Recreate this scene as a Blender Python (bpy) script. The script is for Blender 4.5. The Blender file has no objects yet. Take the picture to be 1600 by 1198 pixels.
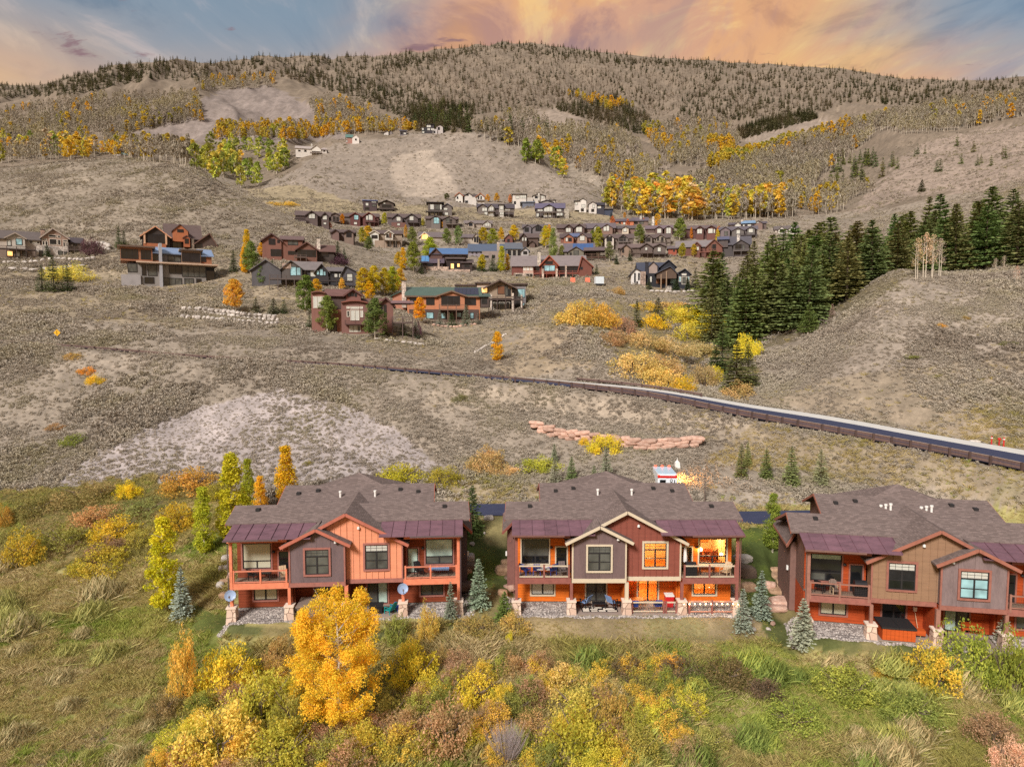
import bpy, math, random
import numpy as np
from mathutils import Vector, Matrix, Euler
R = math.radians
rnd = random.Random(11)
rng = np.random.default_rng(11)
SC = bpy.context.scene
COL = SC.collection

# ------------------------------------------------------------------ camera
HC = 22.0                      # height of the drone above the duplex patios
PITCH = R(4.0)
FPX = 24.0 / 36.0 * 1600.0
cam_d = bpy.data.cameras.new('camera')
cam_d.lens = 24.0; cam_d.sensor_width = 36.0; cam_d.sensor_fit = 'HORIZONTAL'
cam_d.clip_start = 0.5; cam_d.clip_end = 12000.0
cam = bpy.data.objects.new('camera', cam_d); COL.objects.link(cam)
cam.location = (0, 0, HC); cam.rotation_euler = (R(90) - PITCH, 0, 0)
SC.camera = cam

# ------------------------------------------------------------------ light
SUN_EL, SUN_AZ = R(38), R(-152)      # azimuth measured from +Y towards +X: behind the camera, to the left
sun_d = bpy.data.lights.new('sun', 'SUN'); sun_d.energy = 3.2; sun_d.angle = R(14); sun_d.color = (1.0, 0.965, 0.945)
sun = bpy.data.objects.new('sun', sun_d); COL.objects.link(sun)
sd = Vector((math.sin(SUN_AZ) * math.cos(SUN_EL), math.cos(SUN_AZ) * math.cos(SUN_EL), math.sin(SUN_EL)))
sun.rotation_euler = (-sd).to_track_quat('-Z', 'Y').to_euler()

world = bpy.data.worlds.new('World'); SC.world = world; world.use_nodes = True
def build_world():
    nt = world.node_tree; nt.nodes.clear(); N = nt.nodes.new; L = nt.links.new
    out = N('ShaderNodeOutputWorld'); bg = N('ShaderNodeBackground'); bg.inputs['Strength'].default_value = 0.12
    sky = N('ShaderNodeTexSky'); sky.sky_type = 'NISHITA'; sky.sun_disc = False
    sky.sun_elevation = SUN_EL; sky.sun_rotation = SUN_AZ; sky.dust_density = 2.0; sky.altitude = 2700
    geo = N('ShaderNodeTexCoord')
    def math_(op, a, b=None, c=None):
        n = N('ShaderNodeMath'); n.operation = op
        for i, v in enumerate((a, b, c)):
            if v is None: continue
            if isinstance(v, (int, float)): n.inputs[i].default_value = v
            else: L(v, n.inputs[i])
        return n.outputs[0]
    sep = N('ShaderNodeSeparateXYZ'); L(geo.outputs['Generated'], sep.inputs[0])
    # clouds on a flat layer: direction divided by height, so they shrink to the horizon
    zc = math_('ADD', math_('MAXIMUM', sep.outputs['Z'], 0.0), 0.16)
    cu = math_('DIVIDE', sep.outputs['X'], zc); cv = math_('DIVIDE', sep.outputs['Y'], zc)
    comb = N('ShaderNodeCombineXYZ'); L(cu, comb.inputs[0]); L(cv, comb.inputs[1])
    def noise(scale, detail, rough, dist, off, stretch=(1, 1, 1), rot=0):
        mp = N('ShaderNodeMapping'); mp.inputs['Location'].default_value = off; mp.inputs['Scale'].default_value = stretch
        mp.inputs['Rotation'].default_value = (0, 0, rot)
        L(comb.outputs[0], mp.inputs['Vector'])
        n = N('ShaderNodeTexNoise'); n.inputs['Scale'].default_value = scale; n.inputs['Detail'].default_value = detail
        n.inputs['Roughness'].default_value = rough; n.inputs['Distortion'].default_value = dist
        L(mp.outputs[0], n.inputs['Vector']); return n.outputs['Fac']
    def ramp(fac, stops, interp='EASE'):
        r = N('ShaderNodeValToRGB'); r.color_ramp.interpolation = interp
        el = r.color_ramp.elements
        while len(el) < len(stops): el.new(0.5)
        for e, (p, c) in zip(el, stops):
            e.position = p; e.color = (*c, 1) if len(c) == 3 else c
        L(fac, r.inputs[0]); return r.outputs[0]
    def mix(fac, a, b, mode='MIX'):
        n = N('ShaderNodeMix'); n.data_type = 'RGBA'; n.blend_type = mode
        for s, v in (('Factor', fac), (6, a), (7, b)):
            s = n.inputs[0] if s == 'Factor' else n.inputs[s]
            if isinstance(v, (int, float)): s.default_value = v
            elif isinstance(v, tuple): s.default_value = (*v, 1)
            else: L(v, s)
        return n.outputs[2]
    K = 0.66 / 0.12            # what the exposure of +0.6 shows as the colours below
    def rgb(r, g, b):
        f = lambda v: (v / 12.92 if v <= 0.04045 else ((v + 0.055) / 1.055) ** 2.4) * K
        return (f(r / 255), f(g / 255), f(b / 255))
    # cloud body colour: yellow-orange cores through salmon to lilac-grey edges
    n1 = noise(1.9, 9, 0.58, 0.9, (3.3, 0.2, 0), (1.0, 0.55, 1), 0.75)
    n2 = noise(4.6, 8, 0.62, 0.8, (1.7, 8.2, 0), (0.9, 0.5, 1), 0.7)
    body = ramp(n1, [(0.36, rgb(158, 136, 142)), (0.44, rgb(206, 160, 140)), (0.51, rgb(234, 176, 122)), (0.59, rgb(240, 198, 126)), (0.68, rgb(246, 222, 156))])
    body = mix(0.5, body, ramp(n2, [(0.36, rgb(160, 122, 120)), (0.50, rgb(220, 170, 136)), (0.64, rgb(250, 218, 152))]))
    # clear sky: slate blue from the sky model, greyed by thin high cloud
    clear = mix(0.82, sky.outputs[0], ramp(n2, [(0.30, rgb(104, 128, 144)), (0.52, rgb(136, 152, 162)), (0.70, rgb(190, 182, 182))]))
    # a broad bank of lit cloud, one ahead; streaky edges
    n3 = noise(0.50, 6, 0.55, 0.8, (0.62, 4.1, 0), (1.0, 0.55, 1), 0.25)
    az = math_('ARCTAN2', sep.outputs['X'], sep.outputs['Y'])
    # swell of the bank with azimuth (three banks round the horizon)
    wv = math_('MULTIPLY', math_('COSINE', math_('MULTIPLY', math_('SUBTRACT', az, 0.13), 4.7)), 0.17)
    cov = ramp(math_('ADD', n3, wv), [(0.35, (0, 0, 0)), (0.60, (1, 1, 1))])
    hi = ramp(sep.outputs['Z'], [(0.46, (0, 0, 0)), (0.80, (1, 1, 1))])     # away from the low sun's glow the cloud goes to plain grey
    body = mix(hi, body, rgb(186, 184, 190))
    col = mix(cov, clear, body)
    low = math_('MULTIPLY', math_('SUBTRACT', 0.42, sep.outputs['Z']), 3.0)   # warm band over the horizon
    lowm = math_('MULTIPLY', math_('MULTIPLY', ramp(low, [(0.05, (0, 0, 0)), (0.55, (1, 1, 1))]), ramp(n3, [(0.30, (0, 0, 0)), (0.52, (1, 1, 1))])), 0.95)
    lowm = math_('MULTIPLY', lowm, ramp(az, [(0.34, (1, 1, 1)), (0.52, (0.15, 0.15, 0.15))]))
    col = mix(lowm, col, mix(0.35, rgb(240, 190, 138), body))
    n4 = noise(5.5, 6, 0.6, 0.3, (5.9, 2.2, 0), (0.6, 1.5, 1), 0.1)
    dk = math_('MULTIPLY', ramp(n4, [(0.62, (0, 0, 0)), (0.70, (1, 1, 1))]), 0.85)
    col = mix(dk, col, rgb(140, 110, 118))
    L(col, bg.inputs['Color']); L(bg.outputs[0], out.inputs['Surface'])
build_world()
SC.view_settings.view_transform = 'Standard'; SC.view_settings.look = 'None'
SC.view_settings.exposure = 0.6; SC.view_settings.gamma = 1.0; SC.view_settings.use_curve_mapping = False
SC.cycles.max_bounces = 5; SC.cycles.diffuse_bounces = 3; SC.cycles.transparent_max_bounces = 8
SC.cycles.transmission_bounces = 3; SC.cycles.glossy_bounces = 2
SC.cycles.use_denoising = False; SC.cycles.sample_clamp_indirect = 2.5

# ------------------------------------------------------------------ camera geometry used to read places off the photograph
cp, sp = math.cos(PITCH), math.sin(PITCH)
def ray(px, py):
    """direction through a photo pixel as (x, z) per metre of depth"""
    a = (np.asarray(px, float) - 800.0) / FPX; b = (599.0 - np.asarray(py, float)) / FPX
    y = cp + b * sp
    return a / y, (-sp + b * cp) / y
def proj(x, y, z):
    d = y * cp - (z - HC) * sp; u = y * sp + (z - HC) * cp
    return 800 + FPX * x / d, 599 - FPX * u / d
def srgb(r, g, b):
    f = lambda v: (v / 12.92 if v <= 0.04045 else ((v + 0.055) / 1.055) ** 2.4)
    return (f(r / 255), f(g / 255), f(b / 255))

# ------------------------------------------------------------------ object helpers
def link(o, parent=None):
    COL.objects.link(o)
    if parent is not None: o.parent = parent
    return o
def tag(o, label=None, cat=None, group=None, kind=None):
    if label: o['label'] = label
    if cat: o['category'] = cat
    if group: o['group'] = group
    if kind: o['kind'] = kind
    return o
def empty(name, loc, rz=0.0, label=None, cat=None, group=None):
    o = bpy.data.objects.new(name, None); o.empty_display_size = 0.3; link(o)
    o.location = loc; o.rotation_euler = (0, 0, rz)
    return tag(o, label, cat, group)
def np_mesh(name, verts, faces, mats=(), smooth=False, attrs=None, fmat=None):
    """verts (N,3); faces (M,k) int array or list of tuples"""
    me = bpy.data.meshes.new(name)
    v = np.asarray(verts, np.float32)
    if isinstance(faces, np.ndarray):
        m, k = faces.shape
        me.vertices.add(len(v)); me.vertices.foreach_set('co', v.ravel())
        me.loops.add(m * k); me.loops.foreach_set('vertex_index', faces.astype(np.int32).ravel())
        me.polygons.add(m); me.polygons.foreach_set('loop_start', np.arange(0, m * k, k, dtype=np.int32))
        me.polygons.foreach_set('loop_total', np.full(m, k, np.int32))
        if fmat is not None: me.polygons.foreach_set('material_index', np.asarray(fmat, np.int32))
        if smooth: me.polygons.foreach_set('use_smooth', np.ones(m, bool))
        me.update(calc_edges=True)
    else:
        me.from_pydata([tuple(p) for p in v], [], [tuple(f) for f in faces])
        if fmat is not None: me.polygons.foreach_set('material_index', np.asarray(fmat, np.int32))
        if smooth: me.polygons.foreach_set('use_smooth', np.ones(len(me.polygons), bool))
        me.update()
    for mt in mats: me.materials.append(mt)
    for an, av in (attrs or {}).items():
        av = np.asarray(av, np.float32)
        if av.ndim == 1:
            a = me.attributes.new(an, 'FLOAT', 'POINT'); a.data.foreach_set('value', av)
        else:
            a = me.attributes.new(an, 'FLOAT_COLOR', 'POINT'); a.data.foreach_set('color', np.c_[av, np.ones(len(av))].astype(np.float32).ravel())
    return me
def obj(name, me, parent=None, loc=None, rz=None, color=None):
    o = bpy.data.objects.new(name, me); link(o, parent)
    if loc is not None: o.location = loc
    if rz is not None: o.rotation_euler = (0, 0, rz)
    if color is not None: o.color = (*color, 1)
    return o
class MB:
    """collects boxes, plates, bars and tubes, then links them as one mesh object"""
    def __init__(s): s.v = []; s.f = []
    def poly(s, pts):
        n = len(s.v); s.v += [tuple(p) for p in pts]; s.f.append(tuple(range(n, n + len(pts)))); return s
    def box(s, x0, x1, y0, y1, z0, z1):
        n = len(s.v)
        s.v += [(x0, y0, z0), (x1, y0, z0), (x1, y1, z0), (x0, y1, z0), (x0, y0, z1), (x1, y0, z1), (x1, y1, z1), (x0, y1, z1)]
        s.f += [tuple(n + i for i in q) for q in ((0, 3, 2, 1), (4, 5, 6, 7), (0, 1, 5, 4), (1, 2, 6, 5), (2, 3, 7, 6), (3, 0, 4, 7))]; return s
    def frustum(s, x, y, z0, z1, a0, a1, b0=None, b1=None):
        b0 = a0 if b0 is None else b0; b1 = a1 if b1 is None else b1
        n = len(s.v)
        s.v += [(x - a0, y - b0, z0), (x + a0, y - b0, z0), (x + a0, y + b0, z0), (x - a0, y + b0, z0), (x - a1, y - b1, z1), (x + a1, y - b1, z1), (x + a1, y + b1, z1), (x - a1, y + b1, z1)]
        s.f += [tuple(n + i for i in q) for q in ((0, 3, 2, 1), (4, 5, 6, 7), (0, 1, 5, 4), (1, 2, 6, 5), (2, 3, 7, 6), (3, 0, 4, 7))]; return s
    def prism(s, pts, d):
        """solid between polygon pts and the same polygon moved by d"""
        n = len(s.v); k = len(pts); d = Vector(d)
        s.v += [tuple(p) for p in pts] + [tuple(Vector(p) + d) for p in pts]
        s.f.append(tuple(range(n, n + k))); s.f.append(tuple(range(n + 2 * k - 1, n + k - 1, -1)))
        for i in range(k):
            j = (i + 1) % k; s.f.append((n + i, n + k + i, n + k + j, n + j))
        return s
    def slab(s, p, thick):
        """roof plate: polygon p is the top, thickened straight down"""
        return s.prism(p, (0, 0, -thick))
    def bar(s, a, b, w, h=None, up=(0, 0, 1)):
        a = Vector(a); b = Vector(b); h = w if h is None else h
        t = (b - a).normalized(); u = Vector(up)
        if abs(t.dot(u)) > 0.98: u = Vector((0, 1, 0))
        r = t.cross(u).normalized(); u = r.cross(t).normalized()
        n = len(s.v)
        for q in (a, b):
            for i, j in ((-1, -1), (1, -1), (1, 1), (-1, 1)): s.v.append(tuple(q + r * (i * w / 2) + u * (j * h / 2)))
        s.f += [tuple(n + i for i in q) for q in ((0, 3, 2, 1), (4, 5, 6, 7), (0, 1, 5, 4), (1, 2, 6, 5), (2, 3, 7, 6), (3, 0, 4, 7))]; return s
    def tube(s, pts, rad, k=6):
        pts = [Vector(p) for p in pts]; n0 = len(s.v)
        rad = rad if isinstance(rad, (list, tuple)) else [rad] * len(pts)
        for i, p in enumerate(pts):
            t = (pts[min(i + 1, len(pts) - 1)] - pts[max(i - 1, 0)]).normalized()
            u = Vector((0, 0, 1)) if abs(t.z) < 0.9 else Vector((1, 0, 0))
            r = t.cross(u).normalized(); w = r.cross(t)
            for j in range(k):
                a = 2 * math.pi * j / k; s.v.append(tuple(p + (r * math.cos(a) + w * math.sin(a)) * rad[i]))
        for i in range(len(pts) - 1):
            for j in range(k):
                q = (j + 1) % k; s.f.append((n0 + i * k + j, n0 + i * k + q, n0 + (i + 1) * k + q, n0 + (i + 1) * k + j))
        s.f.append(tuple(n0 + j for j in reversed(range(k)))); m = n0 + (len(pts) - 1) * k; s.f.append(tuple(m + j for j in range(k)))
        return s
    def lathe(s, x, y, prof, k=12):
        n0 = len(s.v)
        for r, z in prof:
            for j in range(k):
                a = 2 * math.pi * j / k; s.v.append((x + r * math.cos(a), y + r * math.sin(a), z))
        for i in range(len(prof) - 1):
            for j in range(k):
                q = (j + 1) % k; s.f.append((n0 + i * k + j, n0 + i * k + q, n0 + (i + 1) * k + q, n0 + (i + 1) * k + j))
        s.f.append(tuple(n0 + j for j in reversed(range(k)))); m = n0 + (len(prof) - 1) * k; s.f.append(tuple(m + j for j in range(k)))
        return s
    def mesh(s, name, mat, smooth=False):
        return np_mesh(name, s.v, s.f, [mat] if mat else [], smooth)
    def build(s, name, mat, parent=None, loc=None, rz=None, smooth=False, label=None):
        o = obj(name, s.mesh(name, mat, smooth), parent, loc, rz)
        if label: o['label'] = label
        return o
# ------------------------------------------------------------------ materials
def new_mat(name):
    m = bpy.data.materials.new(name); m.use_nodes = True; nt = m.node_tree
    return m, nt, nt.nodes['Principled BSDF']
def node(nt, kind, **kw):
    n = nt.nodes.new(kind)
    for k, v in kw.items():
        if k in n.inputs.keys(): n.inputs[k].default_value = v
        else: setattr(n, k, v)
    return n
def mixc(nt, fac, a, b, mode='MIX'):
    n = nt.nodes.new('ShaderNodeMix'); n.data_type = 'RGBA'; n.blend_type = mode
    for s, v in ((n.inputs[0], fac), (n.inputs[6], a), (n.inputs[7], b)):
        if isinstance(v, (int, float)): s.default_value = v
        elif isinstance(v, tuple): s.default_value = (*v[:3], 1)
        else: nt.links.new(v, s)
    return n.outputs[2]
def rampn(nt, fac, stops):
    r = nt.nodes.new('ShaderNodeValToRGB'); el = r.color_ramp.elements
    while len(el) < len(stops): el.new(0.5)
    for e, (p, c) in zip(el, stops):
        e.position = p; e.color = (c, c, c, 1) if isinstance(c, (int, float)) else (*c, 1)
    nt.links.new(fac, r.inputs[0]); return r.outputs[0]
def tex(nt, scale, detail=4, rough=0.6, stretch=(1, 1, 1), coord='Object', kind='noise', rot=(0, 0, 0)):
    tc = nt.nodes.new('ShaderNodeTexCoord'); mp = nt.nodes.new('ShaderNodeMapping')
    mp.inputs['Scale'].default_value = stretch; mp.inputs['Rotation'].default_value = rot
    nt.links.new(tc.outputs[coord], mp.inputs['Vector'])
    if kind == 'noise':
        t = node(nt, 'ShaderNodeTexNoise', Scale=scale, Detail=detail, Roughness=rough); o = t.outputs['Fac']
    else:
        t = node(nt, 'ShaderNodeTexVoronoi', Scale=scale); o = t.outputs['Distance']
    nt.links.new(mp.outputs[0], t.inputs['Vector']); return o
def bump(nt, bsdf, h, strength=0.4, dist=0.03):
    b = node(nt, 'ShaderNodeBump', Strength=strength, Distance=dist); nt.links.new(h, b.inputs['Height'])
    nt.links.new(b.outputs[0], bsdf.inputs['Normal'])
MATS = {}
def paint(name, c, rough=0.7, var=0.18, scale=3.0, stretch=(1, 1, 1), bmp=0.15, metal=0.0, rndv=0.0, spec=0.3):
    """painted or stained surface with weathering of its own"""
    if name in MATS: return MATS[name]
    m, nt, b = new_mat(name)
    b.inputs['Roughness'].default_value = rough; b.inputs['Metallic'].default_value = metal; b.inputs['Specular IOR Level'].default_value = spec
    n1 = tex(nt, scale, 6, 0.65, stretch); n2 = tex(nt, scale * 7, 3, 0.6, stretch)
    dark = tuple(v * (1 - var * 1.6) for v in c); lite = tuple(min(1, v * (1 + var)) for v in c)
    col = rampn(nt, n1, [(0.3, dark), (0.5, c), (0.72, lite)])
    col = mixc(nt, 0.35, col, rampn(nt, n2, [(0.3, dark), (0.7, lite)]))
    if rndv:
        oi = nt.nodes.new('ShaderNodeObjectInfo')
        hs = node(nt, 'ShaderNodeHueSaturation'); mr = node(nt, 'ShaderNodeMapRange'); nt.links.new(oi.outputs['Random'], mr.inputs[0])
        mr.inputs[3].default_value = 1 - rndv; mr.inputs[4].default_value = 1 + rndv
        nt.links.new(mr.outputs[0], hs.inputs['Value']); nt.links.new(col, hs.inputs['Color']); col = hs.outputs[0]
    nt.links.new(col, b.inputs['Base Color'])
    if bmp: bump(nt, b, n2, bmp, 0.02)
    MATS[name] = m; return m
def stone_mat(name, c1, c2, scale=2.2, gap=0.06, gapc=(0.12, 0.10, 0.09)):
    if name in MATS: return MATS[name]
    m, nt, b = new_mat(name); b.inputs['Roughness'].default_value = 0.9
    tc = nt.nodes.new('ShaderNodeTexCoord')
    v1 = node(nt, 'ShaderNodeTexVoronoi', Scale=scale); v2 = node(nt, 'ShaderNodeTexVoronoi', Scale=scale, feature='DISTANCE_TO_EDGE')
    nt.links.new(tc.outputs['Object'], v1.inputs['Vector']); nt.links.new(tc.outputs['Object'], v2.inputs['Vector'])
    sp_ = node(nt, 'ShaderNodeSeparateColor'); nt.links.new(v1.outputs['Color'], sp_.inputs[0])
    col = rampn(nt, sp_.outputs[0], [(0.1, c1), (0.9, c2)])
    col = mixc(nt, rampn(nt, tex(nt, 14, 4), [(0.3, 0.0), (0.75, 0.35)]), col, tuple(v * 0.55 for v in c1))
    e = rampn(nt, v2.outputs['Distance'], [(0.0, 0.0), (gap, 1.0)])
    col = mixc(nt, e, gapc, col); nt.links.new(col, b.inputs['Base Color']); bump(nt, b, e, 0.8, 0.05)
    MATS[name] = m; return m
def rock_mat(name, c1, c2, rndv=0.2):
    if name in MATS: return MATS[name]
    m, nt, b = new_mat(name); b.inputs['Roughness'].default_value = 0.92
    n1 = tex(nt, 1.6, 8, 0.65); n2 = tex(nt, 9, 6, 0.7)
    col = rampn(nt, n1, [(0.32, c1), (0.68, c2)]); col = mixc(nt, rampn(nt, n2, [(0.35, 0.5), (0.7, 0.0)]), col, tuple(v * 0.45 for v in c1))
    oi = nt.nodes.new('ShaderNodeObjectInfo'); hs = node(nt, 'ShaderNodeHueSaturation'); mr = node(nt, 'ShaderNodeMapRange')
    nt.links.new(oi.outputs['Random'], mr.inputs[0]); mr.inputs[3].default_value = 1 - rndv; mr.inputs[4].default_value = 1 + rndv
    nt.links.new(mr.outputs[0], hs.inputs['Value']); nt.links.new(col, hs.inputs['Color'])
    nt.links.new(hs.outputs[0], b.inputs['Base Color']); bump(nt, b, n2, 0.7, 0.08); MATS[name] = m; return m
def shingle_mat(name, c, course=0.2):
    """courses of asphalt shingles running across the slope: real butts are 1-2 px here"""
    if name in MATS: return MATS[name]
    m, nt, b = new_mat(name); b.inputs['Roughness'].default_value = 0.95; b.inputs['Specular IOR Level'].default_value = 0.15
    tc = nt.nodes.new('ShaderNodeTexCoord'); mp = nt.nodes.new('ShaderNodeMapping'); nt.links.new(tc.outputs['UV'], mp.inputs[0])
    br = node(nt, 'ShaderNodeTexBrick', Scale=1.0); br.inputs['Brick Width'].default_value = 0.34; br.inputs['Row Height'].default_value = course
    br.inputs['Mortar Size'].default_value = 0.015; br.inputs['Color1'].default_value = (0, 0, 0, 1); br.inputs['Color2'].default_value = (1, 1, 1, 1)
    br.inputs['Mortar'].default_value = (0.0, 0.0, 0.0, 1); br.offset = 0.37
    nt.links.new(mp.outputs[0], br.inputs['Vector'])
    nz = tex(nt, 2.5, 8, 0.75); n2 = tex(nt, 26, 3, 0.7)
    fac = mixc(nt, 0.5, br.outputs['Color'], n2)
    col = rampn(nt, fac, [(0.15, tuple(v * 0.62 for v in c)), (0.5, c), (0.85, tuple(min(1, v * 1.38) for v in c))])
    col = mixc(nt, rampn(nt, nz, [(0.3, 0.0), (0.75, 0.4)]), col, tuple(v * 0.7 for v in c))
    nt.links.new(col, b.inputs['Base Color']); bump(nt, b, br.outputs['Fac'], -0.5, 0.02); MATS[name] = m; return m
def glass_mat(name, c, rough=0.06, spec=0.6, curt=0.0):
    """window glass seen from outside by day: dark room, drawn blind or painted sky reflection behind a reflecting pane"""
    if name in MATS: return MATS[name]
    m, nt, b = new_mat(name); b.inputs['Roughness'].default_value = rough; b.inputs['Specular IOR Level'].default_value = spec
    if curt:
        w = node(nt, 'ShaderNodeTexWave', Scale=curt, Distortion=1.0); tc = nt.nodes.new('ShaderNodeTexCoord'); nt.links.new(tc.outputs['Object'], w.inputs['Vector'])
        nt.links.new(rampn(nt, w.outputs['Fac'], [(0, tuple(v * 0.72 for v in c)), (1, c)]), b.inputs['Base Color'])
    else:
        nt.links.new(rampn(nt, tex(nt, 0.8, 2), [(0.35, tuple(v * 0.6 for v in c)), (0.7, tuple(v * 1.3 for v in c))]), b.inputs['Base Color'])
    MATS[name] = m; return m
def clear_glass():
    if 'clear_glass' in MATS: return MATS['clear_glass']
    m, nt, b = new_mat('clear_glass'); nt.nodes.remove(b); out = nt.nodes['Material Output']
    tr = nt.nodes.new('ShaderNodeBsdfTransparent'); gl = node(nt, 'ShaderNodeBsdfGlossy', Roughness=0.03)
    mx = nt.nodes.new('ShaderNodeMixShader'); fr = node(nt, 'ShaderNodeFresnel', IOR=1.45)
    nt.links.new(fr.outputs[0], mx.inputs[0]); nt.links.new(tr.outputs[0], mx.inputs[1]); nt.links.new(gl.outputs[0], mx.inputs[2])
    nt.links.new(mx.outputs[0], out.inputs[0]); MATS['clear_glass'] = m; return m
def glow(name, c, s):
    if name in MATS: return MATS[name]
    m, nt, b = new_mat(name); b.inputs['Base Color'].default_value = (*c, 1)
    b.inputs['Emission Color'].default_value = (*c, 1); b.inputs['Emission Strength'].default_value = s
    MATS[name] = m; return m
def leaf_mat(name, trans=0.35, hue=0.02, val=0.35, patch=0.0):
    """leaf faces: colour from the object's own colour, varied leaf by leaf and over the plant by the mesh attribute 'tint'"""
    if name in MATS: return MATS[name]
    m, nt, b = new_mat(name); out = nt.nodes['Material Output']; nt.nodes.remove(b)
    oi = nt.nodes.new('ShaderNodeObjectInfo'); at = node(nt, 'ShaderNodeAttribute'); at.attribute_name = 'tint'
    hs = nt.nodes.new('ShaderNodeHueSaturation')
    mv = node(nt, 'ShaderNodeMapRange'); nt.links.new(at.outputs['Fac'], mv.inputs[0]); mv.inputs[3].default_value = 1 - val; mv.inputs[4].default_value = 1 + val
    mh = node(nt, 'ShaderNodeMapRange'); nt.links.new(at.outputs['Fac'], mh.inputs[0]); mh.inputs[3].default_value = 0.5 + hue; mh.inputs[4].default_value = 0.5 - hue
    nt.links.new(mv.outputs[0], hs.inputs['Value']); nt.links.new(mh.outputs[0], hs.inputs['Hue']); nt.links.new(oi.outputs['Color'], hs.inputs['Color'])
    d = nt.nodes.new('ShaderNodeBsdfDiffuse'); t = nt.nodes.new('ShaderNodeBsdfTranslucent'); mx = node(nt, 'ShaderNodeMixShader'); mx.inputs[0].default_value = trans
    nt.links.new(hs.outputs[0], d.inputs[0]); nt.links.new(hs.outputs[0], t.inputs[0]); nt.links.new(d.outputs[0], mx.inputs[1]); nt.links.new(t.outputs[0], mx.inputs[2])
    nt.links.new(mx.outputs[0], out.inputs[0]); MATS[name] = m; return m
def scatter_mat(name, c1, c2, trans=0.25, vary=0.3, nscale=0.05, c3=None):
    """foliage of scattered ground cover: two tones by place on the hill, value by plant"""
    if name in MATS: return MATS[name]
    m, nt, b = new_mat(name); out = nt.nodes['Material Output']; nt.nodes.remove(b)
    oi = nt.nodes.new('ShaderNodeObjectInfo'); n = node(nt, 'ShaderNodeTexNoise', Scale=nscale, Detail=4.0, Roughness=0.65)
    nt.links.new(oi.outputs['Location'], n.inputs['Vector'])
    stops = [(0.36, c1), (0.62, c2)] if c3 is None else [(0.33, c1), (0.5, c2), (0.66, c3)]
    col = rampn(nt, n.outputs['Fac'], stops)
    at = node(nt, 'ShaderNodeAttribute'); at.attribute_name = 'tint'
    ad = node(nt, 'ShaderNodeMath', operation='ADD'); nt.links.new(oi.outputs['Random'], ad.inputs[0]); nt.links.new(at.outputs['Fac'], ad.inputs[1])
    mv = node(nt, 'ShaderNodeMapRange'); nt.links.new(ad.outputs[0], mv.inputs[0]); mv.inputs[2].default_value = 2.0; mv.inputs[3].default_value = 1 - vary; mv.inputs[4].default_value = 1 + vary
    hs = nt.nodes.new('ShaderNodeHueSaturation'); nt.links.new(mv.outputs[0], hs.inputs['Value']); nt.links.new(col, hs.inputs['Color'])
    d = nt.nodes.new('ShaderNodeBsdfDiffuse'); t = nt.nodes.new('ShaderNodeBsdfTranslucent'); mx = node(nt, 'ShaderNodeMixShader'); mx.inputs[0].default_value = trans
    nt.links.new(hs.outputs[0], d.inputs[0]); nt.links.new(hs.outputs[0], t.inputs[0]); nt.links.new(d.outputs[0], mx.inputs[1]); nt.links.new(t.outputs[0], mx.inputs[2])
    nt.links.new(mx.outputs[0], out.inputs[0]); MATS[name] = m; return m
BARK = paint('bark', srgb(112, 96, 84), 0.95, 0.3, 4, (1, 1, 0.3), 0.4)
BARK_PALE = paint('pale_bark', srgb(196, 184, 164), 0.9, 0.22, 5, (1, 1, 2.5), 0.2)
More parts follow.
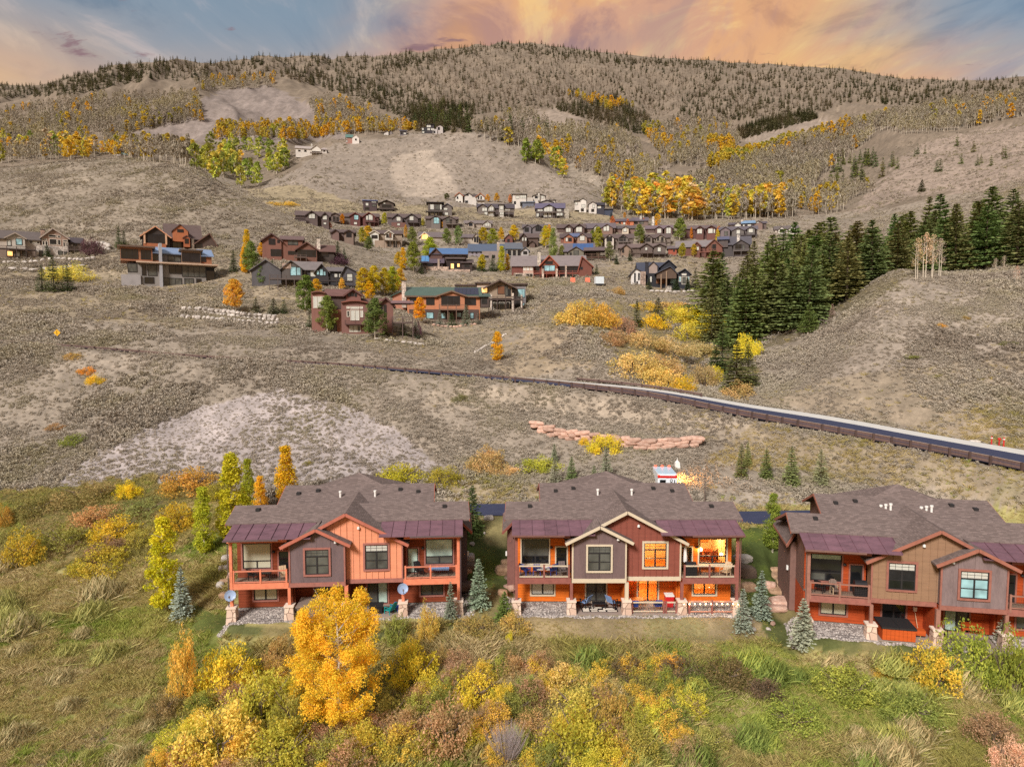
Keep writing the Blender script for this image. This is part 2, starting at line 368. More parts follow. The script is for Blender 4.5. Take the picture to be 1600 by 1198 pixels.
# ------------------------------------------------------------------ terrain: profiles (depth in metres, photo row) down vertical columns of the photo
COLS = {
 -500: [(36,1200),(50,1020),(60,920),(68,852),(75,792),(82,745),(92,680),(102,612),(112,548),(118,525),(125,515),(145,470),(165,440),(190,410),(210,390),(245,345),(300,285),(345,262),(380,268),(440,262),(520,245),(650,228),(800,210),(1000,185),(1300,160),(1600,150),(1900,165),(2600,200)],
 0: [(36,1200),(50,1020),(60,920),(68,850),(74,790),(81,745),(91,680),(101,610),(111,555),(116,537),(121,530),(141,490),(166,450),(190,415),(205,400),(235,368),(280,310),(320,275),(345,262),(375,268),(430,262),(520,240),(650,225),(800,205),(1000,180),(1300,150),(1450,138),(1550,135),(1900,165),(2600,200)],
 200: [(36,1200),(50,1018),(60,915),(68,845),(75,785),(82,740),(92,670),(102,610),(110,565),(114,547),(120,537),(140,497),(160,465),(178,447),(186,440),(200,405),(225,375),(270,310),(320,262),(345,249),(375,258),(430,250),(520,238),(650,225),(750,219),(850,180),(1000,130),(1120,113),(1250,114),(1500,150),(2600,220)],
 300: [(36,1200),(48,1040),(55,960),(62,890),(69,830),(76,775),(84,735),(92,680),(102,612),(109,565),(113,556),(120,542),(135,512),(150,488),(165,468),(179,447),(190,435),(205,405),(230,375),(265,325),(300,275),(325,256),(350,262),(400,268),(500,245),(650,228),(760,222),(850,178),(1000,122),(1130,103),(1280,104),(1500,140),(2600,215)],
 400: [(36,1200),(46,1065),(52,980),(55,958),(60,890),(70,812),(76,775),(82,742),(92,675),(102,615),(109,572),(112,560),(118,550),(128,530),(140,510),(150,495),(160,478),(175,455),(190,425),(205,405),(235,380),(270,338),(295,313),(330,320),(380,309),(420,300),(500,270),(600,240),(700,225),(800,205),(950,165),(1100,128),(1250,94),(1350,96),(1600,130),(2600,210)],
 500: [(36,1200),(46,1062),(52,982),(54.5,958),(60,890),(70,812),(76,775),(82,742),(92,675),(102,615),(109,575),(112,564),(118,555),(127,540),(138,521),(150,500),(165,475),(180,448),(195,430),(215,405),(245,372),(268,357),(300,348),(330,340),(360,322),(400,300),(450,270),(500,241),(540,226),(600,232),(700,222),(800,202),(1000,160),(1200,125),(1400,94),(1500,94),(1800,140),(2600,210)],
 600: [(36,1200),(46,1060),(52,985),(54,958),(60,890),(70,812),(76,775),(83,738),(93,675),(103,617),(110,582),(113,571),(118,563),(126,549),(138,524),(150,505),(165,485),(185,462),(205,440),(225,417),(248,396),(275,388),(300,372),(325,352),(350,335),(380,318),(420,300),(500,250),(545,217),(600,224),(700,215),(800,195),(1000,165),(1300,120),(1500,92),(1600,95),(2000,160),(2600,200)],
 700: [(36,1205),(45,1060),(51,985),(53,958),(60,890),(70,812),(76,775),(84,737),(94,675),(103,622),(109,592),(112,582),(118,573),(128,558),(140,540),(155,522),(170,503),(185,488),(200,465),(215,442),(235,416),(265,398),(290,380),(320,355),(350,335),(385,318),(430,300),(500,245),(555,208),(620,222),(750,205),(900,180),(1200,130),(1450,95),(1620,79),(1720,84),(2000,140),(2600,200)],
 800: [(36,1208),(45,1060),(51,985),(53,958),(60,890),(70,812),(76,774),(84,735),(94,680),(103,630),(108,602),(111,592),(117,582),(128,560),(140,538),(150,515),(158,506),(170,500),(182,488),(200,460),(215,440),(240,420),(265,402),(300,380),(340,350),(400,330),(480,285),(560,213),(620,226),(800,200),(1000,165),(1300,118),(1600,80),(1720,67),(1850,75),(2600,190)],
 900: [(36,1208),(45,1060),(51,985),(53,957),(60,890),(70,812),(76,770),(84,730),(92,690),(99,655),(104,622),(107,603),(110,595),(117,580),(130,540),(142,506),(149,502),(160,508),(175,487),(200,455),(215,440),(235,422),(260,405),(290,385),(320,365),(350,345),(390,325),(430,308),(500,283),(540,292),(620,262),(700,225),(900,185),(1200,140),(1450,100),(1700,79),(1850,90),(2600,190)],
 1000: [(36,1208),(45,1060),(51,985),(53,957),(60,890),(70,812),(76,770),(82,735),(90,690),(96,660),(100,630),(103,614),(108,605),(118,588),(130,552),(140,531),(150,538),(165,510),(180,485),(200,465),(215,448),(240,425),(260,405),(290,388),(320,368),(350,352),(390,341),(430,331),(480,315),(560,288),(650,262),(750,240),(850,220),(1000,190),(1200,150),(1450,110),(1700,91),(1900,100),(2600,190)],
 1100: [(36,1208),(45,1060),(51,988),(53,960),(60,892),(70,812),(76,772),(82,738),(88,702),(93,675),(97,645),(100,634),(105,625),(113,615),(124,601),(136,580),(150,560),(165,530),(180,500),(200,475),(215,455),(240,428),(260,408),(290,390),(320,370),(350,355),(390,342),(430,331),(480,315),(560,288),(650,262),(750,240),(850,220),(1000,190),(1200,150),(1450,112),(1700,97),(1900,105),(2600,190)],
 1200: [(36,1208),(45,1062),(50,1002),(52,976),(60,900),(70,818),(76,777),(82,738),(88,702),(92,676),(95,654),(99,643),(108,622),(118,606),(130,570),(142,540),(155,520),(175,490),(210,440),(260,400),(320,370),(390,345),(430,335),(480,318),(560,290),(650,262),(750,238),(850,218),(1000,188),(1200,150),(1450,117),(1700,104),(1900,112),(2600,190)],
 1300: [(36,1208),(45,1067),(50,1007),(52,982),(60,906),(70,826),(76,784),(82,742),(86,712),(89,686),(91,672),(95,660),(102,630),(112,580),(122,545),(135,512),(150,488),(165,470),(200,440),(260,405),(320,375),(390,350),(450,330),(520,300),(600,270),(700,240),(800,215),(1000,180),(1250,145),(1500,118),(1700,110),(1900,118),(2600,190)],
 1400: [(36,1208),(44,1082),(48,1032),(50.5,994),(60,906),(70,827),(76,787),(82,742),(86,710),(88,693),(92,680),(100,625),(110,560),(122,505),(135,465),(145,437),(152,424),(165,432),(200,420),(260,390),(320,360),(380,330),(440,300),(520,260),(600,225),(680,200),(750,195),(900,180),(1100,165),(1300,145),(1500,132),(1750,126),(1900,132),(2600,190)],
 1500: [(36,1208),(44,1087),(48,1037),(49.5,1008),(60,906),(70,829),(76,791),(81,748),(84,716),(88,700),(97,635),(108,565),(120,505),(132,465),(142,442),(150,432),(165,427),(200,405),(260,370),(320,335),(380,305),(440,275),(520,235),(600,205),(680,185),(750,182),(900,172),(1100,160),(1300,146),(1500,135),(1750,128),(1900,134),(2600,190)],
 1600: [(36,1208),(44,1090),(48,1042),(49,1018),(60,908),(70,833),(76,797),(80,750),(83,722),(88,700),(95,640),(106,565),(118,500),(130,457),(140,434),(150,426),(165,415),(200,385),(260,340),(320,305),(380,275),(440,245),(520,210),(600,180),(650,170),(720,170),(900,160),(1100,150),(1300,140),(1500,130),(1700,122),(1900,130),(2600,190)],
 2100: [(36,1210),(44,1095),(49,1035),(60,915),(68,855),(74,800),(80,745),(88,690),(95,630),(106,550),(118,485),(130,445),(150,410),(170,390),(200,360),(260,315),(320,285),(380,255),(440,225),(520,195),(600,170),(650,160),(720,158),(900,150),(1100,145),(1300,135),(1500,128),(1700,122),(1900,130),(2600,190)],
}
def pchip(x, y, xq):
    x = np.asarray(x, float); y = np.asarray(y, float)
    h = np.diff(x); d = np.diff(y, axis=0) / h.reshape((-1,) + (1,) * (y.ndim - 1))
    hh = h.reshape((-1,) + (1,) * (y.ndim - 1))
    m = np.zeros_like(y)
    w1 = 2 * hh[1:] + hh[:-1]; w2 = hh[1:] + 2 * hh[:-1]
    with np.errstate(divide='ignore', invalid='ignore'):
        mm = (w1 + w2) / (w1 / d[:-1] + w2 / d[1:])
    mm[(d[:-1] * d[1:]) <= 0] = 0
    m[1:-1] = mm; m[0] = d[0]; m[-1] = d[-1]
    i = np.clip(np.searchsorted(x, xq) - 1, 0, len(x) - 2); xq = np.clip(xq, x[0], x[-1])
    sh = (-1,) + (1,) * (y.ndim - 1)
    t = ((xq - x[i]) / h[i]).reshape(sh); hi = h[i].reshape(sh)
    return (y[i] * (1 + 2 * t) * (1 - t) ** 2 + m[i] * hi * t * (1 - t) ** 2 + y[i + 1] * t * t * (3 - 2 * t) + m[i + 1] * hi * t * t * (t - 1))
def hash2(ix, iy, s):
    n = (ix.astype(np.int64) * 374761393 + iy.astype(np.int64) * 668265263 + s * 1442695041) & 0xFFFFFFFF
    n = ((n ^ (n >> 13)) * 1274126177) & 0xFFFFFFFF
    return ((n ^ (n >> 16)) & 0xFFFF) / 65535.0
def vnoise(x, y, s=0):
    ix = np.floor(x); iy = np.floor(y); fx = x - ix; fy = y - iy
    fx = fx * fx * (3 - 2 * fx); fy = fy * fy * (3 - 2 * fy)
    a = hash2(ix, iy, s); b = hash2(ix + 1, iy, s); c = hash2(ix, iy + 1, s); d = hash2(ix + 1, iy + 1, s)
    return (a * (1 - fx) + b * fx) * (1 - fy) + (c * (1 - fx) + d * fx) * fy
def fbm(x, y, oct_=4, s=0, gain=0.5):
    t = 0; a = 1; n = 0
    for k in range(oct_):
        t = t + a * vnoise(x * 2 ** k + 17.3 * k, y * 2 ** k - 9.1 * k, s + k); n += a; a *= gain
    return t / n
YG = np.exp(np.linspace(math.log(24.0), math.log(2600.0), 720))
MG = np.linspace(-1.28, 1.28, 620)
def col_m(px): return (px - 800) / FPX / cp
def base_grid():
    ms = np.array([col_m(p) for p in COLS]); cz = []
    for p, prof in COLS.items():
        Y = np.array([q[0] for q in prof]); t = ray(800, np.array([q[1] for q in prof]))[1]
        z = HC + Y * t
        z0 = z[0] + (YG - Y[0]) * 0.02
        cz.append(np.where(YG < Y[0], z0, pchip(np.log(Y), z, np.log(YG))))
    cz = np.array(cz)                      # columns x rows
    return pchip(ms, cz, MG).T             # rows x columns
ZG = base_grid()
XX = YG[:, None] * MG[None, :]; YY = np.repeat(YG[:, None], len(MG), 1)
def sstep(a, b, x):
    t = np.clip((x - a) / (b - a), 0, 1); return t * t * (3 - 2 * t)
def bilerp(G, x, y):
    x = np.asarray(x, float); y = np.asarray(y, float)
    i = np.clip((np.log(np.maximum(y, 24.0)) - math.log(24.0)) / (math.log(2600.0) - math.log(24.0)) * (len(YG) - 1), 0, len(YG) - 1.001)
    j = np.clip((x / y - MG[0]) / (MG[-1] - MG[0]) * (len(MG) - 1), 0, len(MG) - 1.001)
    i0 = i.astype(int); j0 = j.astype(int); fi = i - i0; fj = j - j0
    return (G[i0, j0] * (1 - fj) + G[i0, j0 + 1] * fj) * (1 - fi) + (G[i0 + 1, j0] * (1 - fj) + G[i0 + 1, j0 + 1] * fj) * fi
def ground(x, y): return bilerp(ZG, x, y)
def ground1(x, y): return float(bilerp(ZG, np.array([x]), np.array([y]))[0])
def hit(px, py, y0=26.0):
    """where the line of sight through photo pixels meets the ground"""
    px = np.atleast_1d(np.asarray(px, float)); py = np.atleast_1d(np.asarray(py, float))
    m, t = ray(px, py); out = np.zeros((len(px), 3)); ok = np.zeros(len(px), bool)
    for s in range(0, len(px), 4000):
        mm = m[s:s + 4000]; tt = t[s:s + 4000]
        j = np.clip((mm - MG[0]) / (MG[-1] - MG[0]) * (len(MG) - 1), 0, len(MG) - 1.001); j0 = j.astype(int); f = j - j0
        zc = ZG[:, j0] * (1 - f) + ZG[:, j0 + 1] * f
        dz = zc - (HC + YG[:, None] * tt)
        above = (dz > 0) & (YG[:, None] > y0)
        k = np.argmax(above, 0); good = above.any(0) & (k > 0)
        ka = np.maximum(k, 1); c = np.arange(len(mm))
        d0 = dz[ka - 1, c]; d1 = dz[ka, c]; w = np.where(d1 != d0, -d0 / np.where(d1 != d0, d1 - d0, 1), 0)
        y = YG[ka - 1] + np.clip(w, 0, 1) * (YG[ka] - YG[ka - 1])
        out[s:s + 4000] = np.c_[mm * y, y, HC + y * tt]; ok[s:s + 4000] = good
    return out, ok
def hit1(px, py, y0=26.0):
    p, ok = hit(px, py, y0); return Vector(p[0])

# relief of its own: gullies and swells, growing with distance
far = sstep(420, 760, YY)
ZG += (fbm(XX / 9.0, YY / 9.0, 4, 3) - 0.5) * 0.9 * sstep(74, 84, YY) * (1 - 0.6 * far)
ZG += (fbm(XX / 2.6, YY / 2.6, 3, 5) - 0.5) * 0.30 + (fbm(XX / 0.8, YY / 0.8, 2, 8) - 0.5) * 0.16 * (YY < 52)
ridge = 1 - np.abs(2 * fbm(XX / 70.0 + YY / 260.0, YY / 190.0, 4, 21) - 1)
ZG += (ridge - 0.72) * 26.0 * far * sstep(1900, 1300, YY) + (ridge - 0.72) * 8 * far
ZG += (fbm(XX / 30.0, YY / 55.0, 4, 31) - 0.5) * 7.0 * far

# --- the road across the slope: bed levelled from its near edge
ROADPX = [(-420, 505, 121), (-150, 521, 118), (0, 534.5, 116), (150, 545, 115), (300, 557.5, 113), (480, 568, 112), (700, 586, 110), (900, 606, 106), (1000, 619, 102), (1150, 649, 95), (1340, 684, 86), (1600, 736, 75.5), (1800, 784, 67), (1980, 838, 60)]
rp = []
for a, b, Y in ROADPX:
    m, t = ray(a, b); rp.append((float(m) * Y, Y, HC + Y * float(t)))
rp = np.array(rp); ss = np.r_[0, np.cumsum(np.linalg.norm(np.diff(rp[:, :2], axis=0), axis=1))]
RS = np.arange(0, ss[-1], 1.0); ROAD = np.c_[pchip(ss, rp, RS)]
tg = np.gradient(ROAD[:, :2], axis=0); tg /= np.linalg.norm(tg, axis=1)[:, None]
RN = np.c_[-tg[:, 1], tg[:, 0]]            # uphill side
ROADW = 13.5
_rx = 800 + FPX * ROAD[:, 0] / ROAD[:, 1]
RW = np.interp(_rx, [350, 600, 950, 1250], [4.5, 7.0, 11.0, 13.5]); XF = np.interp(_rx, [600, 1200], [0.0, 0.025])     # width (it opens out by the entrance) and crossfall
def road_dist(x, y):
    """signed distance uphill from the near edge, and road height, for points within reach"""
    x = np.asarray(x, float); y = np.asarray(y, float); d = np.full(x.shape, 99.0); z = np.zeros(x.shape)     # d is stretched so that the far edge is always at ROADW
    sel = np.where((y > 50) & (y < 140))
    P = np.c_[x[sel], y[sel]]
    for s in range(0, len(P), 20000):
        q = P[s:s + 20000]; D = ((q[:, None, :] - ROAD[None, :, :2]) ** 2).sum(2); k = D.argmin(1)
        dd = ((q - ROAD[k, :2]) * RN[k]).sum(1); dd = np.where(dd > RW[k], ROADW + dd - RW[k], np.where(dd > 0, dd * ROADW / RW[k], dd))
        dd = np.where(D[np.arange(len(q)), k] > 400, 99.0, dd)
        idx = tuple(c[s:s + 20000] for c in sel); d[idx] = dd; z[idx] = ROAD[k, 2] + XF[k] * np.clip(dd, 0, ROADW) * RW[k] / ROADW
    return d, z
_d, _z = road_dist(XX, YY)
on = (_d > -7) & (_d < ROADW + 8)
w = sstep(-6, -0.6, _d) * (1 - sstep(ROADW + 0.3, ROADW + 5, _d)); w = np.where(on, w, 0)
ZG = ZG * (1 - w) + (_z - 0.16 - 0.10 * sstep(-0.2, 0.4, _d) * sstep(ROADW + 0.3, ROADW - 0.3, _d)) * w

# --- house sites: level terrace in front, cut under the building
def site(a, b, ang=None):
    """place the front post line of a duplex from two post feet on the z=0 terrace"""
    pts = []
    for px, py in (a, b):
        m, t = ray(px, py); Y = -HC / float(t); pts.append(Vector((float(m) * Y, Y, 0)))
    return pts
h2 = site((807, 957), (1150, 957.5)); H2 = ((h2[0] + h2[1]) / 2, 0.0)
h1 = site((366.5, 968), (714, 957)); H1 = ((h1[0] + h1[1]) / 2, math.atan2(h1[1].y - h1[0].y, h1[1].x - h1[0].x))
h3 = site((1360, 994), (1462.5, 1004))
A3 = R(-11.5); H3 = (h3[1] + Vector((0, 0, 0)), A3)
SITES = [H1, H2, H3]
def to_local(S, x, y):
    dx = x - S[0].x; dy = y - S[0].y; c = math.cos(S[1]); s = math.sin(S[1])
    return dx * c + dy * s, -dx * s + dy * c
def to_world(S, x, y, z=0.0):
    c = math.cos(S[1]); s = math.sin(S[1]); return Vector((S[0].x + x * c - y * s, S[0].y + x * s + y * c, z))
for S in SITES:
    lx, ly = to_local(S, XX, YY)
    ax = np.abs(lx)
    w = (1 - sstep(9.2, 11.5, ax)) * sstep(-2.6, -1.0, ly) * (1 - sstep(12, 18, ly))
    inside = (1 - sstep(8.9, 9.6, ax)) * sstep(-0.6, 0.0, ly) * (1 - sstep(10, 15, ly))
    ZG = ZG * (1 - w) + (np.minimum(ZG, 0.22 * np.maximum(ly - 2, 0)) * sstep(8.6, 9.6, ax) + (-0.02) * (1 - sstep(8.6, 9.6, ax))) * w
    ZG = ZG * (1 - inside) + (-0.12) * inside
# driveway behind the duplexes
DRIVE = [(560, 812, 69.5), (700, 806, 70.6), (760, 805, 70.8), (1000, 804, 71), (1180, 818, 68.7), (1300, 816, 69)]
dpts = []
for a, b, Y in DRIVE:
    m, t = ray(a, b); dpts.append((float(m) * Y, Y, HC + Y * float(t)))
dpts = np.array(dpts); dss = np.r_[0, np.cumsum(np.linalg.norm(np.diff(dpts[:, :2], axis=0), axis=1))]
DR = pchip(dss, dpts, np.arange(0, dss[-1], 1.0))
def drive_d(x, y):
    k = np.abs(x.ravel()[:, None] - DR[None, :, 0]).argmin(1).reshape(x.shape); return y - DR[k, 1], DR[k, 2]
sel = (XX > DR[0, 0]) & (XX < DR[-1, 0]) & (YY > 60) & (YY < 84)
dd, dz = drive_d(XX[sel], YY[sel]); w = sstep(-4.5, -0.4, dd) * (1 - sstep(5.4, 9, dd)); ZG[sel] = ZG[sel] * (1 - w) + (dz - 0.09) * w
# ------------------------------------------------------------------ terrain mesh and what grows or lies on it, zone by zone
PX, PY = proj(XX, YY, ZG)
jx = (fbm(XX / (YY * 0.03), YY / (YY * 0.03) + np.log(YY) * 60, 4, 41) - 0.5) * 60
jy = (fbm(XX / (YY * 0.03) + 77, np.log(YY) * 60, 4, 43) - 0.5) * 34
def inpoly(px, py, poly):
    c = np.zeros(px.shape, bool); n = len(poly)
    for i in range(n):
        x1, y1 = poly[i]; x2, y2 = poly[(i + 1) % n]
        if y1 == y2: continue
        c ^= ((y1 > py) != (y2 > py)) & (px < (x2 - x1) * (py - y1) / (y2 - y1) + x1)
    return c
SAGE = srgb(141, 129, 114); PALE = srgb(160, 149, 143); TAN = srgb(142, 129, 107)
CG = np.zeros(XX.shape + (3,)); CG[:] = SAGE
SG = np.ones(XX.shape) * 0.8          # how much sagebrush speckle the ground carries
GR = np.zeros(XX.shape)               # how grassy
def zone(poly, col, sage=None, grass=None, jit=1.0, amt=1.0, ymin=0, ymax=9999):
    m = inpoly(PX + jx * jit, PY + jy * jit, poly) & (YY > ymin) & (YY < ymax)
    CG[m] = CG[m] * (1 - amt) + np.array(col) * amt
    if sage is not None: SG[m] = sage
    if grass is not None: GR[m] = grass
# mountain
zone([(-900, 300), (-900, 60), (2600, 40), (2600, 260), (1250, 335), (1000, 340), (950, 290), (860, 225), (560, 215), (400, 300), (330, 270), (0, 262)], srgb(122, 109, 94), 0.35, 0, 0.4, ymin=400)
zone([(190, 225), (320, 150), (420, 130), (500, 175), (560, 215), (400, 225)], srgb(132, 120, 112), 0.7, 0, 0.6, ymin=600)          # grey knoll
zone([(1050, 260), (870, 170), (780, 185), (850, 205), (960, 240), (1030, 262)], srgb(140, 126, 112), 0.6, 0, 0.5, ymin=600)
zone([(1150, 215), (1280, 185), (1330, 195), (1200, 235)], srgb(142, 128, 114), 0.6, 0, 0.4, ymin=500)
zone([(1330, 330), (1430, 225), (1640, 185), (2200, 170), (2200, 330), (1600, 300), (1480, 300)], srgb(146, 130, 116), 0.75, 0, 0.5, ymin=250)
# middle hill and its bare patch
zone([(400, 300), (520, 225), (700, 205), (780, 215), (870, 260), (960, 320), (860, 320), (600, 330), (420, 320)], srgb(138, 126, 113), 0.6, 0, 0.4, ymax=620)
zone([(610, 245), (670, 235), (700, 270), (720, 300), (640, 310), (610, 290)], srgb(160, 146, 130), 0.3, 0, 0.3, ymax=620)
zone([(380, 295), (470, 290), (560, 318), (700, 322), (960, 335), (960, 345), (460, 345), (400, 312)], srgb(148, 134, 108), 0.5, 0.4, 0.3, ymax=620)
# left hill
zone([(-900, 300), (0, 262), (150, 248), (290, 252), (400, 310), (600, 410), (600, 440), (480, 400), (120, 400), (0, 380), (-900, 400)], srgb(137, 125, 109), 0.95, 0, 0.3, ymin=150, ymax=400)
# house terraces
zone([(-100, 400), (400, 395), (640, 440), (1100, 400), (1150, 460), (820, 520), (450, 520), (-100, 490)], srgb(143, 129, 108), 0.8, 0.35, 0.8, ymin=130, ymax=320)
zone([(600, 500), (860, 480), (870, 500), (700, 560), (560, 550)], srgb(142, 128, 108), 0.5, 0.3, 0.6, ymin=110, ymax=200)
zone([(870, 500), (960, 520), (930, 575), (800, 590), (740, 560)], srgb(150, 134, 112), 0.5, 0.2, 0.6, ymin=100, ymax=160)
# slopes below the road
zone([(60, 775), (130, 720), (230, 668), (330, 632), (430, 608), (560, 644), (650, 695), (690, 728), (560, 752), (420, 768), (330, 745), (200, 770)], PALE, 0.34, 0, 0.55, ymin=70, ymax=115)
zone([(700, 590), (1000, 620), (1200, 660), (1250, 700), (1050, 680), (850, 640), (640, 640)], srgb(156, 142, 124), 0.8, 0.1, 0.8, ymin=74, ymax=112)
zone([(1180, 660), (1340, 690), (1640, 745), (1640, 800), (1400, 760), (1100, 720)], srgb(142, 128, 107), 0.5, 0.55, 0.8, ymin=70, ymax=92)
zone([(1100, 760), (1250, 770), (1250, 800), (1150, 800)], srgb(150, 138, 122), 0.2, 0.2, 0.4, ymin=70, ymax=80)
zone([(700, 740), (800, 750), (870, 760), (800, 800), (700, 800)], srgb(146, 131, 106), 0.4, 0.6, 0.6, ymin=70, ymax=84)
# right hill
zone([(1180, 620), (1300, 590), (1600, 540), (1800, 520), (1800, 740), (1600, 705), (1300, 650)], srgb(143, 129, 110), 0.5, 0.55, 0.8, ymin=80, ymax=125)
zone([(1180, 600), (1340, 490), (1430, 425), (1700, 420), (1700, 540), (1300, 590)], srgb(142, 130, 116), 0.95, 0.1, 0.6, ymin=90, ymax=170)
# ravine floor and under the spruces
zone([(880, 480), (960, 470), (1110, 490), (1180, 540), (1190, 610), (1050, 610), (960, 560)], srgb(120, 108, 78), 0.3, 0.5, 0.5, ymin=112, ymax=210)
zone([(1100, 480), (1420, 400), (1640, 380), (1640, 425), (1440, 425), (1220, 545), (1130, 530)], srgb(104, 94, 74), 0.6, 0.3, 0.5, ymin=130, ymax=230)
# valley floor round the duplexes
zone([(-800, 800), (0, 785), (240, 750), (370, 760), (420, 800), (800, 800), (1240, 790), (2400, 800), (2400, 1400), (-800, 1400)], srgb(154, 145, 94), 0, 1, 0.4, ymax=76)
zone([(-800, 790), (0, 770), (230, 745), (350, 760), (350, 860), (180, 880), (-800, 880)], srgb(98, 92, 54), 0, 1, 0.8, ymax=82)
zone([(20, 880), (240, 930), (240, 990), (60, 1010), (-40, 960)], srgb(160, 142, 104), 0, 1, 1.2, ymax=70)
zone([(300, 940), (370, 975), (520, 990), (800, 975), (800, 800), (700, 815), (720, 990), (480, 1005), (300, 985)], srgb(88, 90, 56), 0, 0.6, 0.2, ymax=72)
zone([(720, 815), (800, 812), (805, 990), (715, 990)], srgb(74, 80, 44), 0, 0.6, 0.15, ymax=72)
zone([(1155, 825), (1290, 825), (1290, 1000), (1160, 975)], srgb(68, 76, 40), 0, 0.6, 0.15, ymax=72)
zone([(800, 962), (1180, 962), (1215, 1000), (980, 1010), (790, 995)], srgb(140, 124, 94), 0, 0.4, 0.25, ymax=60)
zone([(1190, 970), (1260, 985), (1640, 1025), (1640, 1045), (1380, 1030), (1200, 1005)], srgb(88, 92, 54), 0, 0.5, 0.2, ymax=60)
zone([(280, 1010), (480, 1010), (520, 1000), (820, 1000), (1000, 1040), (960, 1300), (200, 1300), (240, 1060)], srgb(92, 88, 50), 0, 1, 0.8, ymax=60)
zone([(1020, 1060), (1200, 1040), (1480, 1060), (1500, 1130), (1250, 1160), (1080, 1120)], srgb(138, 150, 66), 0, 1, 1.2, ymax=60)
zone([(50, 1190), (110, 1152), (190, 1104), (255, 1080), (262, 1092), (190, 1138), (100, 1200), (30, 1240)], srgb(116, 102, 88), 0, 0.8, 0.5, ymax=60)
# mottling of the plants themselves: wide drifts of different grasses
dr = fbm(XX / 6.0, YY / 6.0, 4, 51); d2 = fbm(XX / 1.5, YY / 1.5, 3, 57)
for c, lo in ((srgb(96, 108, 44), 0.58), (srgb(168, 146, 104), None)):
    k = sstep(lo, lo + 0.10, dr) if lo else sstep(0.42, 0.33, dr)
    k = (k * GR * 0.7 * (YY < 75))[..., None]; CG = CG * (1 - k) + np.array(c) * k
k = ((d2 - 0.5) * 0.7)[..., None]; CG = np.clip(CG * (1 + k), 0, 1)
k = ((fbm(XX / 24.0, YY / 24.0, 4, 61) - 0.5) * 0.45 * (1 - GR))[..., None]; CG = np.clip(CG * (1 + k), 0, 1)

def ground_mat():
    m, nt, b = new_mat('ground'); b.inputs['Roughness'].default_value = 1.0; b.inputs['Specular IOR Level'].default_value = 0.05
    at = node(nt, 'ShaderNodeAttribute'); at.attribute_name = 'zone'; sg = node(nt, 'ShaderNodeAttribute'); sg.attribute_name = 'sage'
    col = at.outputs['Color']
    n1 = tex(nt, 1.1, 6, 0.7); n2 = tex(nt, 0.16, 5, 0.65); n3 = tex(nt, 6.0, 4, 0.7)
    col = mixc(nt, 0.55, col, rampn(nt, n1, [(0.3, 0.32), (0.5, 0.5), (0.7, 0.72)]), 'OVERLAY')
    col = mixc(nt, 0.35, col, rampn(nt, n3, [(0.3, 0.3), (0.5, 0.5), (0.7, 0.72)]), 'OVERLAY')
    col = mixc(nt, 0.35, col, rampn(nt, n2, [(0.3, 0.36), (0.5, 0.5), (0.7, 0.64)]), 'OVERLAY')
    # low dark brush, clump by clump (distant hills)
    tc = nt.nodes.new('ShaderNodeTexCoord'); v = node(nt, 'ShaderNodeTexVoronoi', Scale=0.30, Randomness=1.0); nt.links.new(tc.outputs['Object'], v.inputs['Vector'])
    spot = rampn(nt, v.outputs['Distance'], [(0.16, 1.0), (0.46, 0.0)])
    msk = nt.nodes.new('ShaderNodeMath'); msk.operation = 'MULTIPLY'; nt.links.new(spot, msk.inputs[0]); nt.links.new(sg.outputs['Fac'], msk.inputs[1])
    m2 = nt.nodes.new('ShaderNodeMath'); m2.operation = 'MULTIPLY'; nt.links.new(msk.outputs[0], m2.inputs[0]); nt.links.new(rampn(nt, n1, [(0.35, 0.1), (0.65, 0.95)]), m2.inputs[1])
    col = mixc(nt, m2.outputs[0], col, srgb(96, 86, 70))
    nt.links.new(col, b.inputs['Base Color']); bump(nt, b, n1, 0.6, 0.25); return m
nr, nc = XX.shape
idx = np.arange(nr * nc).reshape(nr, nc)
fc = np.stack([idx[:-1, :-1], idx[:-1, 1:], idx[1:, 1:], idx[1:, :-1]], -1).reshape(-1, 4)
me = np_mesh('terrain', np.c_[XX.ravel(), YY.ravel(), ZG.ravel()], fc, [ground_mat()], True, {'zone': CG.reshape(-1, 3), 'sage': (SG * sstep(170, 300, YY)).ravel()})
terrain = obj('terrain', me); tag(terrain, 'sagebrush hills, valley meadow and mountain slopes', None, None, 'structure')
m_, nt_, b_ = new_mat('valley_land'); b_.inputs['Base Color'].default_value = (*srgb(122, 112, 76), 1); b_.inputs['Roughness'].default_value = 1
vl = MB(); vl.poly([(-6000, -6000, -6), (6000, -6000, -6), (6000, 7000, -6), (-6000, 7000, -6)])
tag(vl.build('valley_ground', m_), 'valley floor beyond the slope', None, None, 'structure')

# asphalt ribbons
def ribbon(name, path, normals, o0, o1, dz, mat, label):
    o0, o1 = [np.zeros(len(path)) + o for o in (o0, o1)]; xf = 0 if name == 'driveway' else XF
    a = np.c_[path[:, :2] + normals * o0[:, None], path[:, 2] + dz + xf * o0]; b = np.c_[path[:, :2] + normals * o1[:, None], path[:, 2] + dz + xf * o1]
    n = len(path); v = np.r_[a, b]; i = np.arange(n - 1)
    f = np.c_[i, i + 1, n + i + 1, n + i]
    return tag(obj(name, np_mesh(name, v, f, [mat])), label, None, None, 'structure')
ASPH = paint('asphalt', srgb(58, 62, 84), 0.85, 0.15, 1.2, (1, 1, 1), 0.2, spec=0.2)
CONC = paint('road_concrete', srgb(196, 192, 184), 0.9, 0.06, 0.8, (1, 1, 1), 0.1, spec=0.2)
ribbon('road', ROAD, RN, 0.15, RW * 0.74, 0.0, ASPH, 'dark asphalt lane beside the timber guardrail')
ribbon('road_shoulder', ROAD, RN, RW * 0.74, RW, 0.0, CONC, 'pale worn far lane of the hill road')
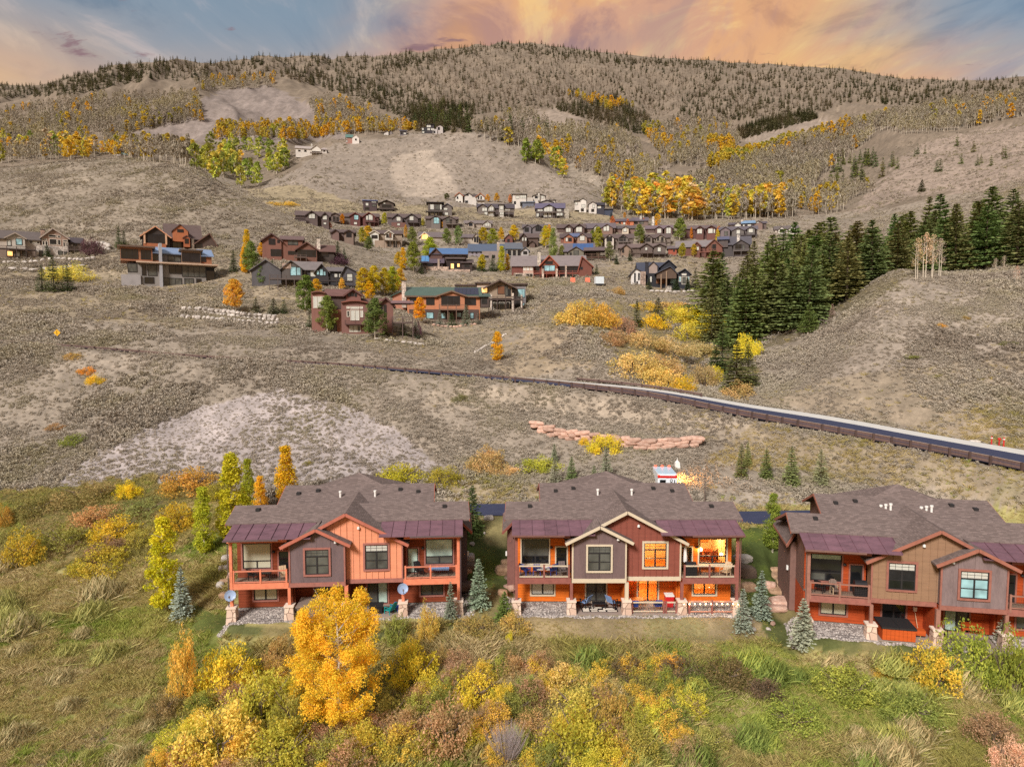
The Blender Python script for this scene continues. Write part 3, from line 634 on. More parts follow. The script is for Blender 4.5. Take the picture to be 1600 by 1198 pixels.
DN = np.c_[np.zeros(len(DR)), np.ones(len(DR))]
ribbon('driveway', DR, DN, 0.0, 5.0, 0.0, ASPH, 'dark asphalt driveway behind the duplexes')
# ------------------------------------------------------------------ duplexes in the valley
def add_uv(me):
    uv = me.uv_layers.new(name='UVMap'); co = np.empty(len(me.vertices) * 3, np.float32); me.vertices.foreach_get('co', co); co = co.reshape(-1, 3)
    out = np.zeros((len(me.loops), 2), np.float32)
    for p in me.polygons:
        n = p.normal; h = Vector((0, 0, 1)).cross(n)
        h = h.normalized() if h.length > 1e-4 else Vector((1, 0, 0)); s = n.cross(h)
        for li in p.loop_indices:
            c = Vector(co[me.loops[li].vertex_index]); out[li] = (c.dot(h), c.dot(s))
    uv.data.foreach_set('uv', out.ravel()); return me
def roof(name, plates, mat, parent, thick=0.16):
    mb = MB()
    for p in plates: mb.slab(p, thick)
    return obj(name, add_uv(mb.mesh(name, mat)), parent)
def fascia_bars(name, segs, mat, parent, w=0.06, h=0.24):
    for a, b in segs: MB().bar(a, b, w, h).build(name, mat, parent)
GL_DARK = glass_mat('glass_dark', (0.012, 0.013, 0.014))
GL_GREY = glass_mat('glass_grey_blind', (0.10, 0.10, 0.085), 0.15, 0.4)
GL_CREAM = glass_mat('glass_cream_blind', srgb(200, 196, 170), 0.3, 0.3, 14.0)
GL_MINT = glass_mat('glass_mint_blind', srgb(182, 204, 190), 0.25, 0.4)
GL_CYAN = glass_mat('glass_painted_sky', srgb(150, 190, 194), 0.12, 0.6)  # cyan sky reflection painted as the pane colour
GL_PALE = glass_mat('glass_pale_curtain', srgb(206, 204, 192), 0.3, 0.4, 5.0)
FRAME_D = paint('dark_window_frame', srgb(46, 44, 44), 0.5, 0.1, 2, bmp=0)
WHITE = paint('white_paint', srgb(226, 222, 214), 0.6, 0.06, 3, bmp=0.05)
SHINGLE = shingle_mat('brown_shingles', srgb(118, 103, 97), 0.16)
METAL = paint('purple_roof_metal', srgb(112, 80, 88), 0.6, 0.3, 0.6, (1, 3, 1), 0.05, metal=0.0, rndv=0.10, spec=0.5)
GRAVEL = stone_mat('river_gravel', srgb(112, 102, 96), srgb(160, 150, 142), 7.0, 0.10)
PIER = stone_mat('pale_pier_stone', srgb(196, 164, 142), srgb(232, 206, 184), 1.6, 0.05, srgb(150, 122, 104))
CAP = paint('pier_cap', srgb(226, 204, 184), 0.85, 0.1, 2)
PATIO = paint('patio_concrete', srgb(150, 134, 122), 0.9, 0.12, 1.0)
DECKW = paint('deck_boards', srgb(138, 116, 98), 0.85, 0.2, 2, (1, 6, 1))
WIRE = paint('steel_wire', srgb(70, 62, 60), 0.5, 0.1, 2, bmp=0)
def course_wall(name, x0, x1, z0, z1, y, mat, parent, holes=(), course=0.22, thick=0.12):
    """horizontal siding: every course its own board, proud and recessed by turns, cut round the openings"""
    mb = MB(); n = max(1, round((z1 - z0) / course)); dz = (z1 - z0) / n
    for k in range(n):
        a = z0 + k * dz; b = a + dz - 0.012; cuts = []
        for hx0, hx1, hz0, hz1 in holes:
            if hz0 < b - 0.02 and hz1 > a + 0.02: cuts.append((hx0, hx1))
        cuts.sort(); cur = x0; j = 0.012 * ((k * 7) % 3)
        for c0, c1 in cuts + [(x1, x1)]:
            if c0 - cur > 0.02: mb.box(cur, c0, y - 0.03 + j, y + thick, a, b)
            cur = max(cur, c1)
    # backing so that no light passes between the courses
    xs = sorted({x0, x1, *[h[0] for h in holes], *[h[1] for h in holes]}); zs = sorted({z0, z1, *[max(z0, h[2]) for h in holes], *[min(z1, h[3]) for h in holes]})
    for xa, xb in zip(xs[:-1], xs[1:]):
        for za, zb in zip(zs[:-1], zs[1:]):
            xm, zm = (xa + xb) / 2, (za + zb) / 2
            if not any(h[0] < xm < h[1] and h[2] < zm < h[3] for h in holes): mb.box(xa, xb, y + 0.02, y + thick - 0.01, za, zb)
    return mb.build(name, mat, parent)
def window(parent, x0, x1, z0, z1, y, glass, trim, style='plain', frame=FRAME_D, tw=0.13, blind=None):
    """casing > frame with mullions > pane"""
    t = MB()
    if trim is not None:
        t.box(x0 - tw, x0, y - 0.07, y + 0.02, z0 - tw, z1 + tw).box(x1, x1 + tw, y - 0.07, y + 0.02, z0 - tw, z1 + tw)
        t.box(x0, x1, y - 0.068, y + 0.02, z1, z1 + tw).box(x0, x1, y - 0.085, y + 0.02, z0 - tw, z0)
        w = t.build('window', trim, parent)
    else:
        w = MB().box(x0 - 0.02, x1 + 0.02, y + 0.03, y + 0.05, z0 - 0.04, z0 - 0.001).build('window', frame, parent)
    f = MB(); fw = 0.07; ya, yb = y - 0.02, y + 0.05
    f.box(x0, x0 + fw, ya, yb, z0, z1).box(x1 - fw, x1, ya, yb, z0, z1).box(x0 + fw, x1 - fw, ya, yb, z1 - fw, z1).box(x0 + fw, x1 - fw, ya, yb, z0, z0 + fw)
    xm = (x0 + x1) / 2; panes = []
    if style == 'bay':       # gridded transom over two double-hung sashes
        zt = z0 + (z1 - z0) * 0.72; zm = z0 + (zt - z0) * 0.5
        f.box(x0 + fw, x1 - fw, ya, yb, zt - 0.05, zt + 0.05).box(xm - 0.06, xm + 0.06, ya, yb, z0 + fw, zt - 0.05)
        f.box(x0 + fw, xm - 0.06, ya, yb, zm - 0.03, zm + 0.03).box(xm + 0.06, x1 - fw, ya, yb, zm - 0.03, zm + 0.03)
        for k in (1, 2, 3): xx = x0 + (x1 - x0) * k / 4; f.box(xx - 0.012, xx + 0.012, ya + 0.02, yb, zt + 0.05, z1 - fw)
        f.box(x0 + fw, x1 - fw, ya + 0.025, yb, (zt + z1) / 2 - 0.012, (zt + z1) / 2 + 0.012)
        panes = [(x0 + fw, x1 - fw, zt + 0.05, z1 - fw), (x0 + fw, xm - 0.06, z0 + fw, zt - 0.05), (xm + 0.06, x1 - fw, z0 + fw, zt - 0.05)]
    elif style == 'picture':  # big fixed light over two low sashes
        zt = z0 + (z1 - z0) * 0.30
        f.box(x0 + fw, x1 - fw, ya, yb, zt - 0.04, zt + 0.04).box(xm - 0.05, xm + 0.05, ya, yb, z0 + fw, zt - 0.04)
        panes = [(x0 + fw, x1 - fw, zt + 0.04, z1 - fw), (x0 + fw, xm - 0.05, z0 + fw, zt - 0.04), (xm + 0.05, x1 - fw, z0 + fw, zt - 0.04)]
    elif style in ('double', 'slider'):
        f.box(xm - 0.06, xm + 0.06, ya, yb, z0 + fw, z1 - fw)
        panes = [(x0 + fw, xm - 0.06, z0 + fw, z1 - fw), (xm + 0.06, x1 - fw, z0 + fw, z1 - fw)]
    else:
        panes = [(x0 + fw, x1 - fw, z0 + fw, z1 - fw)]
    f.build('window_frame', frame, w)
    gl = glass if isinstance(glass, (list, tuple)) else [glass] * len(panes)
    for (a, b, c, d), g in zip(panes, gl):
        MB().box(a, b, y + 0.012, y + 0.026, c, d).build('pane', g, w)
    return w
def railing(parent, pts, z0, h, mat, railmat, mesh=True, post=0.13, name='railing'):
    """posts, top and bottom rail, wire mesh between; pts along the line"""
    rl = MB(); wm = MB()
    for a, b in zip(pts[:-1], pts[1:]):
        A = Vector((a[0], a[1], 0)); B = Vector((b[0], b[1], 0)); t = (B - A).normalized(); A += t * (post / 2 + .004); B -= t * (post / 2 + .004)
        rl.bar(A + Vector((0, 0, z0 + h)), B + Vector((0, 0, z0 + h)), 0.10, 0.09); rl.bar(A + Vector((0, 0, z0 + 0.12)), B + Vector((0, 0, z0 + 0.12)), 0.07, 0.08)
        if mesh:
            L = (B - A).length
            for k in range(1, 6): z = z0 + 0.16 + (h - 0.2) * k / 6; wm.bar(A + Vector((0, 0, z)), B + Vector((0, 0, z)), 0.007)
            for k in range(1, int(L / 0.15)):
                q = A + t * (L * k / int(L / 0.15)); wm.bar(q + Vector((0, 0, z0 + 0.16)), q + Vector((0, 0, z0 + h - 0.045)), 0.007)
    r = rl.build(name, railmat, parent)
    for p in pts: MB().box(p[0] - post / 2, p[0] + post / 2, p[1] - post / 2, p[1] + post / 2, z0 - 0.35, z0 + h + 0.10).build('railing_post', mat, r)
    if mesh: wm.build('wire_mesh', WIRE, r)['kind'] = 'stuff'
    return r
def duplex(S, flip, C, label, win):
    """C colours: log, bay1 (small gable), bay2 (large gable), trim, post, fascia.  flip=+1: small gabled bay at the left"""
    root = empty('duplex_house', S[0], S[1], label, 'house'); f = flip
    def bx(mb, x0, x1, *a): a0, a1 = sorted((x0 * f, x1 * f)); return mb.box(a0, a1, *a)
    def P(x, y, z): return (x * f, y, z)
    def hole(x0, x1, z0, z1): a, b = sorted((x0 * f, x1 * f)); return (a, b, z0, z1)
    ZD = 2.85
    # --- lower walls
    for s, key in ((-1, 'a'), (1, 'b')):
        h = hole(s * 7.5, s * 5.68, 0.98, 2.05); a, b = sorted((s * 4.45 * f, s * 8.72 * f))
        course_wall('log_wall', a, b, 0.42, 2.6, 1.4, C['log'], root, [h])
        window(root, *h, 1.4, win[key + '_low'], C['trim'], 'double')
        fw = MB(); fw.box(a, b, 1.46, 1.6, -0.1, 0.41); fw.build('foundation', PATIO, root)
        h = hole(s * 2.95, s * 1.33, 0.1, 2.2); a, b = sorted((s * 0.12 * f, s * 4.45 * f))
        course_wall('log_wall', a, b, 0.05, 2.6, 2.2, C['log'], root, [h])
        window(root, *h, 2.2, win[key + '_slide'], C['trim'], 'slider', tw=0.12)
        sw = MB(); a, b = sorted((s * 4.33 * f, s * 4.45 * f)); sw.box(a, b, 1.53, 2.17, 0.05, 2.6); sw.build('side_wall', C['log'], root)
        # upper wall behind the balcony
        hw = hole(s * 8.3, s * 6.1, 3.55, 5.6); hd = hole(s * 5.5, s * 4.65, ZD + 0.02, 4.9); a, b = sorted((s * 4.4 * f, s * 8.72 * f))
        course_wall('log_wall', a, b, ZD, 6.55, 1.4, C['log'], root, [hw, hd])
        window(root, *hw, 1.4, win[key + '_pic'], C['trim'], 'picture', tw=0.11)
        d = window(root, *hd, 1.4, win[key + '_door'], C['trim'], 'plain', tw=0.10); d.name = 'door'
        # balcony
        dk = MB(); a, b = sorted((s * 4.42 * f, s * 8.72 * f)); n = 22
        for k in range(n): y = -0.02 + 1.36 * k / n; dk.box(a, b, y, y + 1.36 / n - 0.008, ZD - 0.05, ZD - 0.004)
        deck = dk.build('balcony_deck', DECKW, root)
        rb = MB(); rb.box(a, b, -0.10, -0.02, 2.50, ZD + 0.02); rb.box(a, b, -0.14, -0.10, 2.42, 2.62); rb.build('rim_beam', C['beam'], root)
        ym = -0.04
        railing(root, [P(s * 4.58, ym, 0), P(s * 6.55, ym, 0), P(s * 8.58, ym, 0)], ZD, 0.98, C['post'], C['rail'])
        # posts on stone piers
        for px_ in (s * 8.74, s * 4.38):
            po = MB(); top = 6.1 if abs(px_) > 6 else 2.5; bx(po, px_ - 0.11, px_ + 0.11, -0.16, 0.06, 1.12, top); po.build('post', C['post'], root)
            pr = MB(); pr.frustum(px_ * f, -0.05, -0.2, 1.0, 0.40, 0.31); st = pr.build('stone_pier', PIER, root)
            MB().box(px_ * f - 0.38, px_ * f + 0.38, -0.43, 0.33, 1.001, 1.12).build('pier_cap', CAP, st)
        # eave beam, rafter tails, metal porch roof in standing panels
        be = MB(); a, b = sorted((s * 4.5 * f, s * 9.0 * f)); be.box(a, b, -0.16, 0.06, 6.1, 6.33); be.build('eave_beam', C['beam'], root)
        rt = MB()
        for k in range(9): x = s * (4.7 + 0.52 * k) * f; rt.box(x - 0.05, x + 0.05, -0.50, 0.9, 6.335, 6.44)
        rt.build('rafter_tail', C['beam'], root)
        x = 2.6; k = 0
        while x < 9.1:
            x2 = min(x + 0.98, 9.12); mb = MB(); a, b = sorted((s * x * f, s * (x2 - 0.03) * f)); dz = 0.006 * (k % 2)
            mb.slab([(a, -0.62, 6.47 + dz), (b, -0.62, 6.47 + dz), (b, 2.1, 7.12 + dz), (a, 2.1, 7.12 + dz)], 0.05)
            mb.slab([(b - 0.02, -0.62, 6.53 + dz), (b + 0.015, -0.62, 6.53 + dz), (b + 0.015, 2.1, 7.18 + dz), (b - 0.02, 2.1, 7.18 + dz)], 0.05)
            mb.build('roof_panel', METAL, root); x = x2; k += 1
        ps = MB(); a, b = sorted((s * 2.6 * f, s * 8.9 * f)); ps.slab([(a, -0.5, 6.43), (b, -0.5, 6.43), (b, 1.42, 6.89), (a, 1.42, 6.89)], 0.05); ps.build('porch_ceiling', C['post'], root)
        # wall lamp by the door
        MB().lathe(s * 5.9 * f, 1.30, [(0.02, 5.02), (0.10, 4.98), (0.14, 4.86)], 8).build('wall_lamp', FRAME_D, root)
    mid = MB(); mid.box(-0.12, 0.12, 0.05, 2.17, 0.05, 2.5); mid.build('party_wall', C['log'], root)
    po = MB(); po.box(-0.14, 0.14, -0.22, 0.06, 1.12, 2.52); po.build('post', C['midpost'], root)
    pr = MB(); pr.frustum(0, -0.05, -0.2, 1.0, 0.40, 0.31); st = pr.build('stone_pier', PIER, root)
    MB().box(-0.38, 0.38, -0.43, 0.33, 1.001, 1.12).build('pier_cap', CAP, st)
    # --- bays
    def bay(xa, xb, y, zt, bw, mat, hol, batten, nm):
        n = max(1, round((xb - xa) / bw)); dx = (xb - xa) / n
        for k in range(n):
            a = xa + k * dx; b = a + dx - 0.012; mbs = [MB(), MB()]; cuts = sorted({a, b, *[c for c in (hol[0], hol[1]) if a < c < b], *([0.0] if a < 0 < b and batten else []), *([(-2.2 * 1)] if a < -2.2 < b and not batten else [])})
            for c0, c1 in zip(cuts[:-1], cuts[1:]):
                cm = (c0 + c1) / 2; j = 0.008 * ((k * 5) % 3)
                segs = [(ZD, None)] if not hol[0] < cm < hol[1] else [(ZD, hol[2]), (hol[3], None)]
                for mb, (za, zb) in zip(mbs, segs):
                    t0 = zb if zb else zt(c0); t1 = zb if zb else zt(c1)
                    mb.prism([P(c0, y - j, za), P(c1, y - j, za), P(c1, y - j, t1), P(c0, y - j, t0)], (0, 0.10 + j, 0))
            for mb in mbs:
                if mb.v: mb.build('board', mat, root)
        if batten:
            bt = MB()
            for k in range(1, n):
                x = xa + k * dx - 0.006
                segs = [(ZD, zt(x))] if not hol[0] - 0.14 < x < hol[1] + 0.14 else [(ZD, hol[2] - 0.14), (hol[3] + 0.14, zt(x))]
                for za, zb in segs: bx(bt, x - 0.03, x + 0.03, y - 0.055, y - 0.017, za, zb - 0.02)
            bt.build('batten', mat, root)
        h = hole(*hol); window(root, *h, y - 0.03, win[nm], C['trim'], 'bay', tw=0.15)
    big = lambda x: 8.02 - 0.53 * abs(x); small = lambda x: 6.98 - 0.5 * abs(x + 2.2)
    bay(-4.32, 4.32, 0.35, big, 0.48, C['bay2'], (1.42, 3.2, 3.62, 5.58), True, 'big')
    bay(-4.3, -0.1, -0.15, small, 1.05, C['bay1'], (-3.1, -1.3, 3.5, 5.46), False, 'small')
    sd = MB(); bx(sd, -4.3, -4.2, -0.03, 0.33, ZD, 5.9); sd.build('bay_cheek', C['bay1'], root); sd = MB(); bx(sd, -0.2, -0.1, -0.03, 0.33, ZD, 5.9); sd.build('bay_cheek', C['bay1'], root)
    sd = MB(); bx(sd, 4.22, 4.32, 0.46, 1.37, ZD, 5.72); sd.build('bay_cheek', C['bay2'], root); sd = MB(); bx(sd, -4.32, -4.22, 0.46, 1.37, ZD, 5.72); sd.build('bay_cheek', C['bay2'], root)
    tr = MB()
    bx(tr, -4.36, -0.04, -0.22, -0.01, 2.52, ZD - 0.004); bx(tr, -0.04, 4.38, 0.27, 0.45, 2.52, ZD - 0.004)
    bx(tr, -0.16, -0.04, -0.20, -0.10, ZD, 5.85); bx(tr, -4.36, -4.24, -0.20, -0.10, ZD, 5.85); bx(tr, 4.26, 4.38, 0.27, 0.36, ZD, 5.65)
    tr.build('bay_trim', C['baytrim'], root)
    uf = MB(); bx(uf, -4.36, -0.1, 0.0, 2.19, 2.56, 2.7); bx(uf, -0.1, 4.36, 0.46, 2.19, 2.56, 2.7); uf.build('bay_floor', C['log'], root)
    # --- roofs
    rp_ = lambda *pts: [P(*q) for q in pts]
    e = 0.53
    main = [rp_((-9.7, 1.75, 7.12), (9.7, 1.75, 7.12), (9.6, 4.1, 8.0), (-9.6, 4.1, 8.0)), rp_((-9.7, 8.6, 6.3), (9.7, 8.6, 6.3), (9.6, 4.1, 8.0), (-9.6, 4.1, 8.0))]
    rr = roof('roof', main, SHINGLE, root)
    roof('gable_roof', [rp_((0, -0.12, 8.24), (0, 8.4, 8.24), (-4.85, 8.4, 5.67), (-4.85, -0.12, 5.67)), rp_((0, -0.12, 8.24), (0, 8.4, 8.24), (4.85, 8.4, 5.67), (4.85, -0.12, 5.67))], SHINGLE, root)
    roof('gable_roof', [rp_((-2.2, -0.62, 7.2), (-2.2, 2.2, 7.2), (-4.9, 2.2, 5.85), (-4.9, -0.62, 5.85)), rp_((-2.2, -0.62, 7.2), (-2.2, 0.85, 7.2), (0.42, 0.34, 5.89), (0.42, -0.62, 5.89))], SHINGLE, root)
    roof('rear_roof', [rp_((-6.65, 5.2, 7.5), (6.65, 5.2, 7.5), (6.6, 8.6, 8.62), (-6.6, 8.6, 8.62)), rp_((-6.65, 12.6, 7.1), (6.65, 12.6, 7.1), (6.6, 8.6, 8.62), (-6.6, 8.6, 8.62))], SHINGLE, root)
    hx = -0.35
    roof('hip_roof', [rp_((hx, 10.0, 9.42), (hx - 4.2, 7.2, 7.9), (hx + 4.2, 7.2, 7.9)), rp_((hx, 10.0, 9.42), (hx + 4.2, 13.5, 7.6), (hx + 4.2, 7.2, 7.9)), rp_((hx, 10.0, 9.42), (hx - 4.2, 13.5, 7.6), (hx - 4.2, 7.2, 7.9)), rp_((hx, 10.0, 9.42), (hx - 4.2, 13.5, 7.6), (hx + 4.2, 13.5, 7.6))], SHINGLE, root)
    so = C.get('out', 9.9)
    for s in (-1, 1):
        roof('side_roof', [rp_((s * 8.9, 4.2, 6.35), (s * 8.9, 9.6, 6.35), (s * so, 10.0, 5.45), (s * so, 3.8, 5.45))], SHINGLE, root)
        sb = MB(); bx(sb, s * 8.6, s * (so - 0.4), 4.4, 9.6, -0.1, 5.5); sb.build('side_wall', C['side'], root)
        sw = MB(); bx(sw, s * 8.60, s * 8.72, 1.53, 8.4, 2.6, 6.4); sw.build('side_wall', C['side'], root)
        sw = MB(); bx(sw, s * 8.60, s * 8.72, 1.53, 8.4, -0.1, 2.6); sw.build('side_wall', C['log'], root)
        sw = MB(); sw.prism([P(s * 8.66, 1.55, 6.4), P(s * 8.66, 4.1, 7.78), P(s * 8.66, 8.3, 6.4)], (0.1 * s * f * -1, 0, 0)); sw.build('gable_wall', C['side'], root)
        sw = MB(); sw.prism([P(s * 6.0, 5.3, 6.0), P(s * 6.0, 5.3, 7.4), P(s * 6.0, 8.6, 8.4), P(s * 6.0, 12.4, 7.0), P(s * 6.0, 12.4, 0)], (0.1 * s * f * -1, 0, 0)); sw.build('gable_wall', C['side'], root)
        xo = sorted((s * (so - 0.38) * f, s * (so - 0.25) * f)); MB().box(xo[0], xo[1], 5.0, 5.2, 3.0, 3.35).build('meter_box', WHITE, root)
    bk = MB(); bk.box(-6.0, 6.0, 12.4, 12.5, 0, 7.1); bk.box(-8.6, 8.6, 8.3, 8.4, -0.1, 6.3); bk.build('rear_wall', C['side'], root)
    segs = [(P(0, -0.15, 8.14), P(-4.85, -0.15, 5.57)), (P(0, -0.15, 8.14), P(4.85, -0.15, 5.57)), (P(-2.2, -0.65, 7.1), P(-4.9, -0.65, 5.75)), (P(-2.2, -0.65, 7.1), P(0.42, -0.65, 5.79))]
    fascia_bars('fascia', segs, C['fascia'], root, 0.07, 0.23)
    segs = []
    for s in (-1, 1):
        segs += [(P(s * 9.68, 1.75, 6.98), P(s * 9.62, 4.1, 7.86)), (P(s * 9.68, 8.6, 6.18), P(s * 9.62, 4.1, 7.86)), (P(s * 6.66, 5.2, 7.37), P(s * 6.62, 8.6, 8.49)), (P(s * 6.66, 12.6, 6.97), P(s * 6.62, 8.6, 8.49)), (P(s * so, 3.8, 5.33), P(s * so, 10, 5.33)), (P(s * 8.9, 4.2, 6.23), P(s * so, 3.8, 5.33))]
    fascia_bars('fascia', segs, C['sidefascia'], root, 0.06, 0.20)
    for sgn in (-1, 1):
        n = C.get('vents', 1)
        for k in range(n):
            x = sgn * 1.5 + (k - (n - 1) / 2) * 0.3
            MB().lathe(x * f, 6.6 + 0.2 * k, [(0.09, 7.2), (0.09, 8.35 - 0.12 * k), (0.13, 8.36 - 0.12 * k), (0.13, 8.5 - 0.12 * k)], 8).build('vent_pipe', WHITE, root)
    for x, y, z in ((0.95, 0.22, 6.95), (-0.75, -0.35, 6.05)):
        MB().lathe(x * f, y, [(0.03, z + 0.14), (0.10, z + 0.08), (0.11, z - 0.06)], 8).build('flood_lamp', WHITE, root)
    # gutters and downpipes, plumbing stacks and box vents
    for s in (-1, 1):
        a, b = sorted((s * 5.0 * f, s * 9.12 * f)); MB().box(a, b, -0.74, -0.63, 6.36, 6.47).build('gutter', C['side'], root)
        MB().tube([P(s * 9.0, -0.66, 6.36), P(s * 8.93, -0.22, 6.05), P(s * 8.93, -0.22, 1.15)], 0.04, 6).build('downpipe', C['side'], root)
        for x, y, z in ((7.6, 3.4, 7.74), (3.6, 7.6, 8.3), (5.2, 7.2, 8.16)): MB().box(s * x - 0.16, s * x + 0.16, y - 0.2, y + 0.2, z - 0.2, z + 0.16).build('box_vent', FRAME_D, root)
    # --- patio slab and gravel apron
    pt = MB(); pt.box(-4.05, 4.05, -0.35, 2.2, -0.10, 0.03); pt.build('patio', PATIO, root)
    return root
def wood(name, c, r=0.2): return paint(name, c, 0.75, r, 1.3, (0.5, 1, 5), 0.25)
C1 = dict(log=wood('log_redbrown', srgb(128, 60, 34), 0.3), bay1=paint('bay_zinc', srgb(112, 94, 94), 0.6, 0.22, 1.0, (1.4, 1, 0.4)), bay2=wood('bay_salmon', srgb(224, 148, 112), 0.1), trim=paint('trim_rose', srgb(158, 104, 92), 0.7),
          post=paint('post_salmon', srgb(222, 132, 98), 0.7), beam=paint('post_salmon', srgb(222, 132, 98)), rail=paint('rail_salmon', srgb(206, 128, 102), 0.7), midpost=paint('post_salmon', srgb(222, 132, 98)), baytrim=paint('trim_rose', srgb(158, 104, 92)),
          fascia=paint('fascia_rose', srgb(180, 106, 86), 0.7), sidefascia=paint('fascia_rose', srgb(180, 106, 86)), side=paint('side_slate', srgb(96, 80, 80), 0.8))
C2 = dict(log=wood('log_orange', srgb(214, 108, 30), 0.22), bay1=paint('bay_zinc_warm', srgb(112, 92, 90), 0.6, 0.2, 1.0, (1.4, 1, 0.4)), bay2=wood('bay_redbrown', srgb(136, 76, 62), 0.12), trim=paint('trim_cream', srgb(204, 188, 162), 0.7, 0.08),
          post=paint('post_mauve', srgb(142, 88, 78), 0.7), beam=paint('post_mauve', srgb(142, 88, 78)), rail=paint('trim_cream', srgb(204, 188, 162)), midpost=paint('trim_cream', srgb(204, 188, 162)), baytrim=paint('trim_cream', srgb(204, 188, 162)),
          fascia=paint('trim_cream', srgb(204, 188, 162)), sidefascia=paint('fascia_mauve', srgb(148, 90, 78), 0.7), side=paint('side_mauve', srgb(120, 84, 76), 0.8))
C3 = dict(log=wood('log_rust', srgb(172, 72, 30), 0.28), bay1=paint('bay_zinc_lilac', srgb(128, 110, 108), 0.6, 0.24, 1.1, (1.6, 1, 0.35)), bay2=wood('bay_tan', srgb(146, 114, 88), 0.14), trim=paint('trim_brick', srgb(150, 98, 84), 0.7),
          post=paint('post_taupe', srgb(152, 108, 92), 0.7), beam=paint('beam_brick', srgb(150, 96, 84), 0.7), rail=paint('post_taupe', srgb(152, 108, 92)), midpost=paint('post_taupe', srgb(152, 108, 92)), baytrim=paint('trim_brick', srgb(150, 98, 84)),
          fascia=paint('fascia_brick', srgb(156, 100, 82), 0.7), sidefascia=paint('fascia_brick', srgb(156, 100, 82)), side=paint('side_brick', srgb(122, 92, 82), 0.8), vents=3, out=9.55)
CLR = clear_glass()
W1 = dict(a_low=[GL_CREAM, GL_CREAM], b_low=GL_GREY, a_slide=GL_DARK, b_slide=[GL_GREY, GL_MINT], a_pic=[GL_CREAM, GL_CREAM, GL_CREAM], b_pic=[GL_MINT, GL_GREY, GL_GREY], a_door=GL_DARK, b_door=GL_MINT, big=[GL_PALE, GL_GREY, GL_GREY], small=GL_GREY)
W2 = dict(a_low=GL_PALE, b_low=CLR, a_slide=GL_GREY, b_slide=CLR, a_pic=[GL_GREY, GL_DARK, GL_DARK], b_pic=CLR, a_door=GL_DARK, b_door=CLR, big=CLR, small=[GL_GREY, GL_GREY, GL_GREY])
W3 = dict(b_low=GL_CREAM, a_low=GL_GREY, b_slide=[GL_DARK, GL_DARK], a_slide=[GL_MINT, GL_GREY], b_pic=[GL_DARK, GL_GREY, GL_DARK], a_pic=GL_DARK, b_door=GL_DARK, a_door=GL_DARK, big=[GL_PALE, GL_DARK, GL_DARK], small=[GL_PALE, GL_CYAN, GL_CYAN])
D1 = duplex(H1, 1, C1, 'two-storey duplex with a salmon board gable and salmon porch posts', W1)
D2 = duplex(H2, 1, C2, 'two-storey duplex with cream trim, orange log walls and lamps lit indoors', W2)
D3 = duplex(H3, -1, C3, 'two-storey duplex with a tan board gable and a hot tub on its patio', W3)
# a mint blind pulled part way down in the tan duplex's big window
MB().box(-8.2, -6.2, 1.34, 1.36, 5.24, 5.55).build('blind', GL_MINT, D3)

# --- lit rooms of the middle duplex's right-hand home
ROOMW = paint('warm_plaster', srgb(226, 190, 130), 0.85, 0.06, 1); OAK = paint('honey_wood', srgb(196, 120, 50), 0.6, 0.2, 1.5, (4, 1, 1))
BULB = glow('lamp_glow', (1.0, 0.66, 0.3), 6.0)
def room(parent, x0, x1, y0, y1, z0, z1, energy, lamp, fl=OAK):
    r = MB(); r.poly([(x0, y1, z0), (x1, y1, z0), (x1, y1, z1), (x0, y1, z1)]); r.poly([(x0, y0, z0), (x0, y1, z0), (x0, y1, z1), (x0, y0, z1)]); r.poly([(x1, y0, z0), (x1, y1, z0), (x1, y1, z1), (x1, y0, z1)])
    r.poly([(x0, y0, z1), (x1, y0, z1), (x1, y1, z1), (x0, y1, z1)]); rm = r.build('room_walls', ROOMW, parent)
    f_ = MB(); f_.poly([(x0, y0, z0), (x1, y0, z0), (x1, y1, z0), (x0, y1, z0)]); f_.build('floor', fl, rm)
    l = bpy.data.lights.new('room_light', 'POINT'); l.energy = energy; l.color = (1.0, 0.70, 0.36); l.shadow_soft_size = 0.25
    lo = bpy.data.objects.new('room_light', l); link(lo, parent); lo.location = lamp
    return rm
r1 = room(D2, 5.7, 8.5, 1.56, 6.2, 2.86, 5.75, 200, (7.3, 3.8, 5.0))
MB().box(6.8, 8.0, 3.2, 3.6, 5.62, 5.70).build('ceiling_lamp', BULB, r1)
MB().box(6.2, 8.2, 6.02, 6.18, 3.9, 5.1).build('kitchen_cupboards', OAK, r1)
r2 = room(D2, 0.5, 4.15, 0.5, 4.2, 2.9, 5.7, 170, (2.3, 2.2, 5.2)); MB().lathe(1.8, 1.6, [(0.02, 5.65), (0.25, 5.45), (0.28, 5.3)], 10).build('ceiling_lamp', BULB, r2)
r3 = room(D2, 0.6, 4.2, 2.36, 6.4, 0.04, 2.5, 170, (2.2, 4.0, 2.1)); MB().box(1.6, 2.6, 3.4, 3.7, 2.40, 2.46).build('ceiling_lamp', BULB, r3)
r4 = room(D2, 5.0, 8.5, 1.56, 5.2, 0.0, 2.5, 150, (6.8, 3.2, 2.2)); MB().box(6.9, 7.5, 2.8, 3.1, 2.38, 2.45).build('ceiling_lamp', BULB, r4)
MB().box(4.6, 5.55, 2.3, 2.34, 2.9, 5.0).build('hall_wall', ROOMW, D2)
def pendant(x, y, z, ztop, rad):
    p = MB().tube([(x, y, z + rad), (x, y, ztop)], 0.012, 4).build('pendant_lamp', FRAME_D, D2)
    MB().lathe(x, y, [(0.02, z - rad), (rad * 0.8, z - rad * 0.6), (rad, z), (rad * 0.8, z + rad * 0.6), (0.02, z + rad)], 10).build('globe', BULB, p)
pendant(6.35, 1.9, 4.55, 5.74, 0.17); pendant(8.05, 1.85, 4.15, 5.74, 0.15)
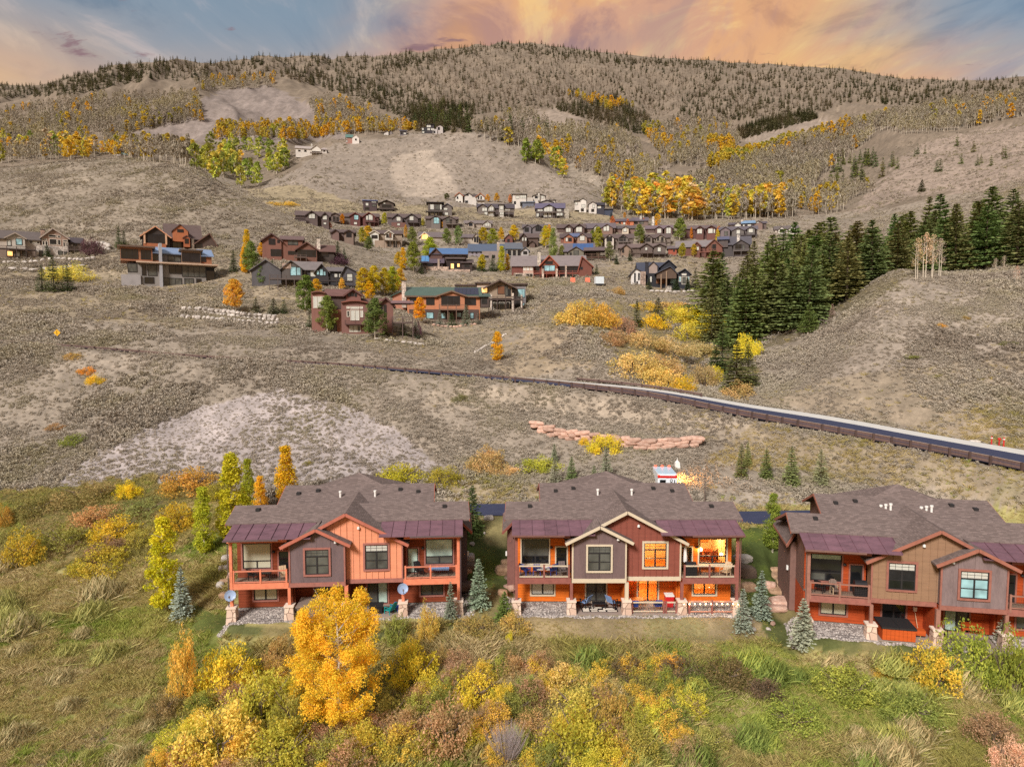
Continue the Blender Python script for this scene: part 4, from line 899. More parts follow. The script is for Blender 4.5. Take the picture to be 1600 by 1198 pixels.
for x, y, z, e in ((5.92, 1.15, 4.75, 16), (1.0, 2.0, 2.2, 22)):   # porch lamps that are on
    l = bpy.data.lights.new('porch_light', 'POINT'); l.energy = e; l.color = (1.0, 0.58, 0.22); l.shadow_soft_size = 0.08
    lo = bpy.data.objects.new('porch_light', l); link(lo, D2); lo.location = (x, y, z)
MB().lathe(1.0, 2.08, [(0.02, 2.2), (0.09, 2.15), (0.09, 2.0), (0.02, 1.95)], 8).build('porch_lamp', BULB, D2)
# ------------------------------------------------------------------ houses on the hill, each placed on the ground at its own distance
HOUSE_N = 0
GW = glow('lit_window', (1.0, 0.50, 0.16), 0.9)
GLS = dict(d=GL_DARK, l=GL_PALE, c=GL_CYAN, w=GW, g=GL_GREY, b=paint('brown_shutter', srgb(112, 74, 50), 0.7))
FR_L = paint('pale_window_frame', srgb(206, 196, 180), 0.6, 0.05, 2, bmp=0)
def hmat(c, kind='wall'):
    k = kind + '_%02x%02x%02x' % c; g = 0.3 * c[0] + 0.59 * c[1] + 0.11 * c[2]; c = tuple(int((g + (v - g) * 0.82) * 0.93) for v in c)
    if kind == 'roof': return paint(k, srgb(*c), 0.85, 0.18, 0.7, (1, 1, 3), 0.2)
    if kind == 'metal': return paint(k, srgb(*c), 0.4, 0.12, 0.5, (1, 1, 1), 0.05, spec=0.6)
    if kind == 'stone': return stone_mat(k, srgb(*[int(v * 0.82) for v in c]), srgb(*[min(255, int(v * 1.12)) for v in c]), 1.3, 0.06, srgb(*[int(v * 0.6) for v in c]))
    return paint(k, srgb(*c), 0.8, 0.14, 0.9, (1, 1, 0.5), 0.15)
def house(label, cx, base, blocks, Y=None, turn=0.0, group=None, chimneys=(), decks=(), cat='house', foot=1.6):
    """cx, base: photo pixel of the foot of the front wall.  Each block: dict with photo-pixel rectangle and roof kind; metres follow from the distance"""
    p = hit1(cx, base)
    if Y is not None and abs(p.y - Y) > 0.22 * Y:
        m, t = ray(cx, base); p = Vector((float(m) * Y, Y, HC + Y * float(t)))
    d = p.y * cp - (p.z - HC) * sp; s = d / FPX; el = (p.z - HC) / p.y
    az = math.atan2(p.x, p.y)
    root = empty('house', p, -az * 0.85 + turn, label, cat, group)
    for bl in blocks:
        x0, x1 = (bl['x'][0] - cx) * s, (bl['x'][1] - cx) * s
        z0 = (base - bl['z'][0]) * s; ze = (base - bl['z'][1]) * s; yf = bl.get('y', 0.0); D = bl.get('d', max(5.0, min(9.0, (x1 - x0))))
        wm = hmat(bl['w'], bl.get('wk', 'wall')); rm = hmat(bl.get('r', (110, 95, 88)), bl.get('rk', 'roof')); k = bl['k']; ov = bl.get('ov', 0.55)
        zb = z0 - (foot if bl['z'][0] >= base - 1 else 0.0)
        corr = yf * el
        z0 += corr; ze += corr; zb += corr * 0
        zr = (base - bl['z'][2]) * s + corr if len(bl['z']) > 2 else ze + 0.4
        W = MB(); plates = []; xm = (x0 + x1) / 2 if 'apex' not in bl else (bl['apex'] - cx) * s
        th = 0.22
        if k == 'g':        # gable to the front
            W.prism([(x0, yf, zb), (x1, yf, zb), (x1, yf, ze), (xm, yf, zr - th), (x0, yf, ze)], (0, D, 0))
            sl = (zr - ze) / max(0.3, (xm - x0)); sr = (zr - ze) / max(0.3, (x1 - xm))
            el_ = ze - ov * sl + th; er_ = ze - ov * sr + th
            yr = yf - ov * bl.get('fo', 1.0)
            plates = [[(xm, yr, zr), (xm, yf + D, zr), (x0 - ov, yf + D, el_), (x0 - ov, yr, el_)], [(xm, yr, zr), (xm, yf + D, zr), (x1 + ov, yf + D, er_), (x1 + ov, yr, er_)]]
        elif k == 's':      # ridge along the front
            zt = zr + (D / 2) * el
            W.prism([(x0, yf, zb), (x0, yf + D, zb), (x0, yf + D, ze), (x0, yf + D / 2, zt - th), (x0, yf, ze)], (x1 - x0, 0, 0))
            sl = (zt - ze) / (D / 2); e2 = ze - ov * sl + th
            plates = [[(x0 - ov, yf - ov, e2), (x1 + ov, yf - ov, e2), (x1 + ov, yf + D / 2, zt), (x0 - ov, yf + D / 2, zt)], [(x0 - ov, yf + D + ov, e2), (x1 + ov, yf + D + ov, e2), (x1 + ov, yf + D / 2, zt), (x0 - ov, yf + D / 2, zt)]]
        elif k == 'h':      # hipped
            zt = zr + (D / 2) * el; q = min((x1 - x0) / 2 - 0.2, D / 2)
            W.box(x0, x1, yf, yf + D, zb, ze)
            a, b, c, e = (x0 - ov, yf - ov, ze), (x1 + ov, yf - ov, ze), (x1 + ov, yf + D + ov, ze), (x0 - ov, yf + D + ov, ze)
            r0, r1 = (x0 + q, yf + D / 2, zt), (x1 - q, yf + D / 2, zt)
            plates = [[a, b, r1, r0], [b, c, r1], [c, e, r0, r1], [e, a, r0]]
        elif k == 'f':      # flat roof with a projecting edge
            W.box(x0, x1, yf, yf + D, zb, ze)
            plates = [[(x0 - ov, yf - ov, ze + 0.35), (x1 + ov, yf - ov, ze + 0.35), (x1 + ov, yf + D, ze + 0.35), (x0 - ov, yf + D, ze + 0.35)]]; th = 0.348
        elif k == 'm':      # single pitch rising to the back
            zt = zr + D * el
            W.prism([(x0, yf, zb), (x0, yf + D, zb), (x0, yf + D, zt - th), (x0, yf, ze)], (x1 - x0, 0, 0))
            plates = [[(x0 - ov, yf - ov, ze + th), (x1 + ov, yf - ov, ze + th), (x1 + ov, yf + D, zt + th), (x0 - ov, yf + D, zt + th)]]
        elif k == 'a':      # arched roof
            n = 8; arc = [(x0 + (x1 - x0) * i / n, ze + (zr - ze) * math.sin(math.pi * (0.12 + 0.76 * i / n))) for i in range(n + 1)]
            W.prism([(x0, yf, zb), (x1, yf, zb)] + [(a, yf, b) for a, b in reversed(arc)], (0, D, 0))
            for (a, b), (c, e) in zip(arc[:-1], arc[1:]): plates.append([(a, yf - ov, b + th + .02), (c, yf - ov, e + th + .02), (c, yf + D, e + th + .02), (a, yf + D, b + th + .02)])
        elif k == 'b':      # bare box (terrace, stair tower, base)
            W.box(x0, x1, yf, yf + D, zb, ze)
        wo = W.build(bl.get('name', 'wall'), wm, root)
        if plates:
            mb = MB()
            for q in plates: mb.slab(q, th)
            ro = mb.build('roof', rm, root)
            if bl.get('trim'):
                tm = hmat(bl['trim'])
                if k == 'g':
                    for e_, xe in ((el_, x0 - ov), (er_, x1 + ov)): MB().bar((xm, yr - 0.04, zr - 0.16), (xe, yr - 0.04, e_ - 0.16), 0.08, 0.32).build('fascia', tm, ro)
                else: MB().box(x0 - ov, x1 + ov, yf - ov - 0.09, yf - ov - 0.01, plates[0][0][2] - 0.35, plates[0][0][2]).build('fascia', tm, ro)
            if bl.get('solar'):
                a, b = bl['solar']; q = plates[0]
                A = [Vector(v) for v in q]
                f = lambda u, v: A[0].lerp(A[1], u).lerp(A[3].lerp(A[2], u), v) + Vector((0, -0.05, 0.10))
                if k == 'g': q = plates[1]; A = [Vector(v) for v in (q[3], q[0], q[1], q[2])]; f = lambda u, v: A[0].lerp(A[1], v).lerp(A[3].lerp(A[2], v), u) + Vector((0.05, 0, 0.12))
                cols = max(2, int(bl.get('cols', 4)))
                for i in range(cols):
                    u0 = a + (b - a) * i / cols; u1 = a + (b - a) * (i + 0.94) / cols
                    MB().slab([f(u0, 0.12), f(u1, 0.12), f(u1, 0.9), f(u0, 0.9)], 0.06).build('solar_panel', hmat(bl.get('sc', (58, 88, 136)), 'metal'), ro)
        for wdw in bl.get('win', ()):
            a, b, c, e = wdw[:4]; kd = wdw[4] if len(wdw) > 4 else 'd'
            xa, xb = (a - cx) * s, (c - cx) * s; za, zb_ = (base - e) * s + corr, (base - b) * s + corr
            wd = MB(); fw = 0.12; y = yf
            wd.box(xa - fw, xa, y - 0.10, y - 0.01, za - fw, zb_ + fw).box(xb, xb + fw, y - 0.10, y - 0.01, za - fw, zb_ + fw).box(xa, xb, y - 0.10, y - 0.01, zb_, zb_ + fw).box(xa, xb, y - 0.10, y - 0.01, za - fw, za)
            nm = int(max(1, round((xb - xa) / 1.3)))
            for q in range(1, nm): xx = xa + (xb - xa) * q / nm; wd.box(xx - 0.045, xx + 0.045, y - 0.09, y - 0.01, za, zb_)
            wo_ = wd.build('window', FR_L if bl.get('fl') else FRAME_D, root)
            MB().box(xa, xb, y - 0.05, y - 0.012, za, zb_).build('pane', GLS[kd], wo_)
    for (a, b, c, col) in chimneys:
        yy = 2.2; xx = (a - cx) * s; zt = (base - b) * s + yy * el; zb = (base - c) * s
        h = MB().frustum(xx, yy, zb - 2.0, zt, 0.55, 0.5).build('chimney', hmat(col, 'stone'), root)
        MB().box(xx - 0.62, xx + 0.62, yy - 0.62, yy + 0.62, zt + .002, zt + 0.2).build('chimney_cap', hmat((90, 84, 80)), h)
    for dk in decks:
        x0, x1, yb, h, dep, col = dk[:6]; xa, xb = (x0 - cx) * s, (x1 - cx) * s; z = (base - yb) * s; y1 = dk[6] if len(dk) > 6 else 0.0; hh = h * s
        M = hmat(col)
        f_ = MB().box(xa, xb, y1 - dep, y1 - 0.02, z - 0.28, z).build('deck', M, root)
        rl = MB(); n = max(2, int((xb - xa) / 1.9)); yy = y1 - dep + 0.06
        rl.box(xa, xb, yy - 0.05, yy + 0.05, z + hh - 0.1, z + hh); rl.box(xa, xb, yy - 0.03, yy + 0.03, z + 0.10, z + 0.16)
        for i in range(int((xb - xa) / 0.32)): xx = xa + 0.32 * i; rl.box(xx - 0.018, xx + 0.018, yy - 0.02, yy + 0.02, z + 0.16, z + hh - 0.1)
        rl.build('railing', M, f_)['kind'] = 'stuff'
        for i in range(n + 1):
            xx = xa + (xb - xa) * i / n; zz = -foot if len(dk) < 8 else z - 0.3
            MB().box(xx - 0.09, xx + 0.09, yy - 0.09, yy + 0.09, zz, z + hh + 0.08).build('deck_post', M, f_)
    return root
def B(k, x, z, w, r=(110, 95, 88), **kw): return dict(k=k, x=x, z=z, w=w, r=r, **kw)
BR, RD, GY, TN, CRM, OR = (112, 84, 72), (128, 76, 62), (112, 102, 98), (150, 128, 106), (214, 202, 186), (200, 118, 70)
DK, BL, RF, RG, RM = (66, 58, 56), (48, 50, 58), (104, 86, 80), (120, 110, 108), (122, 82, 74)

house('stone and timber house with two front gables below the bare hill, far left', 62, 402, [
    B('s', (-14, 62), (402, 375, 363), (196, 178, 160), (108, 94, 88), y=1.5, d=9, win=[(0, 377, 9, 384, 'l'), (49, 377, 53, 381, 'd'), (55, 378, 58, 381, 'l'), (59, 378, 62, 381, 'd')], fl=1),
    B('g', (21, 44), (391, 374, 366), (202, 190, 172), (84, 70, 64), d=6, trim=(170, 150, 132), win=[(33, 375.5, 40, 384, 'c'), (22, 378, 26, 386, 'l')]),
    B('g', (66, 100), (383, 370, 355.5), (176, 140, 118), (84, 72, 74), d=11, trim=(180, 160, 142), apex=81, fl=1, win=[(75.5, 366.5, 84.5, 369.5), (87, 367, 90, 369.5), (76, 373, 85, 381), (87, 373.5, 90, 381), (66.8, 377, 69, 382.5), (70.5, 377, 73, 382.5), (66.5, 373.3, 72, 374.8), (94, 373.3, 99, 375), (94, 377, 96, 385), (98, 377, 99.6, 385)]),
    B('s', (100, 117), (402, 376, 368), (150, 136, 120), (84, 72, 74), y=2, d=7, win=[(108, 378, 111, 381), (104, 379, 106, 382, 'l')]),
    B('b', (58, 100), (402, 383), (204, 188, 172), wk='stone', y=-0.4, d=6, win=[(62, 392, 66, 401), (87, 391, 92, 398, 'g'), (95, 392, 98, 399, 'g')]),
    B('b', (10, 58), (402, 391.5), (150, 126, 108), y=1.2, d=6, win=[(20, 395, 27, 402, 'w'), (31, 395, 36, 402, 'l'), (40, 395, 45, 402, 'g')])],
    chimneys=[(66.5, 359.5, 372, (190, 150, 126))], decks=[(10, 58, 391.5, 3.5, 2.0, (84, 66, 58)), (101, 117, 388, 5, 2.0, (96, 78, 68))], Y=205)
house('grey flat-roofed house stepped in two storeys with a tall pale fin wall', 268, 446, [
    B('b', (209, 318), (446, 414.5), (150, 142, 134), y=0, d=9, win=[(214, 435, 226, 443.5), (231.5, 435, 243.5, 443.5), (257, 435, 282, 447, 'g'), (287, 434.5, 299, 444, 'g'), (304, 434.5, 310, 444), (209.5, 415.5, 221, 427, 'g'), (228.5, 415, 233, 431.5), (236.5, 416, 248, 431.5, 'g'), (266, 415.5, 283, 427), (284, 415, 317, 431, 'g')]),
    B('b', (318, 331), (446, 414.5), (58, 58, 60), y=0.6, d=8, win=[(319, 421, 330.5, 444)]),
    B('f', (226, 330), (414.4, 413), (196, 164, 136), (206, 170, 140), y=-0.7, d=9, ov=0.9, trim=(214, 178, 146), name='canopy'),
    B('f', (200, 243), (411, 390), (170, 108, 72), (186, 168, 150), y=-0.4, d=8, ov=0.7, trim=(120, 92, 74), win=[(201.5, 394, 223, 407), (228, 394, 240, 407)]),
    B('m', (243, 252), (411, 398, 387.5), (160, 104, 70), (128, 150, 186), rk='metal', y=0.2, d=6, win=[(243, 399.3, 251, 407.5)]),
    B('m', (257, 283), (411, 398, 387.5), (132, 126, 122), (128, 150, 186), rk='metal', y=0.8, d=6, win=[(265, 400.5, 282, 408, 'g')]),
    B('f', (283.4, 311), (411, 391), (150, 118, 92), (170, 150, 132), y=-0.4, d=7, trim=(96, 78, 66), win=[(284.5, 395, 309, 407.5)]),
    B('m', (311.3, 327), (411, 399, 387.5), (172, 108, 72), (128, 150, 186), rk='metal', y=0.2, d=6, win=[(311.8, 399.8, 318, 406.5)]),
    B('b', (251.8, 256), (446, 382), (176, 174, 176), y=-1.3, d=5, name='fin_wall'),
    B('b', (200, 226), (446, 431.5), (176, 168, 164), y=-0.5, d=4, name='garden_wall')], Y=176, turn=0.12)
house('brown lodge with an orange timber-framed porch gable above the grey flat-roofed house', 280, 392, [
    B('s', (262, 312), (392, 371, 350), (84, 68, 60), (106, 84, 78), y=4, d=10, win=[(272, 376, 284, 388)]),
    B('g', (229, 267), (392, 371.5, 356), (70, 58, 52), (112, 90, 82), d=9, trim=(224, 150, 104), solar=(0.02, 0.6), sc=(92, 132, 190), cols=2, win=[(238, 369, 260, 382, 'd')]),  # dark pane stands in for the shade of the open porch recess
    B('g', (272, 294), (376, 361, 350), (196, 108, 62), (96, 76, 70), y=2.5, d=8, ov=0.3, win=[(279, 359, 287, 362.5, 'd')]),
    B('g', (287, 296), (384.5, 371, 367), (186, 100, 58), (96, 76, 70), y=1.5, d=5, ov=0.25, win=[(289.2, 373, 293.5, 379.5, 'd')]),
    B('g', (304, 334), (392, 379, 361.5), (98, 76, 64), (106, 84, 78), y=2, d=10, trim=(120, 84, 68), apex=325, win=[(304, 380, 313, 388)]),
    B('b', (231, 262), (388, 382.5), (186, 104, 62), y=-0.3, d=1, name='balcony_wall'), B('b', (231.5, 234), (384, 366), (226, 170, 128), y=-0.5, d=0.4, name='porch_post'), B('b', (261, 263.5), (384, 366), (226, 170, 128), y=-0.5, d=0.4, name='porch_post'), B('b', (298.5, 302), (390, 372), (150, 128, 104), wk='stone', y=1.4, d=1, name='stone_pier')], Y=198, turn=0.1)
house('reddish brown two-storey house with a pale chimney on the brush slope', 455, 408, [
    B('g', (413, 441), (408, 377, 366), (140, 88, 72), (120, 86, 76), d=9, trim=(96, 66, 58), win=[(423, 375, 431.5, 383), (435.5, 377, 438, 380), (425.5, 391, 440, 400.5)]),
    B('s', (441, 472), (408, 374.5, 368.5), (138, 86, 68), (116, 90, 84), y=0.5, d=8, win=[(451, 375.8, 465, 382.5, 'g'), (451, 393, 463, 397.5)]),
    B('g', (464, 494), (408, 389, 377.5), (128, 84, 66), (120, 84, 72), y=-1.5, d=9, trim=(110, 72, 60), win=[(465, 390.5, 492, 400, 'd')]),
    B('s', (494, 520), (408, 391, 381), (76, 62, 54), (112, 80, 70), y=1, d=8, win=[(501, 392, 511, 399)])],  # dark pane paints the shade of the recess under this wing
    chimneys=[(496.5, 371.5, 384, (224, 204, 182))], decks=[(461, 478, 402.5, 3, 1.4, (110, 88, 76), -1.5)], Y=196)
house('charcoal house with pale blinds and a long railed deck', 487, 446, [
    B('g', (398, 441), (446, 423, 407), (96, 90, 92), (116, 106, 106), y=1.5, d=8, apex=419),
    B('g', (443, 473), (446, 420.5, 407.5), (100, 90, 84), (114, 104, 100), d=8, apex=457, win=[(456, 418, 464, 431, 'c'), (465, 419, 470.5, 430.5, 'c')]),
    B('s', (459, 500), (446, 421, 408), (72, 66, 66), (128, 116, 112), y=2, d=9, win=[(475, 423, 478, 431, 'g'), (485, 423.5, 493, 432, 'l')]),
    B('g', (493, 512), (446, 423, 411), (58, 54, 56), (124, 112, 108), y=0.5, d=8, win=[(495, 422.5, 498, 429, 'c'), (499.5, 420.5, 504, 430, 'c'), (505, 424, 508, 430, 'c')]),
    B('s', (512, 533), (446, 422.5, 416), (62, 58, 60), (116, 106, 106), y=1.2, d=7, win=[(521.5, 427, 526, 433, 'l'), (528.5, 427, 533, 433, 'l')]),
    B('g', (533, 559), (446, 425, 413.5), (92, 86, 90), (112, 104, 104), y=1, d=8, apex=539, win=[(541, 427, 549, 438, 'l')]),
    B('b', (528, 536), (450, 439), (158, 138, 116), wk='stone', y=-0.6, d=2, name='stone_base'), B('b', (444, 457), (421, 412.5), (206, 170, 146), wk='stone', y=-0.12, d=0.3, name='stone_panel')],
    decks=[(426, 474, 437, 5, 2.2, (104, 88, 80)), (500, 550, 438.5, 5, 2.0, (70, 60, 58))], Y=172)
house('maroon house with arched roofs and white glazed doors', 560, 520, [
    B('a', (490, 511), (520, 461, 457.5), (148, 96, 82), (140, 88, 74), d=8, fl=1, win=[(493.5, 465, 498, 481, 'l'), (499.2, 465, 503.6, 481, 'l'), (505, 465, 509.3, 481, 'l')]),
    B('s', (511, 545), (484, 461, 449.5), (92, 72, 64), RM, y=3, d=7),
    B('g', (541, 564), (484, 459.5, 450), (142, 92, 80), RM, y=2.2, d=6, trim=(110, 70, 62), win=[(545, 458.5, 547, 462), (549.5, 457.5, 552, 461.5), (555, 458.5, 557, 462)]),
    B('b', (511, 534.6), (520, 483.5), (158, 98, 72), y=0.8, d=6, win=[(518, 507, 526, 519)]),
    B('a', (535, 575), (520, 476, 471.5), (138, 92, 80), (150, 84, 66), y=-0.8, d=9, fl=1, win=[(543.7, 480, 546.8, 482, 'l'), (549.3, 480, 561, 482.2, 'l'), (563.5, 480, 566.8, 482, 'l'), (549.5, 485.5, 554.8, 500.5, 'l'), (556, 485.5, 561.2, 500.5, 'l'), (544, 486.5, 546.6, 494.5, 'd'), (564.3, 486, 567, 495, 'l'), (547.5, 509.5, 552, 518, 'l'), (553, 509.5, 558, 518, 'l'), (559, 510, 563, 517.5, 'g')]),
    B('s', (548, 604), (520, 475.5, 464.5), (104, 78, 68), RM, y=1.5, d=8),
    B('g', (591, 614), (520, 476, 464), (140, 92, 78), RM, y=0.0, d=9, trim=(104, 66, 58), win=[(600, 477, 602.6, 495), (594.5, 477, 597, 486)]),
    B('m', (614, 642), (474.5, 474, 469.5), (120, 86, 78), (140, 104, 104), y=-0.6, d=5, ov=0.5, name='porch_beam')],
    decks=[(541, 571, 505.5, 4.5, 1.3, (110, 74, 66), -0.8, 1), (612, 643, 503.5, 8, 3.6, (104, 84, 76))], Y=139)
house('orange house with a green metal roof, dark solar panels and a gabled balcony', 695, 503, [
    B('s', (637, 750), (503, 462, 447.5), (206, 126, 82), (72, 98, 84), rk='metal', d=9, ov=0.6, solar=(0.64, 0.955), sc=(34, 40, 66), cols=6, trim=(120, 92, 72), win=[(667, 466.5, 678.5, 476), (642, 466.5, 650, 475), (726, 466.5, 743, 476)]),
    B('g', (686, 726), (484, 462.5, 454.5), (196, 122, 82), (78, 98, 84), rk='metal', y=-1.4, d=6, trim=(128, 98, 76), win=[(690.5, 463.5, 718, 477, 'd')]),  # wide dark pane stands in for the shaded balcony recess
    B('b', (640, 748), (503, 483.5), (96, 72, 62), y=-0.15, d=3, name='lower_wall', win=[(667, 488.5, 677, 497, 'c'), (690, 489, 696, 497, 'c'), (698.5, 488, 703, 501, 'l'), (714, 489, 720.5, 495, 'c'), (735, 489, 739.5, 497, 'c')]),
    B('b', (664, 745), (506, 499), (150, 124, 104), wk='stone', y=-0.5, d=1, name='stone_base'),
    B('g', (613, 634), (503, 462, 452), (196, 126, 96), (72, 98, 84), y=3, d=8, apex=632), B('m', (751, 763), (480, 464, 459), (90, 74, 66), (78, 98, 88), y=-0.8, d=4, win=[(753, 466, 760, 474, 'd')])],
    chimneys=[(631.5, 440, 468, (232, 206, 184))], decks=[(687, 726, 483.8, 7, 1.6, (120, 88, 70), -1.4)], Y=147)
house('tan stone house with a broad low gable and pale stone columns', 785, 484, [
    B('f', (712, 748), (466, 446), (196, 176, 156), (104, 84, 76), y=4, d=8, trim=(92, 74, 66)), B('f', (745, 764), (466, 443), (206, 180, 156), (104, 84, 76), y=2, d=8, trim=(92, 74, 66), win=[(750, 450, 761, 457, 'w')]),  # glowing pane stands in for a warmly lit stretch of wall
    B('g', (763, 800), (466, 447.5, 437.5), (164, 138, 112), (112, 92, 82), d=11, ov=1.4, trim=(108, 84, 72), win=[(778, 447.5, 788, 459.5, 'b'), (790, 446, 793, 462, 'g'), (794, 452, 797.5, 462, 'd')]),
    B('f', (799, 822), (484, 444.5), (140, 132, 132), (104, 86, 78), y=2.5, d=7, trim=(100, 80, 70), win=[(803, 449.5, 807, 451), (809.5, 451.5, 820, 464, 'c'), (810, 474, 820, 480, 'c')]),
    B('b', (766, 813), (484, 469.5), (60, 52, 48), y=1.2, d=6, fl=1, win=[(771.5, 472.5, 775.5, 483, 'g'), (780, 472.5, 787.5, 483, 'g'), (791, 472, 796, 483, 'd')]),  # shade of the recess under the deck put into the wall colour
    B('b', (766, 769), (486, 460), (226, 204, 182), y=-2.1, d=0.8, wk='stone', name='stone_column'), B('b', (799.5, 802.5), (486, 458.5), (226, 204, 182), wk='stone', y=-2.1, d=0.8, name='stone_column'), B('b', (813.5, 816), (486, 461), (226, 204, 182), wk='stone', y=-2.1, d=0.8, name='stone_column')],
    decks=[(764, 816, 468, 4, 2.2, (88, 70, 62))], Y=158)
house('dark timber lodge with a bright blue metal roof on a pale stone terrace', 705, 421, [
    B('s', (673, 729), (421, 397, 387.3), (84, 64, 56), (66, 112, 168), rk='metal', y=2, d=9, trim=(70, 54, 50), win=[(702, 399, 710, 402), (714, 399, 722, 402)]),
    B('g', (671, 691), (410, 398.5, 387.8), (104, 74, 66), (92, 74, 70), y=1.6, d=4, ov=0.4, trim=(70, 54, 48)),
    B('s', (658, 692), (420, 410, 399.5), (74, 58, 54), (96, 80, 90), y=0, d=7, solar=(0.08, 0.4), sc=(80, 140, 196), cols=2, win=[(668, 411.5, 676, 416)]),
    B('m', (698, 724), (421, 405, 400), (56, 42, 38), (100, 82, 76), y=0.4, d=5, win=[(704.5, 412, 709, 419.5, 'w'), (714.5, 412, 718, 417, 'w'), (710.5, 411, 714, 419, 'd')]),  # near-black wall colour stands in for shade inside the centre porch
    B('m', (722, 738), (421, 411, 406), (72, 56, 50), (98, 82, 78), y=0, d=6, win=[(726, 413, 733, 417)]),
    B('b', (666, 701), (428, 417), (206, 172, 148), wk='stone', y=-1.6, d=3, name='stone_terrace'), B('b', (701, 734), (428, 421), (206, 172, 148), wk='stone', y=-2.2, d=3, name='stone_terrace'), B('b', (684, 687), (419, 405), (176, 150, 130), y=-0.6, d=0.6, name='porch_post')], Y=228)
house('long low house with slate blue roofs, lilac walls and white glass bays', 775, 404, [
    B('s', (732, 808), (404, 392, 380.8), (150, 140, 146), (78, 92, 116), rk='metal', y=2, d=10, win=[(737, 394, 738.6, 396), (743.5, 394, 745.2, 396), (751, 393.6, 752.6, 395.6), (763, 399, 768, 403)]),
    B('b', (753, 790), (404, 392.5), (150, 132, 122), y=1.4, d=2, win=[(757, 400, 763, 404), (769, 399, 773, 403)]),
    B('m', (791, 815), (404, 389.5, 379.5), (70, 76, 84), (84, 96, 114), rk='metal', y=0.8, d=8, fl=1, win=[(792.5, 391, 799, 400), (801, 391, 806.5, 400), (808.5, 390, 814, 400)]),
    B('g', (815, 826), (404, 391, 386), (184, 176, 172), (84, 96, 114), y=0.6, d=6, win=[(818, 393, 823.5, 397)])],
    chimneys=[(778.5, 378.3, 388, (214, 190, 168))], Y=238)
house('red-brown log lodge with a tall centre gable and stone piers', 860, 433, [
    B('s', (799, 915), (433, 414.5, 398.5), (128, 70, 56), (138, 124, 120), y=2.2, d=11, win=[(837, 417, 842, 424), (875, 416, 882, 425), (886, 415.8, 904, 424.5)]),
    B('g', (845, 871), (433, 413.5, 399), (150, 74, 50), (134, 108, 100), y=0, d=9, trim=(176, 84, 56), fl=0, win=[(851, 415, 866.5, 423.5, 'c'), (852.5, 408.8, 863, 412.5, 'd'), (847.5, 416, 849.8, 422, 'd')]),
    B('g', (905, 925), (433, 416, 400.5), (128, 72, 56), (134, 116, 110), y=1.4, d=9, trim=(150, 78, 58), apex=909, win=[(907.5, 418, 910, 421)]),
    B('h', (817, 833), (433, 415.5, 406), (206, 164, 142), (138, 124, 120), y=0.8, d=5, fl=1, win=[(818, 416.3, 821, 422, 'l'), (823.2, 416.3, 826.2, 422, 'l'), (828.4, 416.3, 831.4, 422, 'l')]),
    B('b', (804, 834), (435, 426.5), (190, 168, 146), wk='stone', y=0.4, d=3, name='stone_base', win=[(806, 429, 814.5, 434), (823, 428.6, 825.8, 434.5), (828.4, 428.6, 831, 434.5)]),
    B('b', (846.5, 849.8), (436, 420), (216, 184, 160), wk='stone', y=-1.9, d=0.9, name='stone_pier'), B('b', (868, 871.3), (436, 420), (216, 184, 160), wk='stone', y=-1.9, d=0.9, name='stone_pier'), B('b', (882.5, 885), (436, 415), (216, 184, 160), wk='stone', y=-1.9, d=0.9, name='stone_pier'),
    B('b', (836, 904), (433, 428), (70, 46, 40), y=1.6, d=1, win=[(851, 428.5, 865, 433), (875, 428.5, 885, 433), (888, 428.5, 893, 433)])],
    chimneys=[(842, 393.5, 405, (206, 190, 168))], decks=[(834, 904, 427.6, 3.6, 1.8, (142, 70, 54))], Y=214)
house('olive-grey house with blue solar panels and a covered side porch', 910, 406, [
    B('s', (882, 928), (406, 392, 379.5), (120, 110, 94), (112, 100, 106), y=2.5, d=10, solar=(0.3, 0.95), sc=(50, 90, 150), cols=5),
    B('g', (888, 912), (406, 393, 385), (126, 116, 98), (108, 96, 100), d=8, win=[(896.5, 392, 904, 400, 'g'), (890.5, 395, 893, 400, 'd')]),
    B('m', (914, 945), (393, 392.3, 387), (96, 78, 68), (112, 92, 90), y=-1.0, d=6, name='porch_beam'), B('b', (913, 938), (406, 393), (76, 64, 56), y=2.2, d=4, win=[(921, 394, 930, 401), (932, 395, 937, 401, 'l')])],
    decks=[(914, 945, 403, 5, 2.6, (112, 82, 66))], Y=246)
